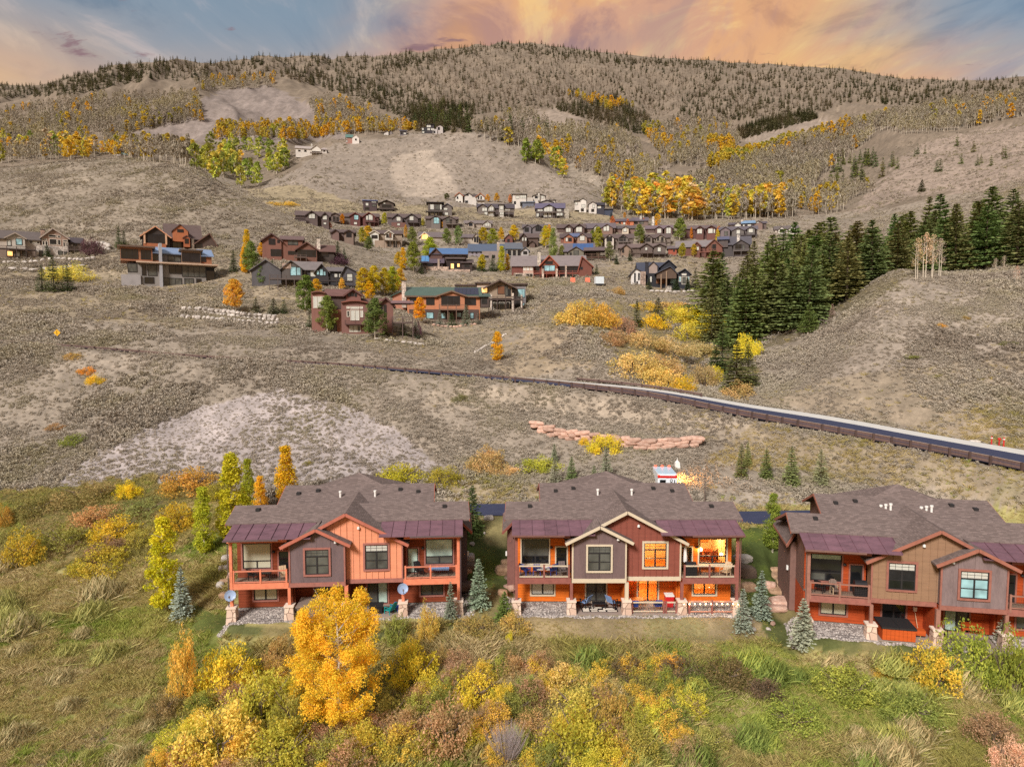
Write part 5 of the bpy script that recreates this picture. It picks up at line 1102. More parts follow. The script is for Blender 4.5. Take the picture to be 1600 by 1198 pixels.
house('black house with crisp gables, a white end wall and a timber porch', 1032, 450, [
    B('g', (987, 1008), (451, 427, 418.5), (222, 216, 206), (66, 68, 84), y=1.0, d=9, apex=994, win=[(992, 427, 993.4, 441), (998.2, 427, 999.6, 437), (995.5, 440, 997, 445)]),
    B('s', (1000, 1046), (451, 427, 409), BL, (66, 68, 84), rk='metal', y=2.6, d=10),
    B('g', (1034, 1057), (451, 416, 405.5), BL, (70, 72, 86), rk='metal', y=3.4, d=9, apex=1046),
    B('g', (1015, 1028), (427, 415.3, 408), (164, 142, 128), (66, 68, 84), y=2.0, d=5, ov=0.4),
    B('g', (1025, 1055), (436, 427, 416.5), (100, 78, 62), (78, 80, 92), rk='metal', y=-1.6, d=7, apex=1045, name='porch_gable'),
    B('b', (1013, 1058), (451, 427), (44, 44, 50), y=0.6, d=4, win=[(1016, 432, 1018.6, 440.5, 'l'), (1025.5, 432, 1030.5, 443, 'b'), (1032.5, 432, 1039, 443, 'b'), (1047.5, 431, 1057, 443, 'c')]),
    B('g', (1057, 1077), (451, 428, 420), BL, (70, 72, 86), rk='metal', y=0.2, d=8, apex=1069, fl=1, win=[(1065, 428.3, 1071, 430.3, 'l'), (1060.5, 433, 1063, 440, 'c'), (1065.2, 433, 1071.2, 444, 'g'), (1073, 433, 1075.6, 441, 'c')]),
    B('b', (1001, 1009), (451, 424), (176, 148, 128), wk='stone', y=0.2, d=3, name='stone_wall'), B('b', (1030.6, 1032.2), (450, 429), (160, 128, 98), y=-2.0, d=0.4, name='porch_post'), B('b', (1038.8, 1040.4), (450, 424), (160, 128, 98), y=-2.0, d=0.4, name='porch_post'),
    B('b', (986, 1008), (453, 447), (220, 212, 200), y=-1.2, d=1, name='low_wall'), B('b', (1039, 1047), (453, 447), (180, 168, 150), wk='stone', y=-2.4, d=2, name='stone_base')],
    chimneys=[(1011.8, 410, 445, (54, 52, 60))], Y=208, turn=0.1)
# --- rows of smaller houses further up
def row(label, cx, base, gables, body, wc, rc=RF, Y=None, decks=(), chimneys=(), extra=(), tr=None, gwin='l'):
    """a body with its ridge along the street and front gables before it: gables = (x0, x1, eave, apex, wall colour or None, [windows])"""
    bl = []
    if body: bl.append(B('s', body[:2], (base,) + body[2:], wc, rc, y=2.2, d=9))
    for x0, x1, ye, ya, c, win in gables: bl.append(B('g', (x0, x1), (base, ye, ya), c or wc, rc, d=6, ov=0.45, trim=tr, win=[w if len(w) > 4 else (*w, gwin) for w in win]))
    return house(label, cx, base, bl + list(extra), Y=Y, decks=decks, chimneys=chimneys)
row('dark brown duplex with two cream-blinded gables, end of the upper row on the left', 488, 352, [(479, 496, 336.5, 329.5, None, [(483, 334.5, 492, 341.5)]), (502, 513, 337.5, 331, None, [(503.8, 336.5, 510, 342.5), (505, 347, 509, 350)])], (463, 514, 337, 330), (104, 86, 80), Y=318, decks=[(463, 478, 343, 3, 1.5, (78, 62, 58))], tr=(78, 60, 56))
row('low grey-brown gabled house between the dark duplex and the maroon duplex', 530, 350, [(515, 533, 338, 332.5, None, [(521, 339, 524, 346, 'd'), (526, 339.5, 529, 346, 'd')])], (513, 548, 338, 333), (118, 100, 90), Y=322, tr=(84, 66, 60), decks=[(513, 532, 347, 2.5, 1.2, (84, 68, 62))])
row('maroon duplex with two tall gables in the upper row', 566, 354, [(548, 563, 338, 332.5, None, [(554, 337, 560, 343.5, 'c'), (553.5, 347.5, 558, 351)]), (567, 586, 339, 331.5, None, [(572, 337, 575, 344), (576, 335.5, 582, 344), (575, 348.5, 579, 353.5)])], (545, 591, 338, 333), (112, 64, 58), Y=320, decks=[(571, 591, 347, 3.2, 1.6, (96, 62, 56))], tr=(120, 60, 52))
row('slate-grey duplex with two gables at the right end of the upper row', 632, 355, [(614, 629, 341, 334.5, None, [(620, 339.5, 626, 345.5)]), (634, 653, 340.5, 333.5, None, [(640, 338, 646, 344.5), (636, 344, 639, 347, 'd')])], (606, 656, 340, 334), (104, 90, 88), Y=322, decks=[(637, 656, 348, 3, 1.6, (84, 70, 66))], extra=[B('b', (612, 634), (355, 348), (128, 84, 74), y=-0.3, d=2, win=[(621, 349.5, 625, 352.5, 'l')])], tr=(76, 66, 66))
house('dark brown house in two blocks, one flat-roofed in blue, alone above the upper row', 592, 330, [
    B('f', (568, 589), (330, 314.5), (84, 66, 66), (96, 110, 160), rk='metal', d=7, win=[(572, 318, 576, 322, 'l'), (581, 315.5, 588, 317, 'l'), (582, 320, 588, 323, 'g'), (571, 325, 577, 328, 'd')]),
    B('g', (593, 615), (327, 317.5, 312.3), (92, 76, 66), (92, 78, 72), d=8, ov=0.8, win=[(599, 316, 602, 318.5, 'l'), (597, 320, 611, 324, 'd')])], decks=[(592, 617, 327, 2.6, 1.4, (76, 62, 56))], Y=372)
house('modern house with an oversailing flat roof and tall pale windows', 685, 338, [
    B('f', (669, 691), (338, 317.5), (104, 92, 82), (62, 54, 54), d=7, ov=0.9, win=[(672.5, 320, 678, 328, 'l'), (680.5, 320, 686.5, 328, 'g'), (687.5, 320, 690, 328, 'l'), (673, 333, 678, 337, 'l'), (680, 333, 683, 337, 'l')]),
    B('g', (692, 706), (338, 323, 318), (116, 104, 96), (78, 76, 98), y=0.8, d=7, win=[(693.5, 325, 699, 328, 'l'), (695, 332, 700, 336, 'l')])], decks=[(666, 692, 331.5, 3, 1.8, (70, 60, 56))], Y=352)
row('grey-brown house with an arched cyan window in its left gable', 690, 358, [(674, 688, 341.5, 337.5, (124, 112, 104), [(678, 340.5, 686, 349.5, 'c')]), (692, 712, 343, 337.5, None, [(697, 341, 702, 348, 'g'), (703.5, 343, 706, 349, 'd')])], (666, 715, 342, 338), (110, 96, 88), Y=316, decks=[(697, 716, 350.5, 3.2, 1.6, (120, 104, 92))])
row('small tan house with one pale gable behind a plain deck', 752, 358, [(755, 767, 349.5, 344.5, (206, 196, 180), [(758, 349, 765, 354)]), (731, 741, 349.5, 346, None, [(733, 349, 738, 353, 'd')])], (726, 768, 349, 344.5), (170, 152, 134), (128, 114, 108), Y=318, decks=[(750, 778, 356, 3, 1.6, (150, 130, 110))])
house('three white gabled wings with orange eaves high on the bare hill', 734, 319, [
    B('g', (712, 723), (319, 306, 301), (222, 214, 200), (150, 92, 70), d=6, trim=(190, 104, 66), win=[(714, 308, 716, 311, 'd'), (713, 315, 715, 319, 'd'), (718, 315, 720, 319, 'd')]), B('g', (726, 738), (319, 306, 301.5), (210, 200, 188), (84, 72, 70), d=6, win=[(729, 304, 732, 306, 'd'), (727, 314, 731, 317, 'd')]),
    B('s', (722, 745), (319, 307, 304), (130, 112, 100), (90, 78, 76), y=2, d=6), B('g', (744, 757), (319, 307.5, 302), (220, 210, 196), (150, 94, 72), d=6, trim=(190, 108, 70), win=[(747, 307, 748.5, 311, 'd'), (751, 307, 752.5, 311, 'd')]), B('b', (738, 746), (319, 308), (214, 204, 190), d=4)], Y=402, decks=[(745, 758, 313.5, 1.2, 1.0, (110, 92, 80))])
house('white and dark terrace of flats with wide pale windows below the white gables', 772, 339, [
    B('s', (746, 803), (339, 325, 318.5), (92, 80, 76), (86, 76, 82), y=1.2, d=8, win=[(748, 325.5, 753, 328.5, 'l'), (789, 325.5, 797, 329, 'l')]), B('g', (747, 761), (339, 324, 318.8), (120, 108, 98), (78, 70, 80), d=6, win=[(753.5, 325, 761, 330, 'l'), (757, 331.5, 761.5, 336, 'l')]),
    B('g', (763, 772), (339, 324, 319.5), (200, 188, 172), (80, 70, 70), y=-0.3, d=6, win=[(764.5, 323.5, 771, 330, 'l'), (765.5, 331.5, 771, 336, 'l')]), B('f', (780, 787), (339, 320.5), (196, 186, 172), (84, 74, 72), y=-0.3, d=5, win=[(781.5, 322, 786, 328, 'l'), (781, 332, 787, 335.5, 'l')])], decks=[(787, 803, 331, 2.4, 1.8, (150, 136, 120)), (762, 779, 331, 1.6, 1.4, (110, 96, 88))], Y=362)
house('curved white modern house with a dark roof line, at the top of the bare hill', 812, 325, [
    B('f', (801, 822), (325, 304.5), (216, 206, 192), (84, 76, 74), d=8, ov=0.6, win=[(806, 306.5, 811, 311, 'l'), (813, 305.5, 822, 310, 'l'), (803, 315, 806, 319, 'd')]), B('g', (833, 852), (322, 306.5, 303), (206, 196, 182), (62, 56, 58), y=3, d=7, win=[(846, 306.5, 850, 310, 'l'), (836, 307, 840, 310, 'd')]),
    B('b', (822, 833), (325, 309), (196, 184, 170), y=1, d=5), B('m', (816, 834), (325, 317, 313), (112, 116, 128), (84, 96, 112), rk='metal', y=-1.0, d=6, win=[(813, 316, 816, 322, 'd')]), B('f', (859, 868), (322, 313.5), (206, 196, 184), (70, 62, 62), y=3, d=6, win=[(860, 315, 862, 319, 'd')])], Y=408, chimneys=[(842, 302.5, 308, (222, 212, 196))])
house('purple-roofed house with a wide gable of white windows', 858, 341, [
    B('s', (837, 882), (341, 325, 317.5), (84, 74, 72), (104, 94, 116), y=1.5, d=8, win=[(840, 326, 848, 330, 'l'), (869.5, 326.5, 877, 331, 'l'), (838, 333.5, 842, 338.5, 'l'), (870, 333, 879, 338, 'l')]), B('g', (849, 867), (341, 325, 319.5), (96, 84, 78), (100, 90, 108), d=7, ov=0.6, win=[(850, 323.5, 863, 331, 'l'), (849.5, 333.5, 855, 339, 'l'), (857, 333.5, 861, 339, 'l')]),
    B('b', (881.5, 889), (341, 327), (190, 176, 156), wk='stone', y=-0.3, d=4, name='stone_tower'), B('g', (843, 865), (318, 316.5, 312.5), (150, 140, 134), (60, 56, 62), y=6, d=6)], Y=358, decks=[(839, 881, 332.4, 1.4, 1.4, (120, 104, 94))])
house('white cube house with black roofs stepping down to a dark blue wing', 922, 333, [
    B('f', (898, 905), (328, 314.5), (214, 204, 190), (70, 64, 62), d=6, win=[(899, 316, 902, 320, 'l')]), B('g', (905, 916), (333, 313.5, 310.5), (224, 214, 200), (78, 70, 68), d=7, ov=0.3, win=[(909, 320, 914, 324, 'l'), (908, 326, 912, 330, 'd')]),
    B('g', (920, 932), (333, 319.5, 315.5), (216, 206, 192), (60, 58, 64), d=7, ov=0.4, win=[(926, 320, 929, 325, 'l'), (924, 327, 928, 331, 'd')]), B('s', (930, 944), (333, 321, 317), (64, 62, 70), (62, 58, 66), y=0.6, d=7, win=[(933.5, 320.5, 939, 326, 'l')]), B('f', (944, 957), (334, 328), (66, 72, 92), (58, 56, 64), y=1, d=5)], Y=388)
row('brown double-gabled house half hidden by the brush slope', 535, 378, [(520, 530, 363, 358.5, (128, 98, 90), []), (538, 552, 363.5, 358.8, (134, 110, 96), [(541.5, 363.5, 548.5, 370, 'd')])], (517, 553, 363, 358.5), (110, 88, 80), Y=296, tr=(76, 58, 54))
row('cream-gabled house with two white gables over a tan basement', 604, 387, [(579, 592, 365, 360.5, (222, 214, 198), [(581.5, 368.5, 590, 373, 'd')]), (602, 614, 365, 360, (218, 206, 186), [(604, 366.5, 607, 371, 'd'), (608.5, 364.5, 611.5, 371, 'b')])], (580, 628, 365, 359.5), (164, 142, 118), Y=286, decks=[(601, 627, 376, 3.2, 1.8, (128, 108, 90))], extra=[B('b', (586, 625), (387, 376), (168, 142, 118), y=-0.4, d=3, win=[(606, 378, 611, 385, 'd'), (615, 378, 620, 386, 'd')])], tr=(206, 192, 170))
row('low house with a lamp-lit white gable', 672, 376, [(656, 671, 370, 362.5, (214, 196, 170), [(659, 366, 668.5, 374, 'w')])], (655, 693, 370, 362.5), (184, 166, 146), (116, 102, 100), Y=288, tr=(226, 208, 180))
row('brown-roofed house with one tan gable among green aspens', 738, 383, [(739, 748, 371, 364.5, (190, 172, 150), [(741, 371, 743.5, 378, 'd'), (745, 370, 747, 379, 'd')])], (722, 746, 371, 365.5), (184, 168, 150), (116, 102, 100), Y=276)
row('small reddish gabled cottage behind an orange aspen', 797, 380, [(789, 801, 372, 365.5, (128, 76, 64), [(793, 374, 796, 378, 'd')])], None, (128, 76, 64), (112, 84, 76), Y=276)
row('slate-grey house with an arch-topped gable window', 834, 366, [(819, 830, 355, 351, (116, 108, 112), [(820, 356, 826, 362, 'd')]), (832, 849, 356.5, 350.5, None, [(837, 354.5, 839, 361, 'd'), (839.7, 352.5, 842.5, 361, 'd'), (843.2, 354.5, 846, 361, 'd')])], (817, 860, 356, 350.5), (118, 108, 108), (104, 92, 92), Y=300)
row('brown house with a dark left gable and two narrow pale windows', 826, 387, [(813, 823, 371, 364.5, (96, 76, 66), [(816, 371.5, 818, 376.5), (820, 371.5, 822.5, 376.5)]), (827, 836, 380, 376, (104, 80, 70), [])], (813, 841, 371, 364.5), (100, 78, 68), Y=268, tr=(72, 54, 48))
row('dark brown twin-gabled house with cream blinds, left of the second row', 896, 366, [(882, 895, 356, 350.5, None, [(884.5, 356.5, 891.5, 362.5)]), (897, 913, 356.5, 350, None, [(900, 355, 909, 362.5)])], (871, 914, 356, 350), (104, 80, 72), Y=306, tr=(76, 58, 54))
row('orange-brown house with blue panels between its two gables', 899, 382, [(881, 896, 371, 365.5, (176, 106, 74), [(884, 371.5, 887, 377), (888.5, 372, 893, 377, 'd')]), (902, 917, 371, 364.5, (166, 134, 112), [(906, 369, 913, 376)])], (876, 923, 371, 364.5), (140, 88, 70), (96, 78, 76), Y=280, extra=[B('s', (892, 904), (374, 369.5, 364.2), (120, 80, 66), (76, 98, 144), rk='metal', y=1.7, d=9)])
row('tan-brown house with a window-filled gable beside the twin-gabled house', 942, 366, [(928, 936, 355, 351, (200, 184, 160), [(929, 354.5, 935, 360.5)]), (939, 957, 356.5, 350, (140, 108, 92), [(943, 354.5, 947, 361), (947.6, 353.2, 951.5, 361)])], (914, 961, 356, 348.5), (124, 98, 88), (110, 96, 100), Y=306)
row('grey-brown house with one white gable and one grey gable with an arched window', 966, 391, [(945, 959, 372, 366, (212, 196, 178), [(948, 370, 956, 377, 'd')]), (966, 981, 373, 366.3, (122, 110, 102), [(967.5, 371, 969.5, 376.5, 'd'), (970.2, 369, 974.2, 377, 'd'), (975, 371, 977, 376.5, 'd')])], (941, 989, 372, 365.5), (126, 110, 98), Y=270, decks=[(966, 988, 379, 5, 1.8, (112, 98, 88))])
row('small cream-gabled house tucked behind an aspen', 975, 366, [(972, 982, 357, 353.5, (210, 190, 164), [(974, 357, 979, 362)])], (961, 992, 357, 352.5), (132, 104, 92), (100, 88, 88), Y=308)
house('long terracotta house with a low dark roof and two white chimneys', 990, 353, [B('s', (962, 990), (353, 345, 341.5), (206, 116, 74), (100, 88, 96), d=7, win=[(974, 347, 977, 350.5, 'l'), (967, 347, 970, 350, 'd')]), B('s', (989, 1012), (353, 345, 340), (128, 104, 92), (104, 92, 100), y=0.8, d=7, win=[(992, 347, 996, 350, 'd'), (999, 347, 1005, 350, 'g')])], chimneys=[(1001, 337.5, 345, (230, 218, 204)), (1020, 339.5, 350, (230, 218, 204))], Y=338)
row('broad stone-fronted house with three brown gables and a dark deck', 1004, 403, [(971, 986, 388, 381, (150, 122, 100), [(972.5, 388.5, 975, 394, 'd'), (972.5, 399, 975, 403, 'd')]), (1001, 1019, 386.5, 380, (112, 96, 86), [(1008, 387, 1011, 391)]), (1021, 1039, 386, 381.5, (110, 96, 86), [(1027, 387.5, 1031.5, 393.5)])], (968, 1038, 386.5, 380.5), (116, 96, 84), (120, 98, 92), Y=258, decks=[(986, 1020, 396, 4, 1.8, (96, 76, 66)), (1020, 1038, 397.5, 1, 1.2, (84, 70, 64))], tr=(82, 66, 60))
row('grey-tan house with a pair of gables and two white doors', 1028, 384, [(1009, 1019, 371, 366.5, (128, 112, 100), [(1010, 371.5, 1016, 377, 'd')]), (1025, 1039, 372, 366.8, (150, 134, 116), [(1027, 371, 1029, 376, 'd'), (1033, 371.5, 1036, 378, 'd')])], (1008, 1047, 371.5, 365.5), (138, 120, 106), Y=274, decks=[(1024, 1047, 379.5, 2.6, 1.5, (104, 88, 78))])
row('brown house with two big cream windows in the second row', 1034, 367, [(1024, 1035, 357, 353, (112, 84, 78), [(1027, 357.5, 1033, 364)]), (1038, 1050, 357, 353, (116, 88, 80), [(1041, 356.5, 1047.5, 365)])], (1010, 1052, 357, 352), (106, 82, 76), (120, 100, 104), Y=302)
row('dark red house with two lit-looking pale gable windows near the tall aspens', 1096, 375, [(1088, 1099, 357.5, 353, (112, 72, 64), [(1089.5, 358, 1096.5, 365)]), (1104, 1117, 357.5, 353, (124, 76, 64), [(1106, 358, 1112.5, 365), (1114, 359, 1116, 365)])], (1071, 1118, 357, 352), (104, 70, 64), (112, 94, 92), Y=292, tr=(88, 60, 56))
row('red-brown lodge with a grey roof and a log balcony in its right gable', 1090, 402, [(1083, 1094, 384, 378, (122, 78, 64), [(1086, 386, 1091.5, 391)]), (1103, 1126, 386, 374.5, (136, 82, 64), [(1107, 384, 1110, 391, 'b'), (1112, 383, 1117, 391, 'd')])], (1058, 1116, 385, 375.5), (118, 74, 62), (134, 122, 120), Y=262, decks=[(1092, 1126, 394.5, 4, 1.8, (136, 80, 64))], extra=[B('s', (1045, 1058), (402, 387, 383), (176, 84, 60), (112, 98, 96), y=1, d=6, win=[(1053, 388, 1055, 392, 'd')])], tr=(120, 74, 60))
row('grey gabled house with a dark porch, right of the dark red house', 1158, 372, [(1144, 1162, 360.5, 355, (112, 102, 96), [(1151, 359.5, 1156, 366, 'l')]), (1167, 1178, 358, 354.5, (128, 120, 112), [(1169, 358.5, 1175, 364, 'l')]), (1127, 1141, 358.5, 353.5, (128, 112, 112), [(1133, 361, 1138, 367, 'g')])], (1126, 1182, 359, 353.5), (110, 98, 94), (104, 94, 100), Y=288, decks=[(1157, 1180, 368, 2.2, 1.6, (76, 66, 64))])
row('cream-gabled house with a sky-blue centre roof below the aspens', 1168, 358, [(1149, 1158, 350, 346, (222, 210, 190), [(1150.5, 350, 1156.5, 355)]), (1178, 1190, 350, 345.5, (140, 112, 100), [(1180, 347.5, 1184, 349.5, 'l')])], (1141, 1196, 350, 347), (110, 92, 86), (96, 86, 92), Y=322, extra=[B('s', (1160, 1178), (352, 348.5, 345), (96, 82, 78), (112, 152, 190), rk='metal', y=-0.2, d=6, win=[(1161, 351, 1163.5, 354, 'l'), (1168, 351, 1173, 354, 'l')])], chimneys=[(1160, 342.5, 348, (216, 196, 172))])
row('near-black gabled house with a raised deck beside the spruces', 1157, 401, [(1146, 1169, 382.5, 374.5, (88, 78, 74), [(1149, 382, 1158, 390, 'd'), (1160, 383, 1162.5, 391, 'g')])], (1124, 1172, 381, 369), (84, 76, 74), (92, 86, 92), Y=268, decks=[(1146, 1169, 392, 2.2, 1.6, (110, 100, 94))], chimneys=[(1153.5, 366.5, 374, (222, 210, 194))], extra=[B('s', (1124, 1138), (385, 373, 368.5), (96, 84, 80), (70, 84, 122), rk='metal', y=1.6, d=8)])
row('white-gabled house glimpsed through the spruce tops', 1228, 366, [(1217, 1226, 358, 353.5, (226, 218, 204), [(1219, 358, 1223, 362, 'd')]), (1232, 1241, 357.5, 352.5, (220, 210, 196), [(1235, 357, 1239, 361, 'd')])], (1212, 1246, 358, 353), (196, 182, 166), (110, 98, 94), Y=318)
# --- the farthest houses
house('black modern house among yellow aspens, far left', 36, 226, [B('g', (18, 39), (226, 212.5, 208.5), (58, 52, 52), (56, 52, 54), d=8, ov=0.8, apex=23, win=[(24, 210.5, 30, 215.5, 'g'), (26, 219, 34, 224, 'g')]), B('f', (40, 57), (226, 217.5), (62, 54, 52), (54, 50, 52), y=0.6, d=7, win=[(46, 219, 49, 223, 'd'), (51, 219, 55, 222, 'l')])], Y=560)
house('white cottage with a brown roof peeping over the bare left hill', 190, 243, [B('s', (180, 201), (243, 236.5, 231), (226, 216, 210), (96, 78, 76), d=9, win=[(181, 238, 186, 241.5, 'l'), (189, 237.5, 200, 241.5, 'c')])], chimneys=[(192.5, 229.5, 234, (206, 180, 160))], Y=400)
house('sprawling white house with one tall gable on the crest of the middle hill', 487, 243, [B('s', (463, 488), (243, 233, 229.5), (216, 204, 190), (176, 160, 150), y=1, d=8, win=[(467, 236, 470, 238, 'd'), (476, 235.5, 479, 238, 'd')]), B('g', (487, 501), (243, 232.5, 226.5), (230, 220, 204), (186, 168, 156), d=9, ov=0.6, win=[(487.5, 236.5, 500, 238, 'd')]), B('h', (501, 510), (243, 233, 230), (206, 194, 180), (170, 154, 146), y=0.6, d=7, win=[(505, 233.5, 507, 236, 'd')])], chimneys=[(487, 225, 231, (226, 214, 198))], decks=[(485, 503, 239.5, 1.6, 2, (150, 132, 118))], Y=515)
house('white gable-ended house with a green roof among yellow trees', 552, 225, [B('g', (550.5, 561), (225, 215.5, 211), (230, 218, 206), (176, 160, 150), d=8, ov=0.3, win=[(555, 217, 557, 219.5, 'd')]), B('s', (541, 551), (225, 215, 211), (176, 122, 104), (88, 128, 116), y=1, d=8, win=[(541.5, 215.5, 543, 218, 'l'), (541.5, 220, 543, 223, 'l')])], Y=552)
house('small white house with a dark roof half buried in orange shrubs', 604, 212, [B('g', (600, 607), (212, 208, 204.5), (214, 204, 194), (70, 62, 64), d=7, apex=606), B('g', (608, 613), (212, 207, 203.5), (140, 128, 122), (60, 54, 58), y=2, d=6)], Y=575)
house('dark and white house under an orange tree on the hill crest', 630, 212, [B('m', (625, 635), (212, 206, 203.5), (120, 110, 110), (70, 64, 70), d=7, win=[(626, 207.5, 629, 210, 'd'), (631, 207.5, 634, 210, 'l')])], Y=580)
house('modern black and white villa in front of the dark firs', 676, 209, [B('f', (667, 678), (209, 195.5), (70, 64, 66), (50, 48, 52), d=7, win=[(667, 196, 673, 199.5, 'l'), (668, 201, 672, 204, 'l'), (673.5, 201, 678, 204, 'l')]), B('b', (659, 667), (209, 200), (60, 58, 58), y=1, d=6, win=[(659.5, 201, 662, 204, 'l'), (660, 206, 663, 208.5, 'l')]), B('g', (682, 692), (208, 198, 195), (196, 184, 176), (60, 54, 56), y=1, d=6, win=[(684, 199, 687, 203, 'd')]), B('b', (676, 683), (209, 202), (196, 186, 180), d=5, win=[(677.5, 205, 680, 208, 'd')])], Y=590)
# ------------------------------------------------------------------ guardrails, walls, rocks, signs
TIMBER = paint('guardrail_timber', srgb(96, 76, 70), 0.85, 0.25, 1.5, (4, 1, 1), 0.3, rndv=0.12)
TIMBER_D = paint('guardrail_post_timber', srgb(84, 66, 60), 0.85, 0.2, 2, rndv=0.12)
TIMBER_T = paint('guardrail_top', srgb(150, 130, 114), 0.85, 0.15, 2)
def guardrail(label, i0, i1, off, step, scale=1.0):
    o0 = Vector((*(ROAD[i0, :2] + RN[i0] * off), ROAD[i0, 2])); root = empty('guardrail', o0, 0, label, 'guardrail')
    n = int((i1 - i0) / step); P = []; HS = []
    for k in range(n + 1):
        i = min(len(ROAD) - 1, int(i0 + k * step)); q = ROAD[i, :2] + RN[i] * off
        P.append(Vector((q[0], q[1], ROAD[i, 2])) - o0); HS.append(0.95 * scale * (float(np.interp(_rx[i], [440, 1050], [0.45, 1.0])) if scale == 1 else 1))
    for p, q, h in zip(P[:-1], P[1:], HS):
        t = (q - p).normalized(); a, b = p + t * 0.01, q - t * 0.01
        MB().bar(a + Vector((0, 0, h - 0.18)), b + Vector((0, 0, h - 0.18)), 0.14, 0.30).build('rail', TIMBER, root)
        if h > 0.8: MB().bar(a + Vector((0, 0, h - 0.58)), b + Vector((0, 0, h - 0.58)), 0.12, 0.34).build('rail', TIMBER, root)
        MB().bar(a + Vector((0, 0, h)), b + Vector((0, 0, h)), 0.2, 0.05).build('rail_cap', TIMBER_T, root)
    for p, h in zip(P, HS): MB().box(p.x - 0.13, p.x + 0.13, p.y - 0.24, p.y - 0.06, p.z - 0.9, p.z + h + 0.02).build('guardrail_post', TIMBER_D, root)
i430 = int(np.argmin(np.abs(proj(ROAD[:, 0], ROAD[:, 1], ROAD[:, 2])[0] - 440)))
guardrail('long brown timber guardrail on the downhill edge of the hill road', i430, len(ROAD) - 12, -0.15, 2.1)
rpx = proj(ROAD[:, 0] + RN[:, 0] * RW, ROAD[:, 1] + RN[:, 1] * RW, ROAD[:, 2])[0]
guardrail('short timber guardrail on the uphill side of the road at the ravine', int(np.argmin(np.abs(rpx - 905))), int(np.argmin(np.abs(rpx - 1098))), 11.2, 3.0, 0.8)
guardrail('weathered low guardrail half buried in brush along the left end of the road', 20, i430, -0.15, 4.0, 0.42)

def rock_mesh(seed, blocky=0.5, sub=3):
    import bmesh
    bm = bmesh.new(); bmesh.ops.create_icosphere(bm, subdivisions=sub, radius=1.0)
    v = np.array([q.co[:] for q in bm.verts]); n = v / np.linalg.norm(v, axis=1)[:, None]
    rg = np.random.default_rng(seed); r = np.ones(len(v)) * 1.3
    for _ in range(15):   # cut by random planes, so that faces and edges show
        d = rg.normal(size=3); d /= np.linalg.norm(d); r = np.minimum(r, (0.62 + 0.3 * rg.random()) / np.maximum(n @ d, 0.05))
    cube = 0.9 / np.max(np.abs(n), axis=1); r = r * (1 - blocky) + np.minimum(cube, 1.25) * blocky
    r += 0.06 * (fbm(n[:, 0] * 3 + 9, n[:, 1] * 3 + n[:, 2] * 2 + seed, 3, seed) - 0.5)
    for q, p in zip(bm.verts, n * r[:, None]): q.co = p
    me = bpy.data.meshes.new('rock'); bm.to_mesh(me); bm.free(); return me
ROCK_W = rock_mat('pale_granite', srgb(176, 164, 152), srgb(226, 216, 204))
ROCK_B = rock_mat('tan_sandstone', srgb(158, 122, 92), srgb(214, 178, 142))
ROCK_P = rock_mat('pink_sandstone', srgb(186, 142, 120), srgb(232, 200, 178))
ROCK_G = rock_mat('brown_rock', srgb(106, 86, 72), srgb(150, 126, 106))
RM_ = {}
def rock(mat, k, blocky=0):
    key = (mat.name, k, blocky)
    if key not in RM_:
        me = rock_mesh(100 + k, 0.25 if not blocky else 0.75, 3); me.materials.append(mat); RM_[key] = me
    return RM_[key]
def set_rock(name, mat, loc, size, parent=None, blocky=0, tilt=0.25):
    o = obj(name, rock(mat, rnd.randrange(5), blocky), parent, loc); o.scale = size
    o.rotation_euler = (rnd.uniform(-tilt, tilt), rnd.uniform(-tilt, tilt), rnd.uniform(0, 6.28) if not blocky else rnd.uniform(-0.25, 0.25)); return o
def boulder_wall(label, line, h, w, tiers, mat, blocky=0, dy=0.55, cat='boulder wall'):
    """line of photo pixels along the foot; stones laid along it in courses that step back"""
    pts = hit([p[0] for p in line], [p[1] for p in line])[0]; ss_ = np.r_[0, np.cumsum(np.linalg.norm(np.diff(pts[:, :2], axis=0), axis=1))]
    o0 = Vector(pts[0]); root = empty('retaining_wall', o0, 0, label, cat)
    for t in range(tiers):
        s = rnd.uniform(0, w)
        while s < ss_[-1]:
            ww = w * rnd.uniform(0.7, 1.4); q = [np.interp(s, ss_, pts[:, i]) for i in range(3)]
            x, y = q[0], q[1] + t * dy; z = ground1(q[0], q[1]) + (t + 0.3) * h * (0.86 if blocky else 1)
            set_rock('stone', mat, Vector((x, y, z)) - o0, (ww * (0.6 if blocky else 0.52), w * 0.45, h * (rnd.uniform(0.56, 0.68) if blocky else rnd.uniform(0.5, 0.66))), root, blocky, 0.15); s += ww * 0.98
    return root
boulder_wall('two-tier wall of pale boulders beside the twin orange trees', [(282, 497), (330, 500), (375, 504), (440, 508)], 0.95, 1.15, 1, ROCK_W)
boulder_wall('upper row of pale boulders edging the drive under the orange trees', [(283, 489), (310, 489), (340, 493), (378, 498), (436, 502)], 0.8, 1.0, 2, ROCK_W, dy=0.3)
boulder_wall('pink sandstone block wall behind the yellow shrub on the slope', [(834, 671), (862, 680), (905, 687), (950, 694), (1000, 701), (1050, 699), (1092, 697)], 0.5, 1.5, 3, ROCK_P, 1, 0.12)
boulder_wall('scatter of white boulders below the far left stone house', [(0, 412), (40, 412), (80, 406), (130, 408), (152, 404)], 1.0, 1.6, 1, ROCK_W)
boulder_wall('second row of white boulders lower on the bank at far left', [(5, 421), (50, 424), (100, 420), (148, 416)], 1.0, 2.6, 1, ROCK_W)
boulder_wall('pale boulders piled against the bush right of the far left house', [(140, 388), (158, 386), (170, 392)], 1.1, 1.5, 2, ROCK_W)
boulder_wall('curved line of white stones below the maroon house', [(590, 531), (630, 536), (668, 541)], 0.6, 1.2, 1, ROCK_W)
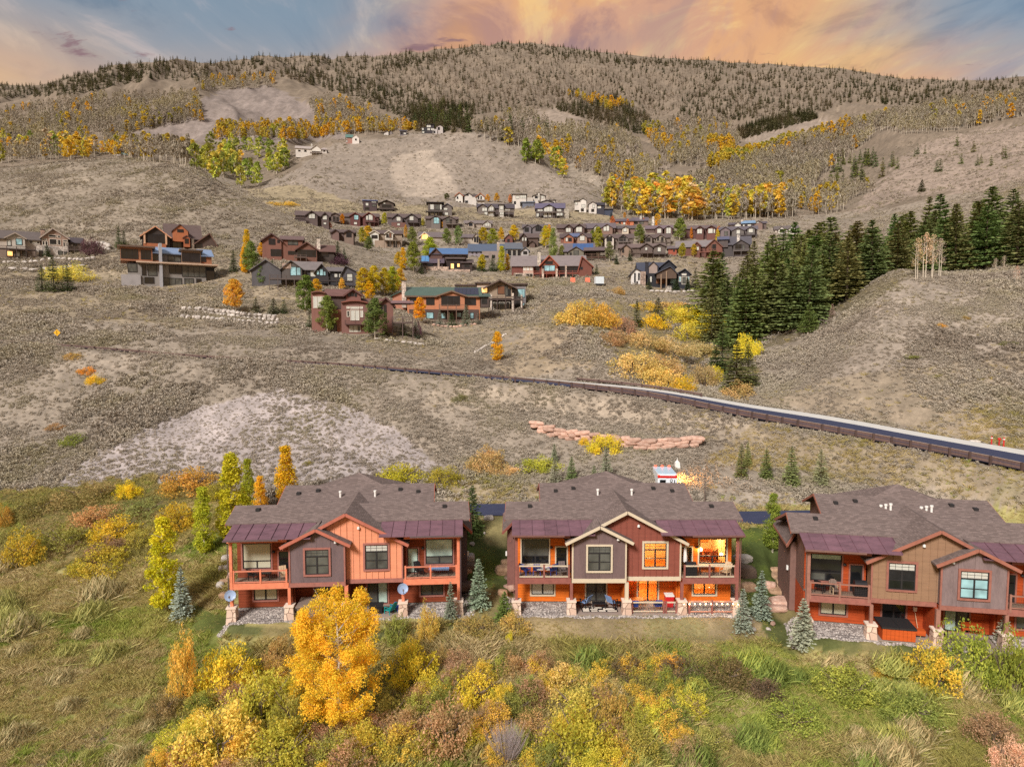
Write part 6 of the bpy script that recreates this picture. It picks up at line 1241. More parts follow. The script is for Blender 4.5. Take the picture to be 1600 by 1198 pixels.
boulder_wall('diagonal line of small white stones beside the orange columnar tree', [(742, 552), (765, 538), (792, 522)], 0.4, 0.7, 1, ROCK_W)
boulder_wall('row of pale stones in front of the black house', [(1018, 456), (1050, 457), (1088, 456)], 0.8, 1.5, 1, ROCK_W)
boulder_wall('stone edging under the blue spruces at the orange house', [(672, 507), (715, 511), (745, 507)], 0.5, 1.0, 1, ROCK_P)
# boulders set in the banks beside the duplexes: (x, y, width px, height px, rock, label)
for x, y, w_, h_, mat, lb in [
    (354, 877, 18, 10, ROCK_W, 'white boulder at the top of the bank left of the salmon duplex'), (361, 884, 12, 9, ROCK_P, 'small rose boulder just under the white one, left of the salmon duplex'),
    (349, 894, 17, 12, ROCK_W, 'pale blue-grey boulder on the bank left of the salmon duplex'), (361, 905, 14, 14, ROCK_P, 'tall rosy boulder touching the salmon duplex porch'),
    (351, 914, 20, 9, ROCK_B, 'flat tan slab in the middle of the bank left of the salmon duplex'), (343, 922, 13, 16, ROCK_W, 'upright pale boulder on the outer edge of the left bank'),
    (354, 935, 26, 10, ROCK_B, 'lowest tan slab beside the left porch pier'),
    (731, 878, 22, 13, ROCK_W, 'white-topped slab against the dark side wall of the salmon duplex'), (736, 888, 26, 7, ROCK_G, 'thin brown slab under the white-topped one'),
    (727, 902, 20, 14, ROCK_B, 'broken tan boulder beside the salmon duplex side wall'), (731, 922, 26, 12, ROCK_G, 'wide brown boulder behind the blue spruce between the duplexes'),
    (797, 852, 9, 10, ROCK_W, 'white boulder at the upper left corner of the cream-trimmed duplex'),
    (791, 884, 18, 10, ROCK_B, 'tan slab high on the bank left of the cream-trimmed duplex'), (786, 897, 26, 13, ROCK_B, 'broad tan boulder halfway down the bank left of the cream-trimmed duplex'),
    (795, 908, 18, 8, ROCK_G, 'brown slab under the broad tan boulder'), (796, 922, 20, 9, ROCK_P, 'pinkish slab low on the bank beside the cream-trimmed duplex'), (785, 930, 16, 9, ROCK_B, 'rounded tan boulder low on the bank by the green shrub'),
    (1162, 878, 30, 11, ROCK_W, 'pale jagged slab at the upper right of the cream-trimmed duplex'), (1166, 901, 32, 18, ROCK_G, 'big brown block right of the lit balcony'), (1170, 923, 22, 13, ROCK_B, 'tan boulder behind the small blue spruce'),
    (1210, 894, 18, 7, ROCK_B, 'thin tan slab at the top of the stack left of the tan duplex'), (1225, 896, 16, 8, ROCK_P, 'rosy block at the top of the stack left of the tan duplex'), (1214, 904, 30, 7, ROCK_B, 'long sloping slab under the topmost two stones'),
    (1204, 919, 17, 11, ROCK_P, 'squarish pink block at the left of the middle course'), (1229, 919, 30, 15, ROCK_B, 'large honey-coloured block in the middle of the stack'), (1221, 928, 36, 7, ROCK_B, 'long thin slab under the honey-coloured block'),
    (1224, 947, 38, 11, ROCK_P, 'pink slab below the gravel strip'), (1212, 954, 36, 9, ROCK_P, 'lowest pink slab standing out over the lawn'),
    (763, 812, 16, 7, ROCK_W, 'white boulder on the lawn edge of the driveway'), (738, 852, 10, 6, ROCK_W, 'white boulder in the lawn between the first two duplexes'), (757, 835, 5, 5, ROCK_W, 'small grey stone on the lawn between the first two duplexes'),
    (1178, 987, 9, 8, ROCK_W, 'white rock on the dry lawn under the small blue spruce'), (1208, 977, 10, 7, ROCK_P, 'sharp pale stone on the lawn left of the tan duplex'), (1201, 984, 9, 4, ROCK_W, 'flat white stone below the sharp pale one'),
    (1524, 692, 15, 5, ROCK_W, 'white boulder on the verge beside the red marker posts'), (1101, 735, 4, 4, ROCK_W, 'little white stone on the slope above the driveway')]:
    p = hit1(x, y); s = (p.y * cp - (p.z - HC) * sp) / FPX
    o = set_rock('boulder', mat, p + Vector((0, w_ * s * 0.2, h_ * s * 0.34)), (w_ * s * 0.55, w_ * s * 0.42, h_ * s * 0.62), None, 1 if w_ > 14 else 0, 0.14); tag(o, lb, 'boulder', 'boulders beside the duplexes')

def at(px, py, y0=26.0): return hit1(px, py, y0)
# yellow diamond road sign
p = at(90, 537); t = empty('road_sign', p, 0, 'yellow diamond warning sign on a thin post beside the road', 'road sign')
MB().box(-0.05, 0.05, 0.02, 0.08, -0.3, 2.2).build('sign_post', paint('sign_post', srgb(90, 84, 78), 0.6), t)
MB().prism([(0, 0, 1.35), (0.62, 0, 1.97), (0, 0, 2.59), (-0.62, 0, 1.97)], (0, -0.03, 0)).build('sign_plate', paint('sign_yellow', srgb(226, 170, 36), 0.5, 0.08), t)
MB().tube([(-0.05, -0.045, 1.65), (0.0, -0.045, 1.9), (-0.12, -0.045, 2.1), (0.06, -0.045, 2.3)], 0.05, 4).build('curve_symbol', FRAME_D, t)
# red utility markers and posts
REDP = paint('red_marker', srgb(190, 48, 42), 0.55, 0.1)
for x, y, h, lb in ((1549, 696, 1.2, 'single slim red marker post on the verge'), (1561, 697, 1.0, 'red hydrant-like standpipe with a wide cap'), (1568, 700, 1.35, 'tall red marker post right of the standpipe')):
    p = at(x, y); t = empty('marker_post', p, 0, lb, 'marker post', 'red markers on the road verge')
    MB().lathe(0, 0, [(0.09, -0.2), (0.09, h), (0.05, h + 0.05)], 8).build('tube', REDP, t)
    if h < 1.1: MB().lathe(0, 0, [(0.2, h - 0.18), (0.22, h - 0.02), (0.12, h + 0.1)], 10).build('cap', REDP, t)
    else: MB().box(-0.1, 0.1, -0.1, 0.1, h - 0.25, h - 0.12).build('collar', WHITE, t)
p = at(1058, 731); t = empty('utility_box', p, 0, 'small white utility pedestal on the bare slope above the parked ambulance', 'utility box')
MB().frustum(0, 0, -0.1, 0.75, 0.33, 0.26).build('box_body', WHITE, t); MB().lathe(0, 0, [(0.28, 0.751), (0.04, 1.0), (0.03, 1.25)], 8).build('cap', WHITE, t)
p = at(1101, 785); t = tag(MB().lathe(0, 0, [(0.08, -0.2), (0.06, 3.4), (0.01, 3.45)], 7).build('post', BARK, None, p), 'slim dark post standing on the bank behind the cream-trimmed duplex', 'post')
# building site below the red-brown lodge
p = at(936, 446); t = empty('site_trailer', p, 0.1, 'pale blue-white site tank standing on the bare strip by the black house', 'trailer')
MB().box(-1.3, 1.3, -1, 1, 0.5, 2.6).build('tank', paint('tank_white', srgb(206, 214, 216), 0.5), t); MB().box(-1.0, 1.0, -0.9, 0.9, 0.0, 0.5).build('chassis', FRAME_D, t)
for x, lb in ((895, 'orange plastic barrier at the left end of the bare strip'), (918, 'orange plastic barrier in the middle of the bare strip')):
    p = at(x, 441); o = MB().frustum(0, 0, -0.1, 1.4, 0.8, 0.7, 0.3, 0.15).build('site_barrier', paint('barrier_orange', srgb(222, 120, 90), 0.6), None, p); tag(o, lb, 'barrier', 'orange site barriers')
# ambulance behind the middle duplex, its rear towards the camera
m, tt = ray(1043, 742)
ya = next((y for y in np.arange(73, 83, 0.2) if ground1(float(m) * y, y) + 2.8 > HC + y * float(tt)), 77.0)     # parked where its roof edge clears the ridge
amb = Vector((float(m) * ya, ya, ground1(float(m) * ya, ya) + 0.02))
t = empty('ambulance', amb, R(-4), 'white and red ambulance with roof lights parked behind the cream-trimmed duplex', 'ambulance')
AW = paint('ambulance_white', srgb(222, 226, 228), 0.3, 0.04, spec=0.5); AR = paint('ambulance_red', srgb(196, 40, 36), 0.35, 0.06); ABL = paint('ambulance_roof', srgb(176, 204, 220), 0.3, 0.06)
mb = MB(); mb.frustum(0, 2.2, 0.55, 2.78, 1.12, 1.08, 2.2, 2.18); mb.build('body', AW, t); MB().box(-1.02, 1.02, 0.1, 4.3, 2.782, 2.84).build('roof', ABL, t)
MB().box(-1.0, 1.0, 4.41, 6.2, 0.5, 1.5).build('bonnet', AW, t); MB().frustum(0, 4.95, 1.5, 2.35, 0.95, 0.8, 0.54, 0.3).build('windscreen', GL_DARK, t)
for x in (-0.52, 0.52):
    d = MB().box(x - 0.46, x + 0.46, -0.03, 0.02, 0.75, 2.35).build('rear_door', AW, t); MB().box(x - 0.33, x + 0.33, -0.045, -0.031, 1.55, 2.15).build('window', GL_DARK, d)
MB().box(-1.11, 1.11, -0.05, 0.03, 2.36, 2.62).build('rear_stripe', AR, t); MB().box(-1.13, 1.13, -0.02, 4.3, 1.25, 1.42).build('side_stripe', AR, t); MB().box(-1.1, 1.1, -0.25, -0.06, 0.45, 0.62).build('rear_step', FRAME_D, t)
MB().box(0.12, 0.74, -0.06, -0.047, 1.50, 2.34).build('number_plate', AW, t)
n8 = MB()
for zc in (1.76, 2.08): n8.tube([(0.43 + 0.13 * math.cos(a), -0.07, zc + 0.15 * math.sin(a)) for a in [2 * math.pi * k / 12 for k in range(13)]], 0.035, 4)
n8.build('number_eight', FRAME_D, t)
for x in (-0.98, 0.98): MB().lathe(x, -0.03, [(0.10, 2.64), (0.10, 2.74)], 8).build('tail_lamp', glow('red_lamp', (1.0, 0.06, 0.03), 3.0), t)
for k, x in enumerate((-0.8, 0.0, 0.8)): MB().lathe(x, 4.1, [(0.13, 2.842), (0.15, 2.95), (0.06, 3.06)], 8).build('roof_beacon', glow('red_lamp', (1.0, 0.06, 0.03), 3.0), t)
for x in (-0.95, 0.95):
    for y in (0.9, 5.2):
        o = MB().tube([(x - 0.13, y, 0.42), (x + 0.13, y, 0.42)], 0.42, 14).build('wheel', FRAME_D, t)
MB().box(1.13, 1.2, 1.6, 1.9, 2.3, 2.5).build('side_lamp', glow('amber_lamp', (1.0, 0.5, 0.12), 8.0), t)
l = bpy.data.lights.new('side_lamp_light', 'SPOT'); l.energy = 1400; l.color = (1.0, 0.45, 0.10); l.spot_size = R(115); l.spot_blend = 0.7; l.shadow_soft_size = 0.1
lo = bpy.data.objects.new('side_lamp_light', l); link(lo, t); lo.location = (1.35, 1.9, 2.4); lo.rotation_euler = Vector((1.4, 0.9, -1.4)).to_track_quat('-Z', 'Y').to_euler()
# ------------------------------------------------------------------ plants
def unit(n, g): v = g.normal(size=(n, 3)); return v / np.linalg.norm(v, axis=1)[:, None]
def leaf_quads(c, size, g, up=0.3, aspect=0.6, d=None):
    """one small folded leaf-spray quad per centre"""
    n = len(c); a = unit(n, g) if d is None else d; b = unit(n, g); b[:, 2] += up
    u = a / np.linalg.norm(a, axis=1)[:, None]; w = np.cross(u, b); w /= np.maximum(np.linalg.norm(w, axis=1), 1e-6)[:, None]
    s = (size * g.uniform(0.6, 1.35, n))[:, None] if np.isscalar(size) else size[:, None]
    v = np.stack([c - u * s, c + w * s * aspect, c + u * s, c - w * s * aspect], 1).reshape(-1, 3)
    return v, np.arange(4 * n).reshape(n, 4)
def tint_of(t): return np.repeat(t, 4)
def lc(c): return (c[0] ** 0.72, c[1] ** (0.72 if c[2] > 0.2 * c[1] else 0.66 if c[0] > 2.8 * c[1] else 0.60 if c[0] > 1.5 * c[1] else 0.67 if c[0] > c[1] else 0.74), c[2] ** 0.76)
def lcn(c): return (c[0] ** 0.76, c[1] ** 0.77, c[2] ** 0.84)
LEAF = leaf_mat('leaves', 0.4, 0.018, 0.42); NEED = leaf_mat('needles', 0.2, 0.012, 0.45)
def foliage_mesh(name, lobes, per, size, seed, mat=LEAF, shell=0.55, hmin=None):
    """leaf sprays filling many small lobes: (centre, radii)"""
    g = np.random.default_rng(seed); V = []; F = []; T = []; n0 = 0
    for (c, r) in lobes:
        k = max(8, int(per * (r[0] * r[1] * r[2]) ** 0.55)); d = unit(k, g); q = np.asarray(c) + d * np.asarray(r) * (shell + (1 - shell) * g.random((k, 1)) ** 0.6) * g.uniform(0.85, 1.12, (k, 1))
        if hmin is not None: q = q[q[:, 2] > hmin]
        v, f = leaf_quads(q, size, g); base = g.uniform(0.2, 0.8)
        V.append(v); F.append(f + n0); n0 += len(v); T.append(np.repeat(np.clip(base + g.normal(0, 0.22, len(q)), 0, 1), 4))
    return np_mesh(name, np.concatenate(V), np.concatenate(F), [mat], False, {'tint': np.concatenate(T)})
def limbs_mesh(name, segs, mat, k=5):
    mb = MB()
    for pts, r in segs: mb.tube(pts, r, k)
    return mb.mesh(name, mat)
# unit-height trees: total height 1 (scaled per tree)
def aspen_proto(seed, width=0.36, base=0.2, n=60, lsize=0.022, per=900, columnar=0.0, stems=1, mat=BARK_PALE, qs=(0.032, 0.06)):
    g = np.random.default_rng(seed); lobes = []; segs = []
    for s in range(stems):
        ox = (s - (stems - 1) / 2) * 0.10; lean = g.normal(0, 0.03)
        segs.append(([(ox * 0.5, 0, -0.03), (ox + lean * 0.5, 0.01, 0.45), (ox + lean, 0.0, 0.96)], [0.014, 0.009, 0.002]))
        for k in range(12):
            z = g.uniform(base + 0.03, 0.85); a = g.uniform(0, 6.28); L = width * 0.42 * (1 - 0.6 * z)
            segs.append(([(ox + lean * z, 0, z), (ox + lean * z + L * math.cos(a), L * math.sin(a), z + L * 0.7)], [0.004, 0.0012]))
    for k in range(n):
        z = base + (1 - base) * g.random() ** (0.9 + columnar)
        tt = (z - base) / (1 - base); prof = (math.sin(math.pi * min(1, 0.14 + tt * 0.86)) ** 0.65) * (1 - 0.35 * tt) if not columnar else (1 - tt) ** 0.6 * 0.9 * min(1, 0.45 + 3 * tt) + 0.06
        a = g.uniform(0, 6.28); r = width / 2 * prof * math.sqrt(g.random()) * 0.85
        q = g.uniform(*qs) * (0.6 + width)
        lobes.append(((r * math.cos(a), r * math.sin(a), min(z, 0.985 - q * .5)), (q, q, q * 1.05)))
    return foliage_mesh('crown', lobes, per * 6, lsize, seed + 1), limbs_mesh('trunk', segs, mat)
def bush_proto(seed, n=46, per=900, lsize=0.045, flat=0.75, upright=False):
    """unit-radius dome of foliage with a few bare stems showing"""
    g = np.random.default_rng(seed); lobes = []; segs = []
    for k in range(n):
        a = g.uniform(0, 6.28); e = math.asin(g.uniform(0.0, 1.0)); r = g.uniform(0.5, 0.92); h = flat * g.uniform(0.75, 1.15)
        c = (r * math.cos(a) * math.cos(e), r * math.sin(a) * math.cos(e), max(0.08, r * math.sin(e) * h * 1.15)); q = g.uniform(0.13, 0.26)
        lobes.append((c, (q, q, q * (1.3 if upright else 0.9))))
    for k in range(14):
        a = g.uniform(0, 6.28); L = g.uniform(0.6, 0.95); segs.append(([(0.15 * math.cos(a), 0.15 * math.sin(a), -0.05), (0.4 * L * math.cos(a), 0.4 * L * math.sin(a), 0.5 * flat), (0.8 * L * math.cos(a + .2), 0.8 * L * math.sin(a + .2), 0.95 * flat * L)], [0.02, 0.014, 0.005]))
    return foliage_mesh('foliage', lobes, per, lsize, seed + 2, LEAF, 0.45, 0.0), limbs_mesh('stems', segs, BARK, 4)
def twig_proto(seed, n=150):
    g = np.random.default_rng(seed); segs = []
    for k in range(n):
        a = g.uniform(0, 6.28); e = g.uniform(0.1, 0.75); L = g.uniform(0.6, 1.1); d = Vector((math.cos(a) * math.sin(e), math.sin(a) * math.sin(e), math.cos(e))); b = Vector((0.2 * math.cos(a), 0.2 * math.sin(a), 0)) * g.random()
        segs.append(([b, b + d * L * 0.6, b + d * L + Vector((0, 0, 0.08))], [0.006, 0.004, 0.0015]))
    return segs
def spruce_proto(seed, levels=24, arms=8, spread=0.17, base=0.08, dense=5, nsize=0.020, gap=0.0):
    """unit-height conifer: whorls of drooping boughs carrying needle sprays"""
    g = np.random.default_rng(seed); C = []; D = []; S = []; T = []; segs = [([(0, 0, -0.03), (0, 0, 0.5), (0, 0, 0.985)], [0.016, 0.010, 0.002])]
    for i in range(levels):
        tt = (i + g.uniform(-0.3, 0.3)) / levels; z = base + (0.985 - base) * tt
        L0 = spread * (1 - tt) ** 0.85 + 0.008; na = max(3, int(arms * (1 - 0.5 * tt)))
        for k in range(na):
            if g.random() < gap: continue
            a = 2 * math.pi * (k + g.random()) / na; L = L0 * g.uniform(0.72, 1.15); up = 0.35 * tt - 0.32 * (1 - tt)
            for q in range(dense):
                f = (q + 0.6) / dense; x = L * f; zz = z + up * L * f + 0.10 * L * f * f
                n2 = 1 + (f > 0.35) * 2
                for _ in range(n2):
                    side = g.normal(0, 0.22 * L * (0.25 + 0.75 * (1 - abs(2 * f - 1.1))))
                    C.append((x * math.cos(a) - side * math.sin(a), x * math.sin(a) + side * math.cos(a), zz + g.normal(0, 0.003)))
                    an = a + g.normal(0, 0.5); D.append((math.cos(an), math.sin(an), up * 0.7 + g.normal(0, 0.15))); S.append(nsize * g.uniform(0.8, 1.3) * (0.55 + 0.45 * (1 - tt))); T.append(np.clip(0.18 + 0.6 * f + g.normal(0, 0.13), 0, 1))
    C = np.array(C); v, fc_ = leaf_quads(C, np.array(S), g, 0.9, 0.48, np.array(D))
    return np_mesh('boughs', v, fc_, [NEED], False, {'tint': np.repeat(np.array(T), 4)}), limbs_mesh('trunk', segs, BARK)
ASPEN = [aspen_proto(200 + k, 0.44, 0.14, 110, 0.013, 1500) for k in range(3)]
ASPEN_SLIM = [aspen_proto(220 + k, 0.40, 0.09, 130, 0.011, 1700, 0.35) for k in range(3)]
ASPEN_TWIN = [aspen_proto(230 + k, 0.66, 0.22, 120, 0.014, 1500, 0, 2) for k in range(2)]
COLUMN = [aspen_proto(240 + k, 0.36, 0.05, 120, 0.012, 1600, 0.15) for k in range(2)]
BUSH = [bush_proto(260 + k, 70, 1100, 0.029, 0.78) for k in range(4)]
BUSH_UP = [bush_proto(270 + k, 70, 1100, 0.029, 1.2, True) for k in range(3)]
SPRUCE = [spruce_proto(280 + k, 26, 9, 0.17 + 0.02 * k, 0.05, 6, 0.025, 0.05) for k in range(4)]
SPRUCE_BIG = [spruce_proto(290 + k, 28, 10, 0.21 + 0.03 * k, 0.08, 8, 0.023, 0.06) for k in range(3)]
SPRUCE_TINY = [spruce_proto(300 + k, 11, 6, 0.20, 0.05, 3, 0.050) for k in range(3)]
YEL, ORG, GRN, YGR, OLV, RUS, TANC, BRN = srgb(234, 180, 26), srgb(234, 152, 34), srgb(98, 120, 44), srgb(176, 172, 30), srgb(136, 126, 40), srgb(176, 104, 44), srgb(176, 142, 82), srgb(120, 92, 62)
GOLD, DGRN, BLUES, SPRG, SPRO = srgb(238, 184, 40), srgb(58, 76, 38), srgb(136, 150, 136), srgb(80, 93, 58), srgb(102, 110, 58)
def plant(kind, proto, px, py, hpx, color, label, cat, group=None, wscale=1.0, Y=None, lean=0.0, whole=False, parts=('crown', 'trunk'), sunk=0.0):
    """stand a unit plant on the ground under photo pixel (px,py); hpx is its height in the photo"""
    if Y is None: p = hit1(px, py)
    else: x = float(ray(px, py)[0]) * Y; p = Vector((x, Y, ground1(x, Y)))
    h = hpx * (p.y * cp - (p.z - HC) * sp) / FPX * 1.02
    root = empty(kind, p - Vector((0, 0, sunk * h)), rnd.uniform(0, 6.28), label, cat, group); root.scale = (h * wscale, h * wscale, h)
    root.rotation_euler.x = lean
    o = obj(parts[0], proto[0], root); jit = [c * rnd.uniform(0.92, 1.08) for c in (lcn(color) if kind == 'spruce_tree' else lc(color))]; o.color = (*jit, 1)
    obj(parts[1], proto[1], root); return root
def bush(px, py, wpx, hpx, color, label, group=None, up=False, Y=None, cat='shrub', kind='shrub'):
    if Y is None: p = hit1(px, py)
    else: x = float(ray(px, py)[0]) * Y; p = Vector((x, Y, ground1(x, Y)))
    s = (p.y * cp - (p.z - HC) * sp) / FPX; r = wpx / 2 * s; z = hpx * s / (1.35 if up else 0.92)
    pr = rnd.choice(BUSH_UP if up else BUSH)
    root = empty(kind, p + Vector((0, r * 0.5, -0.05)), rnd.uniform(0, 6.28), label, cat, group); root.scale = (r, r, z)
    o = obj('foliage', pr[0], root); o.color = (*[min(0.9, c * rnd.uniform(1.16, 1.36)) for c in lc(color)], 1); obj('stems', pr[1], root); return root
# --- the cottonwood in front
def cottonwood():
    g = np.random.default_rng(77); p = hit1(530, 1142); s = (p.y * cp - (p.z - HC) * sp) / FPX; H = 214 * s; Wd = 148 * s
    root = empty('cottonwood_tree', p, 0, 'tall golden cottonwood with pale bare limbs in front of the salmon duplex', 'tree')
    segs = [([(0, 0, -0.3), (0.05, 0, 1.4), (0.0, 0.1, 2.6), (0.1, 0, 4.6), (0.0, 0, H * 0.8)], [0.16, 0.13, 0.11, 0.07, 0.015])]; tips = []
    for k in range(44):
        z = g.uniform(1.6, H * 0.75); a = g.uniform(0, 6.28); L = Wd * 0.46 * g.uniform(0.6, 1.05) * (1 - 0.35 * max(0, z / H - 0.4)); rise = g.uniform(0.35, 1.2) * L if z > 2.2 else g.uniform(-0.05, 0.4) * L
        q0 = Vector((0.03, 0.03, z)); q2 = q0 + Vector((L * math.cos(a), L * math.sin(a), rise)); q1 = q0.lerp(q2, 0.5) + Vector((0, 0, -0.12 * L))
        if q2.z > H * 0.96: q2.z = H * 0.96
        segs.append(([q0, q1, q2], [0.055, 0.03, 0.008])); tips += [(q1, q2)]
        for j in range(4):
            f = g.uniform(0.35, 0.95); b = q0.lerp(q2, f); a2 = a + g.normal(0, 0.9); L2 = L * 0.35; e = b + Vector((L2 * math.cos(a2), L2 * math.sin(a2), L2 * g.uniform(0.1, 0.9)))
            segs.append(([b, e], [0.018, 0.004])); tips.append((b, e))
    lobes = []
    for a, b in tips:
        for f in (0.45, 0.75, 1.0):
            c = a.lerp(b, f) + Vector(g.normal(0, 0.16, 3)); 
            rr = math.hypot(c.x, c.y); lim = Wd / 2 * (0.55 + 0.5 * math.sin(math.pi * min(1, max(0, (c.z / H) * 0.95 + 0.05))))
            if rr > lim: c.x *= lim / rr; c.y *= lim / rr
            q = g.uniform(0.24, 0.46); lobes.append((c, (q, q, q * 1.1)))
    for k in range(130):
        tt = g.uniform(0.30, 0.98); a = g.uniform(0, 6.28); r = Wd / 2 * math.sqrt(max(0.0, 1 - ((tt - 0.5) / 0.53) ** 2)) * math.sqrt(g.random()); q = g.uniform(0.22, 0.4)
        lobes.append(((r * math.cos(a), r * math.sin(a), tt * H), (q, q, q * 1.4)))
    o = obj('crown', foliage_mesh('crown', lobes, 520, 0.05, 78, LEAF, 0.35), root); o.color = (*lc(srgb(248, 188, 44)), 1)
    obj('trunk', limbs_mesh('trunk', segs, BARK_PALE, 6), root)
cottonwood()
# --- trees by the duplexes
for a in [
    ('aspen_tree', ASPEN_SLIM[0], 258, 955, 146, srgb(200, 192, 32), 'yellow-green aspen with a drooping skirt left of the small blue spruce', 'tree', None, 1.15),
    ('aspen_tree', ASPEN_SLIM[1], 319, 868, 106, srgb(176, 182, 40), 'slim yellow-green aspen on the grass behind the left duplex', 'tree', None, 1.05),
    ('aspen_tree', COLUMN[0], 364, 842, 132, srgb(200, 186, 32), 'tall column-shaped aspen yellowing at its tip, at the left duplex corner', 'tree', None, 1.35),
    ('aspen_tree', COLUMN[1], 388, 800, 82, srgb(150, 146, 36), 'dull green aspen tucked behind the tall column-shaped one', 'tree', None, 1.0),
    ('aspen_tree', ASPEN_SLIM[2], 407, 802, 58, GOLD, 'short golden aspen above the left duplex roof', 'tree', None, 1.3),
    ('aspen_tree', COLUMN[1], 447, 790, 92, srgb(216, 156, 30), 'orange-topped aspen behind the left duplex rear roof', 'tree', None, 1.35),
    ('aspen_tree', ASPEN_SLIM[0], 1207, 862, 90, srgb(122, 136, 44), 'young green aspen beside the driveway between the last two duplexes', 'tree', None, 1.1),
    ('aspen_tree', ASPEN_TWIN[0], 366, 490, 52, srgb(234, 162, 56), 'twin-trunked orange tree above the pale boulder wall', 'tree', None, 1.25),
    ('columnar_tree', COLUMN[0], 777, 563, 44, srgb(244, 168, 36), 'bright orange column-shaped tree alone on the slope above the road', 'tree', None, 1.7)]:
    plant(*a)
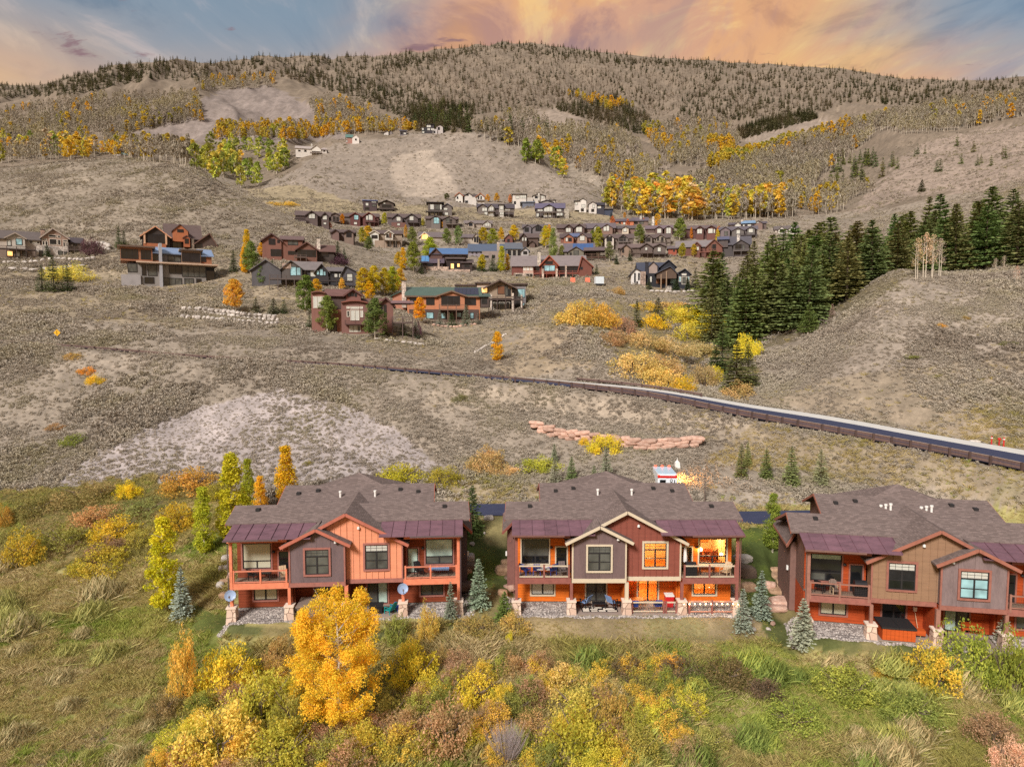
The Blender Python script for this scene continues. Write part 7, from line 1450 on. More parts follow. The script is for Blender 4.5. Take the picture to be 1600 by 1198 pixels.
# --- small spruces
for px, py, h, c, lb, w in [
    (284, 966, 84, BLUES, 'silvery blue spruce right of the drooping yellow aspen', 1.15), (738, 834, 78, DGRN, 'dark green spruce at the driveway edge between the first two duplexes', 1.15), (748, 948, 78, srgb(120, 134, 112), 'grey-green spruce on a clear stem between the first two duplexes', 1.2),
    (704, 968, 62, srgb(110, 118, 98), 'thin spruce against the right porch pier of the salmon duplex', 1.05), (788, 968, 46, srgb(84, 104, 50), 'bright green young fir at the left porch pier of the cream-trimmed duplex', 1.7), (1160, 985, 68, srgb(132, 144, 124), 'small pale spruce at the fairy-lit fence corner', 1.15),
    (1189, 965, 76, srgb(120, 136, 116), 'blue-green spruce on a clear stem beside the brown block', 1.2), (1254, 1010, 78, srgb(140, 146, 128), 'broad silver spruce in front of the tan duplex left wall', 1.6), (1568, 1008, 50, srgb(150, 150, 124), 'pale spruce poking up at the tan duplex right pier', 1.5),
    (867, 756, 42, srgb(126, 136, 114), 'pale spruce left of the cream-trimmed duplex ridge', 1.2), (893, 748, 36, srgb(100, 112, 74), 'green spruce behind the left slope of the middle roof', 1.3), (947, 752, 56, srgb(128, 134, 108), 'tallest grey-green spruce, against the yellow shrub behind the middle roof', 1.15), (928, 752, 26, srgb(112, 120, 88), 'small spruce just left of the tallest one behind the middle roof', 1.3), (866, 722, 30, srgb(116, 124, 96), 'faint spruce up the bank behind the middle roof', 1.3),
    (1158, 746, 54, srgb(92, 100, 54), 'slender green pine on the bare bank, first of four', 1.0), (1197, 748, 50, srgb(86, 98, 54), 'leaning green pine on the bare bank, second of four', 1.2), (1236, 758, 62, srgb(108, 118, 76), 'bushy green spruce on the bank, third of four', 1.25), (1282, 756, 56, srgb(124, 130, 98), 'grey spruce on the bank, fourth of four', 1.1), (1168, 728, 40, srgb(112, 118, 70), 'thin sapling high on the bank behind the pines', 1.0),
    (995, 510, 42, srgb(58, 68, 44), 'lone dark spruce standing left in the yellow willow thicket', 1.2), (1028, 501, 37, srgb(54, 66, 46), 'lone dark spruce standing right in the yellow willow thicket', 1.45),
    (66, 455, 42, srgb(64, 74, 46), 'left spruce of the clump below the far left house', 1.2), (84, 456, 58, srgb(62, 72, 44), 'tallest spruce of the clump below the far left house', 1.0), (106, 455, 44, srgb(60, 72, 46), 'right spruce of the clump below the far left house', 1.3), (74, 402, 20, srgb(60, 70, 44), 'small spruce against the stone front of the far left house', 1.5),
    (186, 388, 34, srgb(74, 86, 54), 'spruce at the right of the pair on the hill foot', 1.0), (194, 386, 26, srgb(80, 92, 56), 'smaller spruce of the pair on the hill foot', 1.0), (365, 425, 36, srgb(62, 74, 46), 'dark spruce left of the yellow tree by the charcoal house', 1.1), (404, 438, 42, srgb(66, 80, 50), 'spruce behind the charcoal garage', 1.2), (426, 440, 36, srgb(74, 90, 58), 'spruce in front of the charcoal garage wall', 1.1), (528, 402, 26, srgb(62, 74, 48), 'spruce right of the reddish brown house', 1.2), (538, 406, 20, srgb(66, 78, 52), 'small spruce further right of the reddish brown house', 1.2),
    (400, 489, 24, srgb(56, 66, 44), 'squat dark spruce on the terrace, left one', 1.5), (428, 491, 26, srgb(56, 66, 44), 'squat dark spruce on the terrace, right one', 1.7), (444, 490, 22, srgb(64, 74, 48), 'third small spruce on the terrace near the green tree', 1.4), (484, 514, 22, srgb(74, 86, 56), 'little spruce at the maroon house left corner', 1.6),
    (603, 524, 26, srgb(64, 72, 46), 'dark spruce under the maroon house deck', 1.5), (649, 528, 28, srgb(120, 132, 116), 'blue spruce right of the maroon house deck', 1.6), (630, 524, 26, srgb(70, 82, 54), 'green spruce beside the maroon house deck posts', 1.3), (687, 509, 26, srgb(116, 128, 112), 'slim blue spruce at the orange house doors', 1.2), (706, 510, 22, srgb(60, 78, 50), 'round green spruce between the blue ones at the orange house', 1.7), (728, 508, 32, srgb(120, 130, 112), 'largest blue spruce before the orange house balcony', 1.3), (748, 506, 18, srgb(112, 118, 100), 'small grey spruce at the orange house right end', 1.7),
    (658, 428, 22, srgb(58, 70, 48), 'dark spruce at the stone terrace end', 1.2), (752, 424, 24, srgb(66, 80, 54), 'spruce left of the yellow tree by the blue-roofed lodge', 1.6), (770, 424, 26, srgb(66, 78, 52), 'spruce right of the yellow tree by the blue-roofed lodge', 1.3), (780, 424, 22, srgb(68, 80, 54), 'smaller spruce by the slate house', 1.3), (963, 413, 16, srgb(58, 72, 52), 'small spruce below the olive house', 1.5), (984, 408, 18, srgb(62, 74, 50), 'spruce at the stone-fronted house corner', 1.4), (932, 428, 16, srgb(66, 74, 50), 'little spruce on the brush left of the black house', 1.2), (1014, 452, 18, srgb(64, 74, 52), 'spruce before the black house chimney', 1.5), (1056, 454, 22, srgb(60, 72, 50), 'spruce before the black house porch', 1.6), (1074, 454, 22, srgb(62, 74, 50), 'spruce before the black house right gable', 1.3), (1086, 452, 32, srgb(74, 80, 54), 'taller olive spruce right of the black house', 1.2), (955, 344, 14, srgb(50, 62, 44), 'tiny spruce below the white cube house', 1.2),
    (1440, 300, 20, srgb(62, 68, 44), 'dark spruce clump on the bare right slope', 1.5)]:
    plant('spruce_tree', rnd.choice(SPRUCE), px, py, h, c, lb, 'tree', None, w, parts=('boughs', 'trunk'))
# --- aspens among the houses
for px, py, h, c, lb, w in [
    (382, 428, 42, YEL, 'slender yellow aspen left of the charcoal house', 1.0), (386, 404, 44, srgb(206, 160, 30), 'yellow-tipped aspen above the slender yellow one', 1.0), (392, 428, 50, srgb(110, 128, 54), 'grey-green aspen behind the slender yellow one', 1.3), (411, 403, 24, ORG, 'small orange tree at the reddish brown house', 1.9), (408, 446, 36, srgb(108, 124, 58), 'thin green aspen left of the charcoal deck', 1.2),
    (478, 492, 60, srgb(92, 116, 44), 'dark green tree at the left end of the maroon house', 1.4), (494, 462, 26, ORG, 'orange tree under the charcoal deck', 1.9), (512, 520, 56, srgb(116, 132, 52), 'white-stemmed green aspen before the maroon wall', 1.5), (586, 530, 62, srgb(96, 116, 52), 'two-stemmed green aspen before the maroon gable', 1.6), (656, 504, 38, srgb(232, 150, 30), 'orange tree at the left of the orange house', 1.5),
    (568, 462, 42, srgb(196, 170, 34), 'yellow aspen at the left of the grove by the charcoal house', 1.6), (584, 462, 46, srgb(214, 178, 34), 'tallest yellow aspen of the grove by the charcoal house', 1.4), (577, 470, 30, srgb(238, 156, 24), 'vivid orange aspen low in the grove by the charcoal house', 1.6), (601, 462, 42, srgb(196, 160, 40), 'amber aspen in the middle of the grove', 1.3), (614, 462, 44, srgb(176, 168, 40), 'yellow-green aspen towards the right of the grove', 1.4), (625, 458, 38, srgb(212, 150, 44), 'orange-tipped aspen at the right end of the grove', 1.3), (534, 455, 20, srgb(236, 178, 60), 'small pale orange aspen over the maroon roof', 1.5),
    (630, 422, 34, srgb(232, 168, 26), 'yellow-orange aspen left of the blue-roofed lodge', 1.2), (646, 426, 46, srgb(134, 142, 48), 'green aspen between the yellow one and the blue-roofed lodge', 1.5), (622, 416, 22, srgb(196, 172, 40), 'small yellow aspen at the left of the lodge trees', 1.5), (672, 410, 38, srgb(170, 166, 44), 'broad yellow-green aspen above the blue roof', 1.9), (753, 424, 26, srgb(196, 178, 36), 'yellow-crowned tree between two spruces by the lodge', 1.5), (784, 426, 40, srgb(170, 172, 38), 'pointed yellow-green aspen left of the red-brown lodge', 1.1), (793, 424, 26, srgb(226, 156, 40), 'orange aspen touching the red-brown lodge', 1.1),
    (575, 382, 28, srgb(218, 160, 36), 'orange-yellow aspen between the brown house and the cream house', 1.8), (566, 382, 26, srgb(160, 150, 46), 'greenish aspen left of the orange-yellow one', 1.4), (576, 392, 22, srgb(92, 112, 54), 'green aspen in front of the orange-yellow one', 2.0), (500, 350, 14, ORG, 'orange tree before the dark brown duplex', 2.0), (513, 358, 12, srgb(212, 96, 50), 'red-orange bush tree under the dark brown duplex', 2.4), (535, 351, 16, srgb(222, 128, 34), 'orange tree before the maroon duplex', 1.4), (601, 353, 20, srgb(186, 166, 44), 'yellow-green tree right of the maroon duplex', 1.3), (694, 357, 14, srgb(236, 150, 36), 'orange tree before the arched-window house', 1.5), (661, 354, 12, srgb(186, 160, 60), 'pale yellow tree left of the arched-window house', 1.5),
    (644, 385, 30, srgb(118, 132, 64), 'grey-green aspen right of the cream-gabled house', 1.4), (634, 372, 20, srgb(206, 136, 56), 'small orange tree at the cream-gabled house porch', 1.0), (698, 383, 26, srgb(112, 128, 62), 'green aspen right of the lamp-lit house', 1.5), (716, 384, 30, srgb(120, 134, 72), 'tall grey-green aspen left of the brown-roofed house', 1.3), (755, 382, 26, srgb(196, 166, 38), 'yellow aspen right of the brown-roofed house', 1.8), (770, 386, 28, srgb(146, 144, 40), 'olive aspen before the slate roof', 1.8), (783, 378, 22, srgb(222, 160, 40), 'yellow-orange aspen before the reddish cottage', 1.4), (803, 378, 26, srgb(228, 166, 36), 'orange-yellow aspen hiding the reddish cottage', 1.7),
    (762, 316, 12, srgb(226, 156, 60), 'orange tree right of the white gabled wings', 1.8), (776, 316, 14, srgb(228, 150, 48), 'second orange tree right of the white gabled wings', 1.8), (797, 318, 14, srgb(206, 132, 80), 'russet tree left of the curved white house', 1.3), (698, 312, 10, srgb(96, 102, 62), 'olive tree left of the white gabled wings', 2.4),
    (852, 388, 34, srgb(196, 174, 36), 'yellow-green aspen in front of the arch-topped gable', 1.4), (864, 404, 46, srgb(134, 142, 72), 'tall grey-green aspen left of the solar-roofed house', 1.0), (858, 374, 22, srgb(226, 170, 36), 'bright yellow aspen behind the tall grey-green one', 1.2), (878, 402, 18, srgb(134, 140, 62), 'green shrub-like tree at the solar-roofed house corner', 1.5), (934, 390, 34, srgb(160, 164, 44), 'yellow-green aspen above the solar-roofed house', 1.4), (926, 376, 16, srgb(120, 132, 52), 'small green aspen behind the yellow-green one', 1.8), (952, 408, 30, srgb(112, 118, 76), 'white-stemmed grey aspen right of the covered porch', 1.4), (999, 381, 30, srgb(110, 130, 56), 'green aspen right of the grey arched-window gable', 1.5), (1003, 381, 22, srgb(206, 180, 40), 'yellow aspen inside the green one', 0.8), (1062, 376, 34, srgb(118, 138, 52), 'big green aspen left of the dark red house', 1.7), (1066, 404, 24, srgb(160, 156, 40), 'yellow-green aspen before the red-brown lodge', 1.4), (1084, 402, 20, srgb(196, 146, 44), 'amber aspen before the lodge gable', 1.4), (1025, 362, 16, srgb(226, 150, 44), 'orange aspen at the cream-windowed house', 1.1), (1080, 374, 18, srgb(228, 124, 44), 'orange columnar tree before the dark red house', 0.9), (1102, 366, 14, srgb(206, 112, 50), 'russet tree between the dark red gables', 1.2), (1123, 368, 14, srgb(226, 122, 36), 'orange tree right of the dark red house', 1.6), (1121, 382, 22, srgb(206, 170, 50), 'yellow aspen left of the near-black house', 1.2), (1136, 400, 22, srgb(196, 140, 60), 'amber shrub tree beside the near-black deck', 1.4), (957, 352, 14, srgb(220, 122, 70), 'russet tree at the terracotta house left end', 1.6), (981, 352, 10, srgb(226, 116, 66), 'red-orange tree before the terracotta house', 1.4), (1027, 352, 18, srgb(222, 160, 56), 'orange tree right of the terracotta chimneys', 1.7), (1006, 353, 12, srgb(218, 128, 64), 'small russet tree under the terracotta house', 1.6), (976, 341, 9, srgb(228, 150, 56), 'orange treetop above the terracotta roof', 1.5)]:
    plant('aspen_tree', rnd.choice(ASPEN if w > 1.2 else ASPEN_SLIM), px, py, h, c, lb, 'tree', 'aspens planted among the hillside houses', w * 1.05)
# --- shrubs, one by one
W1_, W2_, W3_ = 'willow shrubs in the thicket before the houses', 'willow shrubs on the bank behind the left duplex', 'willow shrubs in the ravine by the road'
SH = [
 # the thicket in front
 (278, 1098, 54, 118, srgb(230, 158, 62), 'orange column-shaped willow at the left end of the front thicket', W1_, 1), (345, 1092, 108, 84, srgb(232, 162, 44), 'rounded golden-orange willow beside the orange column', W1_, 0), (432, 1046, 62, 52, srgb(168, 130, 70), 'brownish half-bare willow left of the cottonwood', W1_, 0),
 (395, 1142, 126, 92, srgb(170, 156, 48), 'big yellow-green willow under the golden-orange one', W1_, 0), (462, 1166, 112, 104, srgb(124, 124, 44), 'dark green willow left of the cottonwood trunk', W1_, 0), (330, 1210, 156, 96, srgb(212, 156, 66), 'wide amber willow at the bottom edge', W1_, 0), (246, 1128, 60, 44, srgb(132, 104, 68), 'low brown bush by the muddy track', W1_, 0), (430, 1215, 130, 80, srgb(156, 146, 44), 'olive-yellow willow at the bottom edge, right of the amber one', W1_, 0),
 (484, 1072, 56, 70, srgb(178, 160, 56), 'yellow-green willow peeping out left of the cottonwood', W1_, 1), (618, 1012, 54, 58, srgb(120, 124, 50), 'green willow at the right of the cottonwood crown', W1_, 0), (668, 1008, 42, 70, srgb(206, 156, 70), 'pale orange upright willow by the salmon duplex gravel', W1_, 1), (644, 1088, 104, 82, srgb(196, 166, 36), 'bright yellow willow right of the cottonwood', W1_, 0), (596, 1142, 90, 52, srgb(132, 116, 50), 'drab willow beneath the bright yellow one', W1_, 0),
 (740, 1112, 86, 58, srgb(206, 166, 44), 'yellow dome-shaped willow in the middle of the thicket', W1_, 0), (690, 1188, 124, 86, srgb(166, 128, 84), 'pinkish-brown seeding bush at the bottom middle', W1_, 0), (556, 1200, 116, 60, srgb(160, 142, 44), 'yellow-olive willow at the bottom edge under the cottonwood', W1_, 0), (622, 1196, 96, 56, srgb(176, 142, 50), 'tawny willow left of the pinkish-brown bush', W1_, 0), (804, 996, 60, 40, srgb(176, 146, 72), 'straw-coloured bush under the left pier of the middle duplex', W1_, 0), (742, 1004, 76, 44, srgb(146, 124, 62), 'dull gold bush on the bank edge between the duplexes', W1_, 0),
 (880, 1092, 100, 50, srgb(190, 158, 84), 'pale straw willow right of the yellow dome', W1_, 0), (906, 1142, 110, 60, srgb(186, 146, 62), 'tawny-gold willow right of the grey twigs', W1_, 0), (902, 1206, 142, 92, srgb(150, 136, 40), 'olive-green willow with yellow flecks at the bottom edge', W1_, 0), (962, 1156, 72, 76, srgb(166, 126, 60), 'rust-flecked willow at the right end of the thicket', W1_, 0), (842, 1058, 60, 40, srgb(150, 118, 82), 'pinkish bush above the straw willow', W1_, 0), (790, 1040, 46, 34, srgb(112, 108, 56), 'dark green bush between the yellow dome and the lawn', W1_, 0), (795, 1010, 16, 26, srgb(204, 168, 40), 'tiny bright yellow bush in the tall grass', W1_, 1),
 # dark brush and green clumps to the right
 (985, 1076, 84, 44, srgb(84, 68, 52), 'dark brown brush left of the middle of the meadow', W1_, 0), (1062, 1074, 90, 44, srgb(78, 66, 50), 'darkest brown brush in the meadow', W1_, 0), (1142, 1080, 92, 48, srgb(96, 82, 50), 'brown brush tinged yellow in the meadow', W1_, 0), (1200, 1098, 66, 36, srgb(92, 70, 52), 'small brown brush at the right of the dark band', W1_, 0),
 (1040, 1146, 74, 34, srgb(118, 128, 50), 'bright green clump below the dark brush', W1_, 0), (1246, 1148, 120, 40, srgb(124, 134, 50), 'wide bright green clump in the right meadow', W1_, 0), (1340, 1102, 120, 50, srgb(128, 140, 50), 'yellow-green clump in the middle of the right meadow', W1_, 0), (1440, 1140, 120, 48, srgb(112, 126, 48), 'deep green clump below the big right willow', W1_, 0), (1110, 1180, 90, 34, srgb(140, 136, 66), 'straw-green clump at the bottom of the meadow', W1_, 0),
 (1475, 1084, 104, 76, srgb(196, 158, 44), 'golden shoulder of the big right willow', W1_, 0), (1524, 1082, 120, 100, srgb(138, 132, 46), 'biggest olive willow in front of the tan duplex', W1_, 0), (1592, 1100, 96, 116, srgb(116, 112, 40), 'dark olive willow cut by the right edge', W1_, 0), (1386, 1064, 42, 24, srgb(196, 146, 48), 'small orange-yellow bush left of the golden shoulder', W1_, 0), (1564, 1172, 92, 56, srgb(132, 110, 78), 'grey-brown bush near the bottom right corner', W1_, 0), (1588, 1212, 64, 60, srgb(214, 160, 122), 'pale salmon bush in the bottom right corner', W1_, 0),
 # bank behind the left duplex
 (284, 774, 108, 44, srgb(178, 112, 46), 'large russet willow at the foot of the bare slope', W2_, 0), (193, 780, 50, 30, srgb(200, 160, 30), 'small bright yellow willow at the foot of the bare slope', W2_, 0), (334, 782, 56, 32, srgb(132, 112, 42), 'olive willow between the russet one and the tall aspen', W2_, 0), (270, 834, 74, 50, srgb(186, 128, 32), 'gold-brown willow left of the slim aspen', W2_, 0), (166, 852, 88, 46, srgb(196, 148, 34), 'golden willow in the middle of the left bank', W2_, 0), (140, 826, 96, 36, srgb(168, 122, 74), 'pinkish willow behind the golden one', W2_, 0), (212, 858, 56, 36, srgb(156, 116, 50), 'brown-gold willow right of the golden one', W2_, 0), (146, 900, 106, 44, srgb(164, 128, 42), 'mustard willow nearest the meadow', W2_, 0), (158, 876, 76, 36, srgb(120, 92, 68), 'grey-brown willow just behind the mustard one', W2_, 0), (22, 890, 74, 62, srgb(176, 122, 40), 'rust-gold willow at the left edge of the meadow', W2_, 0), (80, 866, 110, 44, srgb(120, 112, 46), 'dark olive willow between the rust-gold and the golden ones', W2_, 0), (118, 790, 120, 34, srgb(126, 112, 62), 'drab olive bushes under the bare slope at left', W2_, 0), (36, 812, 84, 36, srgb(120, 106, 56), 'olive willow near the left edge under the slope', W2_, 0), (4, 826, 30, 40, srgb(172, 114, 50), 'rust willow touching the left edge', W2_, 0), (208, 812, 96, 30, srgb(104, 116, 58), 'grey-green bush behind the gold-brown willow', W2_, 0),
 # slope behind the houses
 (622, 758, 84, 34, srgb(166, 142, 34), 'yellow-olive willow behind the left duplex rear roof', None, 0), (690, 760, 70, 34, srgb(142, 126, 36), 'greener willow right of the yellow-olive one', None, 0), (761, 740, 76, 44, srgb(166, 140, 84), 'round straw-coloured willow up the slope', None, 0), (948, 710, 66, 36, GOLD, 'brilliant golden shrub before the pink block wall', None, 0), (913, 697, 20, 16, srgb(232, 166, 40), 'little golden shrub left of the brilliant one', None, 0), (846, 738, 90, 24, srgb(146, 150, 46), 'lime-green weeds on the slope behind the middle duplex', None, 0), (794, 744, 50, 16, srgb(206, 158, 106), 'salmon-tinged weeds on the slope', None, 0),
 (145, 601, 34, 18, srgb(216, 148, 34), 'round orange shrub on the upper sage slope', None, 0), (132, 586, 32, 15, srgb(198, 116, 40), 'rust shrub just above the round orange one', None, 0), (112, 562, 40, 14, srgb(160, 126, 58), 'tan shrub under the road at left', None, 0), (108, 697, 48, 20, srgb(110, 108, 42), 'dark green shrub on the left sage slope', None, 0), (84, 672, 40, 12, srgb(150, 104, 66), 'reddish shrub on the left sage slope', None, 0), (480, 727, 22, 9, srgb(120, 110, 56), 'lone dark shrub on the bare pale slope', None, 0), (718, 628, 34, 14, srgb(104, 98, 62), 'olive shrub below the road', None, 0),
 (440, 322, 62, 11, srgb(186, 140, 50), 'gold scrub strip on the grassy bench below the middle hill', None, 0), (1472, 513, 24, 9, srgb(196, 140, 44), 'small orange shrub on the right hill', None, 0), (1428, 560, 44, 8, srgb(112, 120, 50), 'flat green shrub on the right hill', None, 0), (1510, 500, 20, 8, srgb(150, 118, 60), 'tan shrub on the right hill crest', None, 0), (1580, 540, 40, 9, srgb(118, 122, 56), 'flat green shrub at the right edge of the hill', None, 0),
 (138, 400, 40, 34, srgb(70, 46, 52), 'dark plum bush right of the far left stone house', None, 0), (524, 414, 42, 24, srgb(66, 40, 50), 'dark plum bush behind the charcoal house', None, 0), (652, 526, 16, 26, srgb(74, 44, 52), 'plum bush at the maroon house deck', None, 0), (965, 462, 38, 16, srgb(156, 122, 62), 'tan-gold bush on the flat by the black house', None, 0), (92, 440, 90, 34, srgb(196, 170, 70), 'yellowish bare aspen scrub behind the spruce clump', None, 1)]
for k, (x, y, w_, h_, c, lb) in enumerate([
 (902, 508, 58, 34, srgb(190, 150, 64), 'amber willow at the left end of the ravine thicket'), (940, 512, 58, 36, srgb(186, 134, 50), 'copper willow right of the amber one'), (972, 522, 44, 28, srgb(148, 112, 88), 'pinkish willow left of the lone left spruce'), (962, 540, 44, 24, srgb(160, 120, 76), 'brown-pink willow below the copper one'), (1022, 514, 42, 22, srgb(212, 152, 34), 'orange-gold willow below the two lone spruces'), (1058, 506, 56, 26, srgb(192, 158, 56), 'straw-gold willow right of the lone right spruce'), (1092, 512, 62, 34, srgb(206, 176, 34), 'brightest yellow willow in the ravine thicket'), (1124, 522, 40, 30, srgb(198, 166, 38), 'yellow willow at the foot of the dark spruces'), (1078, 532, 60, 26, srgb(186, 148, 48), 'ochre willow under the brightest yellow one'), (1012, 545, 60, 26, srgb(176, 148, 88), 'beige willow in the middle of the ravine'), (1050, 556, 72, 28, srgb(180, 154, 96), 'wide beige willow down the ravine'), (1092, 562, 70, 26, srgb(166, 142, 92), 'grey-beige willow near the ravine spruces'), (998, 590, 72, 40, srgb(192, 164, 86), 'pale gold willow on the mound side'), (1038, 588, 60, 30, srgb(178, 150, 84), 'dim gold willow between the two pale ones'), (1034, 607, 58, 32, srgb(208, 170, 82), 'light gold willow nearest the road'), (1070, 613, 34, 22, srgb(236, 160, 36), 'vivid orange willow at the roadside'), (1104, 606, 44, 36, srgb(160, 134, 84), 'dull beige willow left of the ravine spruces'), (1118, 598, 24, 26, srgb(224, 170, 40), 'narrow yellow willow against the ravine spruces'), (1170, 562, 38, 36, srgb(230, 170, 44), 'golden willow right of the ravine spruces'), (1158, 623, 46, 24, srgb(172, 146, 84), 'round beige willow at the ravine spruce foot'), (1010, 486, 40, 14, srgb(196, 148, 44), 'small gold willow behind the lone spruces'), (1052, 488, 60, 18, srgb(176, 136, 70), 'tan willow at the back of the ravine thicket')]):
    SH.append((x, y, w_ * 1.4, h_ * 1.25, c, lb, W3_, 0))
for x, y, w_, h_, c, lb, gp, up in SH: bush(x, y, w_, h_, c, lb, gp, bool(up))
# smaller willows that knit the thicket together
TC = [(srgb(196, 162, 50), 'yellow'), (srgb(140, 132, 52), 'olive'), (srgb(170, 134, 78), 'tan'), (srgb(206, 150, 54), 'amber'), (srgb(112, 118, 48), 'green'), (srgb(150, 116, 80), 'brown')]
for k in range(150):
    a, b = rnd.uniform(232, 1090), rnd.uniform(1030, 1240)
    if a > 700: b = max(b, 1060)
    if a < 330 and b < 1110: continue
    if 505 < a < 560 and 1080 < b < 1150: continue
    c, nm = rnd.choice(TC); q = (b - 1000) / 200
    bush(a, b, rnd.uniform(44, 78) * (0.7 + 0.5 * q), rnd.uniform(30, 52) * (0.7 + 0.5 * q), c, 'small %s willow filling in between the larger ones, %s of the front thicket' % (nm, 'left part' if a < 470 else 'middle part' if a < 740 else 'right part'), 'small willows filling the front thicket', rnd.random() < 0.3)
# grey leafless twigs in the thicket
p = hit1(792, 1190); g_ = empty('twig_bush', p, 0, 'leafless lilac-grey twig bush at the bottom of the thicket', 'shrub', W1_); g_.scale = (1.7, 1.7, 2.0)
obj('twigs', limbs_mesh('twigs', twig_proto(5, 420), paint('grey_twigs', srgb(170, 156, 152), 0.9), 4), g_)
# --- dark spruce stand on the right, tree by tree
def stand(n, px0, px1, Yf, Yb, h0, h1, label, group, proto=SPRUCE_BIG, cols=(SPRG, SPRO), minsep=2.6, wide=(1.05, 1.85)):
    pts = []; tries = 0
    while len(pts) < n and tries < 6000:
        tries += 1; px = rnd.uniform(px0, px1); Y = np.interp(px, *zip(*Yf)) + (Yb - np.interp(px, *zip(*Yf))) * rnd.random() ** 1.2
        m = float(ray(px, 450)[0]); x = m * Y
        if any((x - a) ** 2 + (Y - b) ** 2 < minsep ** 2 for a, b in pts): continue
        pts.append((x, Y)); h = rnd.uniform(h0, h1); c = lcn([a + (b - a) * rnd.random() for a, b in zip(*cols)]); f = (Y - np.interp(px, *zip(*Yf))) / 60; lb = label + (', front row, ' if f < 0.22 else ', middle depth, ' if f < 0.55 else ', back row, ') + ('left part' if px < px0 + (px1 - px0) * 0.34 else 'central part' if px < px0 + (px1 - px0) * 0.67 else 'right part')
        root = empty('spruce_tree', (x, Y, ground1(x, Y) - 0.2), rnd.uniform(0, 6.28), lb, 'tree', group); w = h * rnd.uniform(*wide); root.scale = (w, w, h); root.rotation_euler.x = rnd.gauss(0, 0.025)
        pr = rnd.choice(proto); o = obj('boughs', pr[0], root); o.color = (*c, 1); obj('trunk', pr[1], root)
G1, G2 = 'tall spruces of the dark stand on the right', 'tall spruces along the right hill crest'
stand(50, 1112, 1340, [(1105, 158), (1150, 152), (1215, 143), (1260, 144), (1340, 152)], 222, 10, 20, 'dark spruce packed beyond the ravine', G1)
stand(22, 1330, 1440, [(1330, 152), (1440, 158)], 215, 9, 18, 'dark spruce behind the hill crest', G1)
stand(28, 1440, 1720, [(1440, 168), (1720, 158)], 215, 11, 23, 'dark spruce along the right hill crest', G2)
for x, y, h, c, lb, w in [(1127, 494, 100, SPRG, 'pointed spruce standing forward at the left end of the stand', 1.1), (1150, 613, 82, srgb(78, 86, 48), 'full green spruce in the ravine by the road', 1.5), (1128, 585, 78, srgb(62, 72, 44), 'darker spruce just behind the full green one in the ravine', 1.25), (1168, 604, 66, srgb(70, 80, 48), 'slim spruce at the right of the ravine pair', 1.2), (1118, 590, 50, srgb(66, 76, 46), 'short dark spruce at the left of the ravine pair', 1.4), (1264, 520, 46, srgb(88, 108, 56), 'young bright green spruce at the front of the stand', 1.5), (1346, 452, 36, srgb(78, 104, 62), 'young blue-green spruce at the stand edge', 1.5), (1476, 424, 52, srgb(58, 70, 44), 'spruce behind the pale aspens', 1.1), (1300, 500, 26, srgb(150, 132, 112), 'grey dead sapling at the stand edge', 0.9)]:
    plant('spruce_tree', rnd.choice(SPRUCE_BIG), x, y, h, c, lb, 'tree', None, w, parts=('boughs', 'trunk'))
# pale aspens on the right hill crest
BARE = [aspen_proto(340 + k, 0.5, 0.30, 40, 0.014, 260, 0, 2) for k in range(2)]
for x, y, h, c, lb in [(1432, 436, 62, srgb(206, 176, 130), 'leftmost pale-leaved aspen on the right hill crest'), (1444, 436, 70, srgb(216, 184, 140), 'tallest pale-leaved aspen on the right hill crest'), (1456, 434, 66, srgb(206, 172, 128), 'pinkish-leaved aspen beside the tallest pale one'), (1468, 432, 58, srgb(196, 176, 150), 'nearly bare aspen right of the pinkish one'), (1502, 424, 26, srgb(196, 168, 140), 'short bare aspen under the crest spruces'), (1555, 432, 28, srgb(190, 160, 140), 'white-stemmed bare aspen near the right edge'), (1568, 430, 30, srgb(186, 160, 142), 'second white-stemmed bare aspen near the right edge'), (1588, 446, 30, srgb(206, 160, 130), 'small tan aspen nearest the right edge')]:
    plant('aspen_tree', rnd.choice(BARE), x, y, h, c, lb, 'tree', None, 0.85)
# ------------------------------------------------------------------ woods on the hills
import bmesh
def merged(name, a, b, matA=None, matB=None):
    bm = bmesh.new(); bm.from_mesh(a); n = len(bm.faces); bm.from_mesh(b); bm.faces.ensure_lookup_table()
    for f in bm.faces[n:]: f.material_index = 1
    for f in bm.faces[:n]: f.material_index = 0
    me = bpy.data.meshes.new(name); bm.to_mesh(me); bm.free(); me.materials.append(matA or a.materials[0]); me.materials.append(matB or b.materials[0]); return me
def far_aspen(seed, width, base, n, per, ls):
    g = np.random.default_rng(seed); c, _ = aspen_proto(seed, width, base, n, ls, per)
    mb = MB(); mb.tube([(0, 0, -0.05), (0.01, 0, 0.9)], [0.012, 0.006], 4)
    for k in range(3): a = g.uniform(0, 6.28); z = g.uniform(0.4, 0.65); mb.tube([(0, 0, z), (0.1 * math.cos(a), 0.1 * math.sin(a), z + 0.22)], [0.007, 0.003], 3)
    return c, mb.mesh('trunk', BARK_PALE)
FASP = [far_aspen(400 + k, 0.50, 0.18, 32, 110, 0.050) for k in range(3)]
FBARE = [far_aspen(410 + k, 0.34, 0.34, 22, 48, 0.034) for k in range(3)]
def pick(poly, n):
    xs = [p[0] for p in poly]; ys = [p[1] for p in poly]; out = []
    while len(out) < n:
        a = rng.uniform(min(xs), max(xs), n * 3); b = rng.uniform(min(ys), max(ys), n * 3); m = inpoly(a, b, poly)
        out += list(zip(a[m], b[m]))
        if not m.any(): break
    q = np.array(out[:n]); p, ok = hit(q[:, 0], q[:, 1]); return p[ok & (p[:, 1] > 60)]
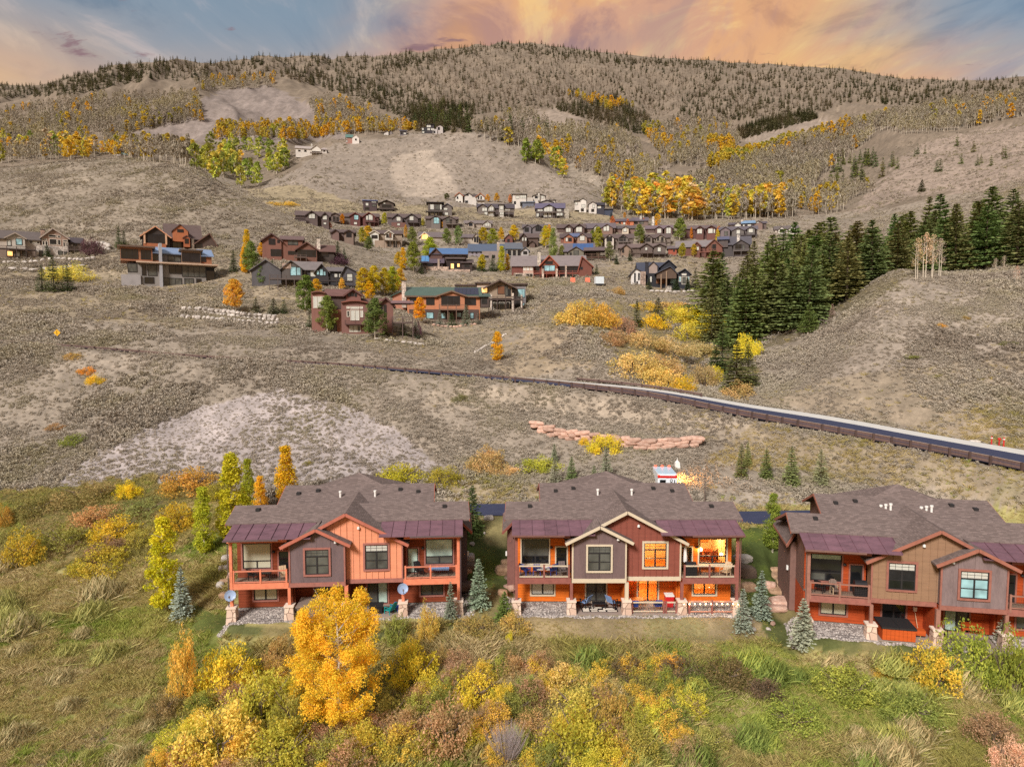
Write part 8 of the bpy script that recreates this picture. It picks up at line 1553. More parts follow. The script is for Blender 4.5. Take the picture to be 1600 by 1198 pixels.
def scatter(name, pts, scl, protos, label, kind='stuff', var=None, tilt=0.05):
    """one object: instances of the prototypes standing on the given points"""
    n = len(pts); scl = np.asarray(scl, np.float32)
    if scl.ndim == 1: scl = np.c_[scl, scl, scl]
    me = bpy.data.meshes.new(name); me.vertices.add(n); me.vertices.foreach_set('co', np.asarray(pts, np.float32).ravel())
    rot = np.c_[rng.normal(0, tilt, n), rng.normal(0, tilt, n), rng.uniform(0, 6.283, n)].astype(np.float32)
    for an, av in (('rot', rot), ('scl', scl.astype(np.float32))):
        a = me.attributes.new(an, 'FLOAT_VECTOR', 'POINT'); a.data.foreach_set('vector', av.ravel())
    a = me.attributes.new('pickid', 'INT', 'POINT'); a.data.foreach_set('value', (var if var is not None else rng.integers(0, len(protos), n)).astype(np.int32))
    o = obj(name, me); tag(o, label, None, None, kind)
    gt = bpy.data.node_groups.new(name, 'GeometryNodeTree'); gt.interface.new_socket('Geometry', in_out='INPUT', socket_type='NodeSocketGeometry'); gt.interface.new_socket('Geometry', in_out='OUTPUT', socket_type='NodeSocketGeometry')
    N = gt.nodes.new; L = gt.links.new; gi = N('NodeGroupInput'); go = N('NodeGroupOutput'); ip = N('GeometryNodeInstanceOnPoints'); ip.inputs['Pick Instance'].default_value = True
    gti = N('GeometryNodeGeometryToInstance')
    for pm in protos:
        po = bpy.data.objects.new(pm.name + '_proto', pm); oi = N('GeometryNodeObjectInfo'); oi.inputs['Object'].default_value = po; oi.inputs['As Instance'].default_value = False
        g2 = N('GeometryNodeGeometryToInstance'); L(oi.outputs['Geometry'], g2.inputs[0]); L(g2.outputs[0], gti.inputs[0])
    jn = N('GeometryNodeJoinGeometry')
    for l in list(gti.inputs[0].links): s = l.from_socket; gt.links.remove(l); L(s, jn.inputs[0])
    gt.nodes.remove(gti); L(jn.outputs[0], ip.inputs['Instance'])
    def attr(nm, ty):
        a = N('GeometryNodeInputNamedAttribute'); a.data_type = ty; a.inputs['Name'].default_value = nm
        return [s for s in a.outputs if s.enabled and s.name == 'Attribute'][0]
    er = N('FunctionNodeEulerToRotation'); L(attr('rot', 'FLOAT_VECTOR'), er.inputs[0]); L(er.outputs[0], ip.inputs['Rotation']); L(attr('scl', 'FLOAT_VECTOR'), ip.inputs['Scale']); L(attr('pickid', 'INT'), ip.inputs['Instance Index'])
    L(gi.outputs[0], ip.inputs['Points']); L(ip.outputs[0], go.inputs[0])
    md = o.modifiers.new('scatter', 'NODES'); md.node_group = gt; return o
# nearest hillside trees, one by one
def grove(kind, poly, n, h0, h1, cols, label, group, protos, w=(0.9, 1.25), parts=('crown', 'trunk')):
    P = pick(poly, n)
    for x, y, z in P:
        h = rnd.uniform(h0, h1); pr = rnd.choice(protos); c = rnd.choice(cols); ww = h * rnd.uniform(*w)
        root = obj(kind, pr[0], None, (x, y, z - 0.3), rnd.uniform(0, 6.28), [v * rnd.uniform(0.88, 1.1) for v in (lcn(c) if kind == 'spruce_tree' else lc(c))]); root.scale = (ww, ww, h); tag(root, label, 'tree', group)
        obj(parts[1], pr[1], root)
A_Y, A_O, A_G, A_YG, A_P = srgb(222, 176, 60), srgb(228, 162, 62), srgb(128, 140, 52), srgb(186, 178, 64), srgb(196, 168, 116)
grove('aspen_tree', [(1004, 344), (1090, 346), (1092, 316), (1040, 306), (985, 318)], 60, 13, 20, [A_Y, A_O, A_Y, A_YG, A_P], 'golden aspen in the glowing grove behind the top row of houses', 'golden aspens of the glowing grove', FASP, (1.3, 1.9))
grove('aspen_tree', [(940, 322), (1000, 342), (1000, 318), (950, 300)], 16, 11, 17, [A_YG, A_YG, A_Y], 'lime-yellow aspen at the left of the glowing grove', 'lime aspens left of the glowing grove', FASP, (1.1, 1.5))
grove('aspen_tree', [(1182, 342), (1222, 342), (1222, 326), (1184, 328)], 9, 14, 20, [A_O, A_O, A_Y], 'deep orange aspen of the small clump above the houses, left of the spruces', 'orange aspens of the small clump', FASP, (1.3, 1.7))
grove('aspen_tree', [(1092, 344), (1180, 342), (1180, 328), (1092, 325)], 22, 12, 18, [A_YG, A_P, A_Y, A_P], 'mixed pale and yellow aspen between the two orange groves', 'mixed aspens between the orange groves', FASP, (0.9, 1.2))
grove('aspen_tree', [(300, 268), (345, 292), (400, 298), (445, 268), (470, 246), (380, 232), (300, 240)], 54, 11, 17, [A_G, A_YG, A_G, A_Y, A_YG], 'green to yellow aspen in the hollow behind the bare left hill', 'aspens in the hollow behind the left hill', FASP, (1.1, 1.6))
grove('aspen_tree', [(820, 262), (890, 286), (890, 262), (850, 240), (815, 240)], 20, 12, 18, [A_G, A_Y, A_YG, A_G], 'green and yellow aspen on the right flank of the middle hill', 'aspens on the flank of the middle hill', FASP, (1.2, 1.6))
grove('aspen_tree', [(0, 252), (160, 250), (170, 236), (60, 228), (0, 232)], 30, 10, 16, [A_Y, A_G, A_P, A_YG], 'yellow or olive aspen in the belt above the bare left hill', 'aspens in the belt above the left hill', FASP, (1.0, 1.4))
grove('spruce_tree', [(1288, 300), (1330, 292), (1400, 284), (1404, 262), (1350, 240), (1300, 262)], 34, 9, 15, [SPRG, SPRO], 'dark fir in the clump on the bare right slope', 'firs in the clump on the right slope', SPRUCE_TINY, (0.9, 1.2))
grove('spruce_tree', [(1405, 282), (1560, 262), (1600, 230), (1480, 215), (1420, 240)], 13, 6, 11, [SPRG, SPRO], 'scattered dark fir on the open right slope', 'scattered firs on the right slope', SPRUCE_TINY, (1.0, 1.3))
grove('spruce_tree', [(632, 206), (735, 208), (738, 178), (690, 165), (640, 172)], 30, 13, 20, [SPRG, SPRG, SPRO], 'tall fir in the dark patch above the crest villas', 'firs in the dark patch above the crest villas', SPRUCE_TINY, (0.9, 1.2))
grove('spruce_tree', [(780, 220), (862, 222), (866, 200), (790, 200)], 12, 12, 18, [SPRG, SPRO], 'fir in the loose group right of the dark patch', 'firs right of the dark patch', SPRUCE_TINY, (0.9, 1.2))
# the forests themselves
CON_M = scatter_mat('conifer_far', srgb(128, 114, 88), srgb(108, 104, 72), 0.1, 0.35, 0.012, srgb(84, 88, 58)); DEAD_M = scatter_mat('dead_pine', srgb(142, 126, 108), srgb(158, 144, 124), 0.1, 0.3, 0.02)
ASP_M = scatter_mat('aspen_bare_crown', srgb(172, 158, 142), srgb(160, 149, 128), 0.2, 0.22, 0.012, srgb(178, 166, 128)); YEL_M = scatter_mat('aspen_yellow_crown', srgb(228, 176, 52), srgb(212, 182, 70), 0.35, 0.25, 0.02, srgb(176, 172, 76))
def mat_copy(me, m): c = me.copy(); c.materials.clear(); c.materials.append(m); return c
CONP = [mat_copy(p[0], CON_M) for p in SPRUCE_TINY] + [mat_copy(spruce_proto(320 + k, 9, 5, 0.11, 0.15, 2, 0.040, 0.3)[0], DEAD_M) for k in range(2)]
BAREP = [merged('bare_aspen', c, t, ASP_M, BARK_PALE) for c, t in FBARE]; YELP = [merged('yellow_aspen', c, t, YEL_M, BARK_PALE) for c, t in FASP]
CON_R = [  # polygon, count, height, share of dead trees
 ([(190, 122), (190, 100), (330, 86), (450, 80), (560, 84), (640, 78), (640, 110), (560, 125), (430, 118), (300, 128)], 1000, (11, 17), 0.3),
 ([(430, 118), (560, 122), (640, 140), (740, 186), (700, 200), (640, 192), (560, 155), (480, 132)], 800, (11, 17), 0.3),
 ([(560, 120), (640, 92), (790, 68), (950, 90), (1120, 100), (1120, 140), (1000, 200), (960, 205), (870, 168), (740, 180), (640, 140)], 4600, (10, 15), 0.84),
 ([(640, 206), (735, 208), (740, 165), (690, 160), (640, 172)], 260, (12, 19), 0.05), ([(860, 170), (960, 150), (1030, 200), (1010, 212), (960, 200)], 500, (11, 17), 0.15),
 ([(560, 112), (640, 82), (790, 58), (950, 78), (1100, 86), (1100, 108), (950, 100), (790, 82), (640, 106)], 800, (12, 18), 0.25),
 ([(1100, 90), (1280, 96), (1400, 116), (1600, 112), (1700, 112), (1700, 150), (1580, 152), (1420, 166), (1320, 160), (1200, 138), (1100, 130)], 1900, (11, 17), 0.35),
 ([(1160, 218), (1280, 186), (1270, 176), (1200, 186), (1150, 204)], 420, (11, 17), 0.05), ([(1100, 132), (1200, 140), (1320, 162), (1290, 176), (1180, 186), (1040, 200)], 900, (10, 16), 0.55),
 ([(0, 122), (90, 114), (215, 98), (225, 128), (120, 148), (0, 156)], 800, (10, 15), 0.2), ([(-700, 150), (0, 135), (0, 165), (-700, 190)], 500, (10, 16), 0.3), ([(1700, 122), (2200, 122), (2200, 150), (1700, 152)], 600, (10, 16), 0.3),
 ([(1060, 330), (1130, 300), (1110, 290), (1040, 312)], 30, (9, 14), 0.0), ([(740, 205), (790, 212), (785, 196), (745, 190)], 40, (11, 16), 0.1)]
Pc, Sc, Vc = [], [], []
for poly, n, (a, b), dead in CON_R:
    P = pick(poly, n); Pc.append(P); h = rng.uniform(a, b, len(P)) * 0.68; w = h * rng.uniform(0.85, 1.3, len(P)); Sc.append(np.c_[w, w, h]); Vc.append(np.where(rng.random(len(P)) < dead, rng.integers(3, 5, len(P)), rng.integers(0, 3, len(P))))
scatter('conifer_forest', np.concatenate(Pc) - (0, 0, .4), np.concatenate(Sc), CONP, 'far conifer forest with grey dead pines on the mountain', var=np.concatenate(Vc))
ASP_R = [  # polygon, count, height, share of yellow
 ([(0, 232), (0, 178), (120, 158), (310, 148), (318, 190), (220, 205), (120, 220)], 1500, (9, 14), 0.10), ([(180, 214), (320, 178), (320, 170), (200, 196)], 160, (9, 14), 0.45), ([(300, 128), (430, 122), (430, 138), (310, 142)], 200, (9, 14), 0.4),
 ([(480, 160), (560, 158), (600, 196), (640, 205), (560, 212), (500, 205)], 420, (10, 15), 0.25), ([(330, 222), (480, 220), (560, 208), (640, 208), (560, 198), (340, 202)], 420, (9, 14), 0.65), ([(170, 246), (300, 262), (300, 236), (160, 226)], 260, (9, 14), 0.35), ([(560, 208), (660, 206), (640, 196), (560, 196)], 60, (8, 12), 0.75), ([(0, 256), (150, 248), (140, 228), (0, 226)], 200, (9, 14), 0.4),
 ([(740, 216), (860, 226), (1000, 250), (1050, 262), (1000, 290), (900, 270), (840, 240)], 420, (10, 15), 0.25), ([(730, 200), (960, 205), (1010, 240), (860, 222)], 480, (9, 14), 0.06), ([(780, 190), (860, 200), (850, 182), (790, 178)], 90, (9, 13), 0.1),
 ([(905, 150), (990, 168), (960, 178), (880, 150)], 60, (10, 14), 0.85), ([(1000, 200), (1130, 188), (1160, 225), (1100, 262), (1040, 260)], 620, (10, 15), 0.18), ([(1000, 205), (1030, 240), (1045, 236), (1020, 200)], 40, (10, 15), 0.8),
 ([(1090, 335), (1040, 310), (1120, 280), (1200, 244), (1330, 196), (1400, 186), (1360, 220), (1300, 262), (1250, 320), (1240, 340)], 1900, (11, 17), 0.05), ([(1110, 262), (1160, 246), (1240, 222), (1330, 198), (1330, 208), (1230, 236), (1160, 262)], 300, (10, 15), 0.85), ([(1105, 244), (1150, 244), (1140, 226), (1104, 228)], 70, (11, 16), 0.95), ([(1100, 262), (1130, 270), (1180, 262), (1150, 250)], 50, (11, 16), 0.8),
 ([(1240, 330), (1290, 330), (1370, 300), (1300, 292)], 160, (7, 11), 0.35), ([(1330, 198), (1400, 178), (1560, 152), (1700, 140), (1700, 172), (1620, 178), (1500, 205), (1420, 212)], 1300, (10, 15), 0.06), ([(940, 322), (1000, 344), (1240, 342), (1240, 330), (1060, 312), (960, 300)], 300, (11, 17), 0.35), ([(1250, 318), (1270, 340), (1320, 330), (1300, 305)], 60, (10, 15), 0.3)]
Pc, Sc, Vc = [], [], []
for poly, n, (a, b), yl in ASP_R:
    P = pick(poly, n); Pc.append(P); h = rng.uniform(a, b, len(P)); Y_ = (rng.random(len(P)) < yl * (0.55 if yl < 0.6 else 0.9)) & (fbm(P[:, 0] / 30, P[:, 1] / 30, 2, 91) > (0.42 if yl < 0.5 else 0)); w = h * np.where(Y_, rng.uniform(1.1, 1.5, len(P)), rng.uniform(0.8, 1.1, len(P))); Sc.append(np.c_[w, w, h]); Vc.append(np.where(Y_, rng.integers(3, 6, len(P)), rng.integers(0, 3, len(P))))
scatter('aspen_wood', np.concatenate(Pc) - (0, 0, .4), np.concatenate(Sc), BAREP + YELP, 'pale bare aspen woods with yellow groves on the mountain', var=np.concatenate(Vc))
# ------------------------------------------------------------------ ground cover: sagebrush, grasses, gravel
def tuft(seed, n, h, spread, w, lean=0.35):
    g = np.random.default_rng(seed); V = []; T = []
    for k in range(n):
        a = g.uniform(0, 6.28); r = spread * math.sqrt(g.random()); b = np.array([r * math.cos(a), r * math.sin(a), 0.0]); H = h * g.uniform(0.55, 1.15); l = np.array([g.normal(0, lean), g.normal(0, lean), 1.0]) * H
        s = np.array([math.cos(a + 1.5), math.sin(a + 1.5), 0]) * w; V += [b - s, b + s, b + l * 0.6 + s * .7 + l * [.1, .1, 0], b + l]; T.append(g.random())
    V = np.array(V); return V, np.arange(len(V)).reshape(-1, 4), np.repeat(np.array(T), 4)
def tuft_mesh(name, m, *a): v, f, t = tuft(*a); return np_mesh(name, v, f, [m], False, {'tint': t})
def sage_mesh(seed, m, n=70, flat=0.62):
    g = np.random.default_rng(seed); d = unit(n, g); d[:, 2] = np.abs(d[:, 2]); c = d * np.array([0.5, 0.5, flat]) * g.uniform(0.6, 1.05, (n, 1)); c[:, 2] += 0.03
    v, f = leaf_quads(c, 0.115, g, 0.8, 0.55, d + g.normal(0, 0.5, (n, 3))); return np_mesh('sagebrush', v, f, [m], False, {'tint': np.repeat(np.clip(0.25 + 0.6 * d[:, 2] + g.normal(0, 0.15, n), 0, 1), 4)})  # tint pales upwards: lit tops and shaded sides put into the leaf colour
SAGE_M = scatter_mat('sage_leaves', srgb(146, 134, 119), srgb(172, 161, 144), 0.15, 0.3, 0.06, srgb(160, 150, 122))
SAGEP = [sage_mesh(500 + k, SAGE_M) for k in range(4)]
SGF = SG.copy()
def clear_of_sites(x, y):
    ok = np.ones(len(x), bool)
    for S in SITES:
        lx, ly = to_local(S, x, y); ok &= ~((np.abs(lx) < 10.6) & (ly > -1.4) & (ly < 16))
    k = np.abs(x[:, None] - DR[None, ::3, 0]).argmin(1) * 3; k = np.minimum(k, len(DR) - 1); dy = y - DR[k, 1]
    ok &= ~((dy > -0.4) & (dy < 5.3) & (x > DR[0, 0] - 1) & (x < DR[-1, 0] + 1))
    d, _ = road_dist(x, y); ok &= ~((d > -0.4) & (d < ROADW + 0.4)); return ok
def field(n, y0, y1, mx=0.84):
    y = np.sqrt(rng.uniform(y0 * y0, y1 * y1, n)); x = rng.uniform(-mx, mx, n) * y; return x, y
NH = [(o.location.x, o.location.y) for o in bpy.data.objects if o.name.startswith('house')]
def off_houses(x, y, r=6.5):
    ok = np.ones(len(x), bool)
    for a, b in NH: ok &= ((x - a) ** 2 + (y - b - 4) ** 2) > r * r
    return ok
X_, Y_, S_ = [], [], []
for n, y0, y1, s0, s1, dens in ((100000, 72, 130, 0.4, 0.95, 0.66), (95000, 130, 220, 0.5, 1.2, 0.66), (80000, 220, 380, 0.6, 1.4, 0.6), (42000, 380, 600, 0.8, 1.7, 0.5)):
    x, y = field(n, y0, y1); sg = bilerp(SGF, x, y); gr = bilerp(GR, x, y); cl = fbm(x / 7.0, y / 7.0, 3, 71)
    pz = (sg < 0.345) & (y < 116); keep = (rng.random(n) < np.where(pz, 0.5, dens * np.clip(sg, 0, 1) * (0.35 + 1.3 * sstep(0.36, 0.6, cl)))) & (gr < 0.75) & clear_of_sites(x, y) & off_houses(x, y); x, y, pz = x[keep], y[keep], pz[keep]
    pale = np.clip((bilerp(CG[..., 2], x, y) - 0.30) * 6, 0, 1)
    s = rng.uniform(s0, s1, len(x)) * (0.75 + 0.6 * sstep(0.4, 0.65, fbm(x / 14, y / 14, 3, 73))) * np.where(pz, 0.52, 1 - 0.3 * pale); X_.append(x); Y_.append(y); S_.append(s)
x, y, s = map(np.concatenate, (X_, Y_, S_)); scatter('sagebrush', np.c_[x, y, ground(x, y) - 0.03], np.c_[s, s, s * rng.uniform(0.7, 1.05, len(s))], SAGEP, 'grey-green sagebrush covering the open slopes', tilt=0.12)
# meadow and slope grasses
G_TAN = scatter_mat('straw_grass', srgb(204, 184, 138), srgb(188, 170, 112), 0.3, 0.3, 0.12, srgb(166, 158, 88)); G_GRN = scatter_mat('green_grass', srgb(140, 158, 70), srgb(170, 174, 88), 0.35, 0.3, 0.15, srgb(194, 186, 112))
TP = [tuft_mesh('grass_tuft', G_TAN, 520 + k, 26, 0.50, 0.26, 0.014, 0.5) for k in range(3)] + [tuft_mesh('grass_tuft', G_GRN, 530 + k, 26, 0.42, 0.26, 0.015, 0.5) for k in range(3)]
X_, Y_, S_, V_ = [], [], [], []
for n, y0, y1, k in ((70000, 34, 62, 0.8), (52000, 62, 96, 0.8), (30000, 96, 300, 0.9)):
    x, y = field(n, y0, y1); gr = bilerp(GR, x, y); lawn = (gr > 0.3) & (gr < 0.72) & (y < 72)
    keep = (rng.random(n) < np.where(lawn, 0.9, gr)) & clear_of_sites(x, y) & off_houses(x, y, 5); x, y, gr, lawn = x[keep], y[keep], gr[keep], lawn[keep]
    c = np.stack([bilerp(CG[..., i], x, y) for i in range(3)], 1); green = (c[:, 1] > c[:, 0] * 0.93) & (y < 80)
    cl = fbm(x / 3.0, y / 3.0, 3, 81); s = rng.uniform(0.55, 1.25, len(x)) * k * (0.65 + 0.45 * sstep(0.4, 0.65, cl)); s = np.where(lawn, 0.30 * s, s); s *= np.where((y < 52) & (np.abs(x + 2) < 13) & ~lawn, 1.6, 1)
    X_.append(x); Y_.append(y); S_.append(s); V_.append(np.where(green ^ ((rng.random(len(x)) < 0.15) & (y < 80)), rng.integers(3, 6, len(x)), rng.integers(0, 3, len(x))))
x, y, s, v = map(np.concatenate, (X_, Y_, S_, V_)); scatter('meadow_grass', np.c_[x, y, ground(x, y) - 0.02], np.c_[s * 1.15, s * 1.15, s], TP, 'rough meadow grass, green and straw coloured', var=v, tilt=0.1)
# single big clumps of grass and weeds in the meadow
GCL = []
for k in range(3): v, f, t = tuft(540 + k, 520, 0.85, 0.85, 0.018, 0.4); v[:, 2] *= np.clip(1.15 - 0.6 * np.hypot(v[:, 0], v[:, 1]), 0.3, 1); GCL.append(np_mesh('grass_clump', v, f, [LEAF], False, {'tint': t}))
for k in range(95):
    lf = k % 3 == 0; a, b = (rnd.uniform(-20, 235), rnd.uniform(880, 1215)) if lf else (rnd.uniform(800, 1610), rnd.uniform(1035, 1215))
    if lf and abs(b - (1195 - 0.5 * a)) < 26: continue
    p = hit1(a, b); s_ = (p.y * cp - (p.z - HC) * sp) / FPX; r = rnd.uniform(20, 46) * s_; c, nm = rnd.choice([(srgb(150, 164, 66), 'fresh green'), (srgb(176, 176, 84), 'yellow-green'), (srgb(186, 166, 112), 'straw-coloured'), (srgb(120, 140, 60), 'deep green')] if not lf else [(srgb(178, 160, 110), 'straw-coloured'), (srgb(164, 160, 84), 'olive')])
    o = obj('grass_clump', GCL[k % 3], None, p, rnd.uniform(0, 6.28), lc(c)); o.scale = (r, r, r * rnd.uniform(0.7, 1.0)); tag(o, '%s clump of long grass in the %s meadow' % (nm, 'left' if lf else 'right'), 'grass clump', 'long grass clumps in the meadow')
# rounded gravel along the duplex foundations
GP = [];
for k, c in enumerate((srgb(160, 150, 142), srgb(128, 118, 112), srgb(186, 176, 166))): me = rock_mesh(600 + k, 0.1, 1); me.materials.append(paint('gravel_%d' % k, c, 0.9, 0.2, 3, rndv=0.25)); GP.append(me)
P_, S_ = [], []
for S, ext in ((H1, 1), (H2, 1), (H3, 1)):
    for (a, b, c, d, n) in ((-9.6, -4.0, -0.65, 1.44, 2200), (4.0, 9.6, -0.65, 1.44, 2200), (-4.2, 4.2, -0.8, -0.36, 500), (8.8, 10.0, -0.6, 5, 500), (-9.8, -8.8, -0.6, 3, 300)):
        lx = rng.uniform(a, b, n); ly = rng.uniform(c, d, n); ly -= (ly < 0) * np.abs(np.sin(lx * 1.3)) * 0.25
        c_, s_ = math.cos(S[1]), math.sin(S[1]); wx = S[0].x + lx * c_ - ly * s_; wy = S[0].y + lx * s_ + ly * c_
        z = np.maximum(ground(wx, wy), np.where((ly > -0.3) & (np.abs(lx) < 8.8), 0.16 * np.clip(ly + 0.3, 0, 2), -1)); P_.append(np.c_[wx, wy, z]); S_.append(rng.uniform(0.05, 0.11, n))
P_ = np.concatenate(P_); S_ = np.concatenate(S_); scatter('river_gravel', P_, np.c_[S_ * 1.2, S_, S_ * 0.7], GP, 'pale rounded stones banked along the duplex foundations', tilt=0.5)
for S in (H1, H2, H3):   
    for a, b in ((-8.9, -4.15), (4.15, 8.9)):
        bd = MB(); bd.prism([(a, -0.75, -0.05), (a, 1.45, -0.05), (a, 1.45, 0.33), (a, -0.2, 0.04)], (b - a, 0, 0)); o = bd.build('gravel_bed', GRAVEL, None, S[0], S[1]); tag(o, 'bed of river stones sloping from the foundation', None, None, 'structure')
# ------------------------------------------------------------------ furniture and small things round the duplexes (house-local metres)
BLU = paint('chair_blue', srgb(44, 74, 156), 0.6); LBL = paint('cushion_blue', srgb(124, 150, 190), 0.8); TEAL = paint('chair_teal', srgb(26, 142, 138), 0.5); IRON = paint('black_iron', srgb(34, 32, 34), 0.5, bmp=0); WOODC = paint('bleached_wood', srgb(198, 172, 138), 0.7)
REDC = paint('bright_red', srgb(198, 36, 40), 0.5); GREYC = paint('grey_cover', srgb(112, 100, 96), 0.8); BRASS = paint('taupe_metal', srgb(128, 108, 96), 0.6); CEDAR = wood('cedar_orange', srgb(190, 84, 30))
def L(S, x, y, z): return to_world(S, x, y, z)
def chair(S, x, y, z, a, frame, seat, label, group=None, w=0.56, lean=0.25, adir=False):
    t = empty('chair', L(S, x, y, z), S[1] + a, label, 'chair', group); h = 0.34 if adir else 0.44; w /= 2
    MB().box(-w, w, -0.26, 0.28, h - 0.05, h).build('seat', seat, t)
    b = MB(); n = 5 if adir else 3
    for k in range(n): x0 = -w + 2 * w * k / n; b.prism([(x0 + 0.01, 0.25, h), (x0 + 2 * w / n - 0.01, 0.25, h), (x0 + 2 * w / n - 0.01, 0.25 + lean, h + 0.58 + (0.08 if adir and k in (1, 2, 3) else 0)), (x0 + 0.01, 0.25 + lean, h + 0.58 + (0.08 if adir and k in (1, 2, 3) else 0))], (0, 0.04, 0))
    b.build('backrest', seat, t)
    for sx in (-1, 1):
        MB().box(sx * w - 0.03, sx * w + 0.03, -0.28, 0.32, h + 0.20, h + 0.24).build('armrest', frame, t)
        for sy in (-0.24, 0.26): MB().box(sx * w - 0.025, sx * w + 0.025, sy - 0.025, sy + 0.025, 0, h + 0.2).build('leg', frame, t)
def table(S, x, y, z, w, d, h, top, leg, label):
    t = empty('table', L(S, x, y, z), S[1], label, 'table'); MB().box(-w / 2, w / 2, -d / 2, d / 2, h - 0.05, h).build('tabletop', top, t)
    for sx in (-1, 1):
        for sy in (-1, 1): MB().box(sx * (w / 2 - .06) - .025, sx * (w / 2 - .06) + .025, sy * (d / 2 - .06) - .025, sy * (d / 2 - .06) + .025, 0, h - .05).build('leg', leg, t)
def grill(S, x, y, z, label, c=IRON):
    t = empty('grill', L(S, x, y, z), S[1], label, 'grill'); MB().frustum(0, 0, 0, 0.85, 0.42, 0.48, 0.26, 0.30).build('cart', c, t); MB().tube([(-0.42, 0, 0.92), (0.42, 0, 0.92)], 0.27, 10).build('lid', c, t)
def dish(S, x, y, z, label):
    t = empty('satellite_dish', L(S, x, y, z), S[1], label, 'satellite dish'); pts = []
    m = MB(); k = 16; c = Vector((0, -0.25, 0.1)); n = Vector((0.25, -0.9, 0.35)).normalized(); u = n.cross(Vector((0, 0, 1))).normalized(); w = u.cross(n)
    for r, b in ((0.05, 0.0), (0.25, 0.03), (0.42, 0.10)):
        for j in range(k): a = 2 * math.pi * j / k; m.v.append(tuple(c + u * (r * math.cos(a)) + w * (r * math.sin(a)) + n * b))
    for i in (0, 1):
        for j in range(k): q = (j + 1) % k; m.f.append((i * k + j, i * k + q, (i + 1) * k + q, (i + 1) * k + j))
    m.f.append(tuple(range(k))); m.build('reflector', paint('dish_grey', srgb(150, 168, 196), 0.4, 0.05), t)
    MB().tube([c - w * 0.38, c + n * 0.5 - w * 0.2], 0.02, 5).box(0.05, 0.15, -0.85, -0.7, 0.12, 0.24).build('feed_arm', GREYC, t); MB().tube([(0, 0, -0.1), tuple(c)], 0.03, 5).build('bracket', GREYC, t)
ZB = 2.86
# salmon duplex
dish(H1, -8.74, -0.2, 2.0, 'satellite dish on the far left porch post of the salmon duplex'); dish(H1, 4.38, -0.2, 2.15, 'satellite dish on the salmon post right of the patio')
chair(H1, -7.3, 0.75, ZB, 2.6, IRON, IRON, 'black wire chair on the left balcony of the salmon duplex'); table(H1, -6.4, 0.7, ZB, 0.9, 0.6, 0.6, IRON, IRON, 'low black table on the left balcony of the salmon duplex')
chair(H1, -4.95, 0.5, ZB, 0.4, GREYC, WOODC, 'covered pale lounge chair by the dark door of the salmon duplex')
table(H1, 7.2, 0.7, ZB, 1.6, 0.7, 0.55, LBL, IRON, 'pale blue topped table on the right balcony of the salmon duplex'); chair(H1, 5.6, 0.8, ZB, 0.5, IRON, IRON, 'black chair with a white cushion on the right balcony of the salmon duplex')
chair(H1, 3.3, 0.3, 0.03, -2.2, TEAL, TEAL, 'teal slatted garden chair on the salmon duplex patio', adir=True, w=0.66, lean=0.3); chair(H1, 3.75, 0.75, 0.03, -1.9, BLU, BLU, 'deep blue garden chair behind the teal one', adir=True, w=0.66, lean=0.3)
t = empty('fire_pit', L(H1, 2.2, 0.6, 0.03), H1[1], 'square black fire pit on the salmon duplex patio', 'fire pit'); MB().box(-0.5, 0.5, -0.4, 0.4, 0, 0.58).build('base', IRON, t); MB().box(-0.56, 0.56, -0.46, 0.46, 0.582, 0.64).build('rim', FRAME_D, t)
def tub(S, x, y, side, cov, label):
    t = empty('hot_tub', L(S, x, y, 0.03), S[1], label, 'hot tub'); n = 8
    for k in range(n): MB().box(-1.1 + 2.2 * k / n, -1.1 + 2.2 * (k + 1) / n - 0.015, -0.95, -0.9, 0.04, 0.86).build('side_panel', side, t)
    MB().box(-1.1, 1.1, -0.88, 0.9, 0, 0.86).build('shell', side, t); MB().box(-1.16, -0.01, -1.0, 0.96, 0.865, 1.0).build('cover', cov, t); MB().box(0.01, 1.16, -1.0, 0.96, 0.865, 1.0).build('cover', cov, t)
tub(H1, -2.7, 0.7, GREYC, paint('tub_cover', srgb(134, 116, 104), 0.7), 'grey covered hot tub under the zinc bay of the salmon duplex')
# cream-trimmed duplex
for x, a, lb in ((-8.0, 2.4, 'blue chair at the far left of the left balcony'), (-7.1, 3.1, 'blue chair beside the white table on the left balcony'), (-5.9, -2.6, 'blue chair right of the middle balcony post')): chair(H2, x, 0.75, ZB, a, BLU, BLU, lb, 'blue balcony chairs')
table(H2, -6.6, 0.45, ZB, 1.0, 0.6, 0.62, WHITE, IRON, 'white balcony table between blue chairs'); chair(H2, -5.0, 0.5, ZB, 0.2, GREYC, GREYC, 'grey chair at the right end of the left balcony')
t = empty('parasol', L(H2, 4.85, 0.9, ZB), H2[1], 'closed white parasol on the lit balcony', 'parasol'); MB().lathe(0, 0, [(0.03, 0), (0.03, 2.6)], 6).build('pole', BRASS, t); MB().lathe(0, 0, [(0.16, 1.0), (0.17, 1.3), (0.10, 2.1), (0.03, 2.5)], 9).build('canopy', WHITE, t)
grill(H2, 5.15, 0.35, ZB, 'black covered grill at the left of the lit balcony'); chair(H2, 8.0, 0.6, ZB, -0.9, WOODC, WOODC, 'blond wooden garden chair on the lit balcony', adir=True, w=0.66)
table(H2, 6.6, 0.95, ZB, 1.2, 0.5, 0.72, WOODC, IRON, 'narrow pale table along the lit window')
rug = empty('rug', L(H2, -2.05, 0.62, 0.035), H2[1], 'black and cream woven rug on the patio', 'rug')
RB = paint('rug_cream', srgb(216, 204, 186), 0.95)
MB().box(-1.45, 1.45, -0.5, 0.5, 0, 0.012).build('ground_cloth', IRON, rug); st = MB()
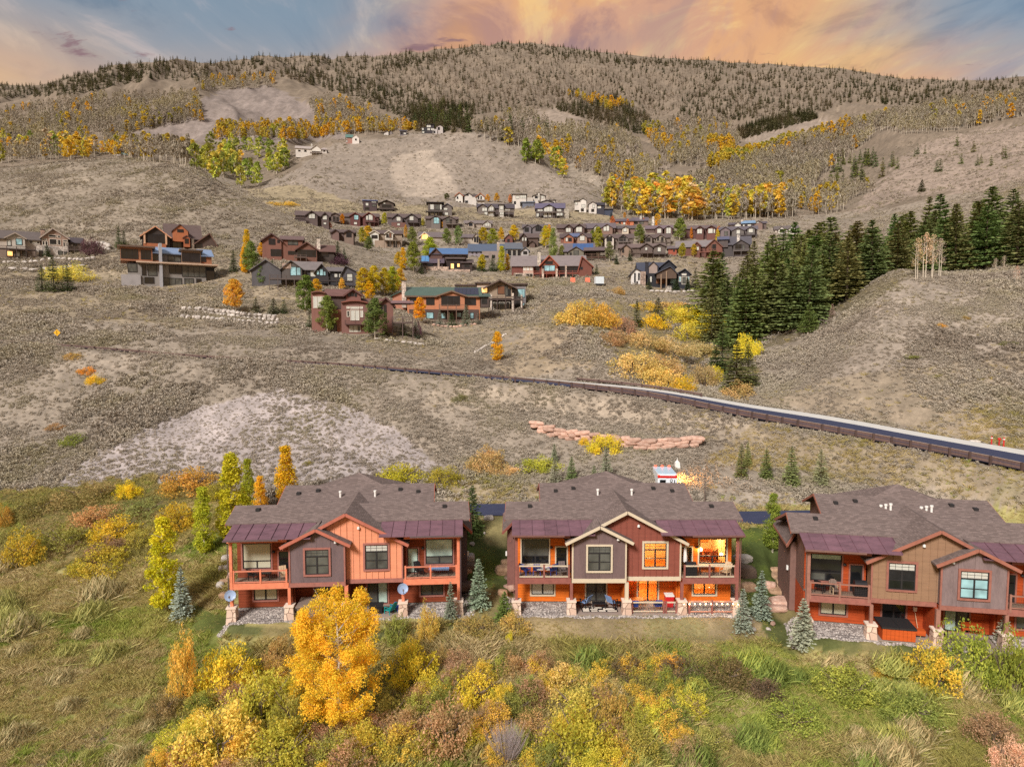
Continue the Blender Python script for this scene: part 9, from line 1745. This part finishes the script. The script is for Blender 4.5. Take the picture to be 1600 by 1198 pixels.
for i, (a, b, c, d) in enumerate([(-1.35, -0.85, -0.44, 0.3), (-0.7, -0.2, -0.44, -0.2), (-0.75, -0.15, -0.1, 0.1), (-0.1, 0.45, -0.44, -0.15), (0.3, 1.2, -0.1, 0.25), (0.6, 1.35, -0.44, -0.2), (-0.6, 0.2, 0.2, 0.42)]): st.box(a, b, c, d, 0.0125, 0.018)
st.build('woven_block', RB, rug)['kind'] = 'stuff'
chair(H2, -3.15, 1.15, 0.06, 0.9 + math.pi, IRON, LBL, 'iron armchair with blue cushions left of the rug', 'cushioned iron armchairs', 0.7); chair(H2, -0.95, 1.15, 0.06, -0.9 + math.pi, IRON, LBL, 'iron armchair with blue cushions right of the rug', 'cushioned iron armchairs', 0.7)
chair(H2, -3.75, 0.9, 0.04, 1.6, IRON, IRON, 'black folding chair beside the stone pier'); table(H2, -2.05, 0.95, 0.055, 1.1, 0.55, 0.42, IRON, IRON, 'low black coffee table on the rug'); table(H2, -0.5, 0.9, 0.04, 0.5, 0.5, 0.5, IRON, IRON, 'small black side table right of the rug')
table(H2, 0.9, 1.0, 0.04, 1.3, 0.7, 0.74, OAK, BRASS, 'wooden patio table left of the lit glass door')
chair(H2, 0.7, 0.4, 0.04, math.pi, BRASS, BLU, 'blue chair at the wooden patio table', 'blue patio chairs'); chair(H2, 2.6, 0.5, 0.04, math.pi, BRASS, BLU, 'blue chair in front of the lit glass door', 'blue patio chairs')
t = empty('cooler', L(H2, 3.7, 1.3, 0.04), H2[1], 'red lidded cooler with a white top beside the pier', 'cooler'); MB().frustum(0, 0, 0, 0.9, 0.28, 0.33).build('body', REDC, t); MB().box(-0.35, 0.35, -0.35, 0.35, 0.902, 1.0).build('lid', WHITE, t)
t = empty('garden_fence', L(H2, 0, 0, 0), H2[1], 'cream patio fence with a gate between the stone piers', 'fence'); railing(t, [(0.45, -0.1), (2.95, -0.1)], 0.06, 0.85, C2['post'], C2['rail']); g = railing(t, [(3.15, -0.1), (3.95, -0.1)], 0.06, 0.85, C2['post'], C2['rail'], name='gate')
t = empty('garden_fence', L(H2, 0, -0.25, 0), H2[1], 'rose fence hung with fairy lights at the right end', 'fence'); railing(t, [(4.95, 0), (6.75, 0), (8.55, 0)], 0.1, 0.95, C2['post'], paint('fence_rose', srgb(196, 140, 118), 0.7))
t = empty('string_lights', L(H2, 0, -0.34, 0.95), H2[1], 'string of warm bulbs along the rose fence', 'string lights'); MB().tube([(4.5 + 0.43 * k, 0, -0.05 * (k % 2)) for k in range(11)], 0.008, 4).build('cable', IRON, t)
for k in range(11):
    MB().lathe(4.5 + 0.43 * k, 0, [(0.01, -0.02), (0.045, -0.07), (0.03, -0.12), (0.005, -0.14)], 7).build('bulb', glow('fairy_bulb', (1.0, 0.66, 0.3), 9.0), t)
    if k % 3 == 1: l = bpy.data.lights.new('bulb_light', 'POINT'); l.energy = 7; l.color = (1.0, 0.6, 0.25); l.shadow_soft_size = 0.05; lo = bpy.data.objects.new('bulb_light', l); link(lo, t); lo.location = (4.5 + 0.43 * k, -0.06, -0.06)
# the lit dining room
table(H2, 7.2, 4.4, 2.9, 1.7, 0.9, 0.76, paint('dark_walnut', srgb(112, 52, 24), 0.5), paint('dark_walnut', srgb(112, 52, 24)), 'dark dining table seen through the lit balcony window')
for k, (x, y, a) in enumerate(((6.7, 3.75, math.pi), (7.3, 3.75, math.pi), (7.9, 3.75, math.pi), (6.15, 4.4, 1.6), (8.2, 4.4, -1.6))): chair(H2, x, y, 2.9, a, paint('dark_walnut', srgb(112, 52, 24)), paint('dark_walnut', srgb(112, 52, 24)), 'dark dining chair %s inside the lit window' % ('at the left end of the table', 'at the right end of the table')[k - 3] if k > 2 else 'dark dining chair on the near side of the table inside the lit window', 'dining chairs in the lit room', 0.45, 0.06)
# tan duplex
tub(H3, -2.55, 0.6, CEDAR, FRAME_D, 'orange cedar hot tub with a dark cover on the tan duplex patio')
t = empty('stool', L(H3, -0.75, 0.95, 0.03), H3[1], 'small orange cedar step box right of the hot tub', 'step'); MB().box(-0.33, 0.33, -0.25, 0.25, 0.12, 0.48).build('box', CEDAR, t); MB().box(-0.3, 0.3, -0.2, 0.2, 0, 0.119).build('plinth', IRON, t)
t = empty('broom', L(H3, -0.75, 1.75, 0.03), H3[1], 'pale handled broom leaning on the cedar wall', 'broom'); MB().tube([(0.1, -0.25, 0.1), (0, 0.3, 1.5)], 0.022, 5).build('handle', WOODC, t); MB().box(-0.12, 0.12, 0.2, 0.3, 1.45, 1.75).build('brush', WHITE, t)
grill(H3, -5.0, 0.55, ZB, 'round black covered grill on the tan duplex balcony'); chair(H3, -6.7, 0.5, ZB, 0.2, WOODC, BRASS, 'taupe slatted chair by the middle post of the tan duplex balcony', adir=True)
chair(H3, -7.7, 0.8, ZB, 2.5, IRON, IRON, 'dark wire chair at the left of the tan duplex balcony'); table(H3, -7.1, 0.9, ZB, 0.8, 0.5, 0.6, IRON, IRON, 'dark balcony table on the tan duplex')
t = empty('bench', L(H3, 3.1, 1.9, 0.03), H3[1], 'cedar bench against the wall right of the mint-blind door', 'bench'); MB().box(-0.7, 0.7, -0.2, 0.2, 0.42, 0.47).build('seat', CEDAR, t); MB().box(-0.7, 0.7, 0.16, 0.2, 0.55, 0.9).build('backrest', CEDAR, t)
for x in (-0.62, 0.62): MB().box(x - 0.04, x + 0.04, -0.18, 0.2, 0, 0.419).build('leg', CEDAR, t)
chair(H3, 0.65, 0.8, 0.03, 0.7, IRON, IRON, 'black mesh chair just right of the middle stone pier'); chair(H3, 6.3, 0.6, ZB, 0.0, WOODC, WOODC, 'cream chair on the far right balcony')
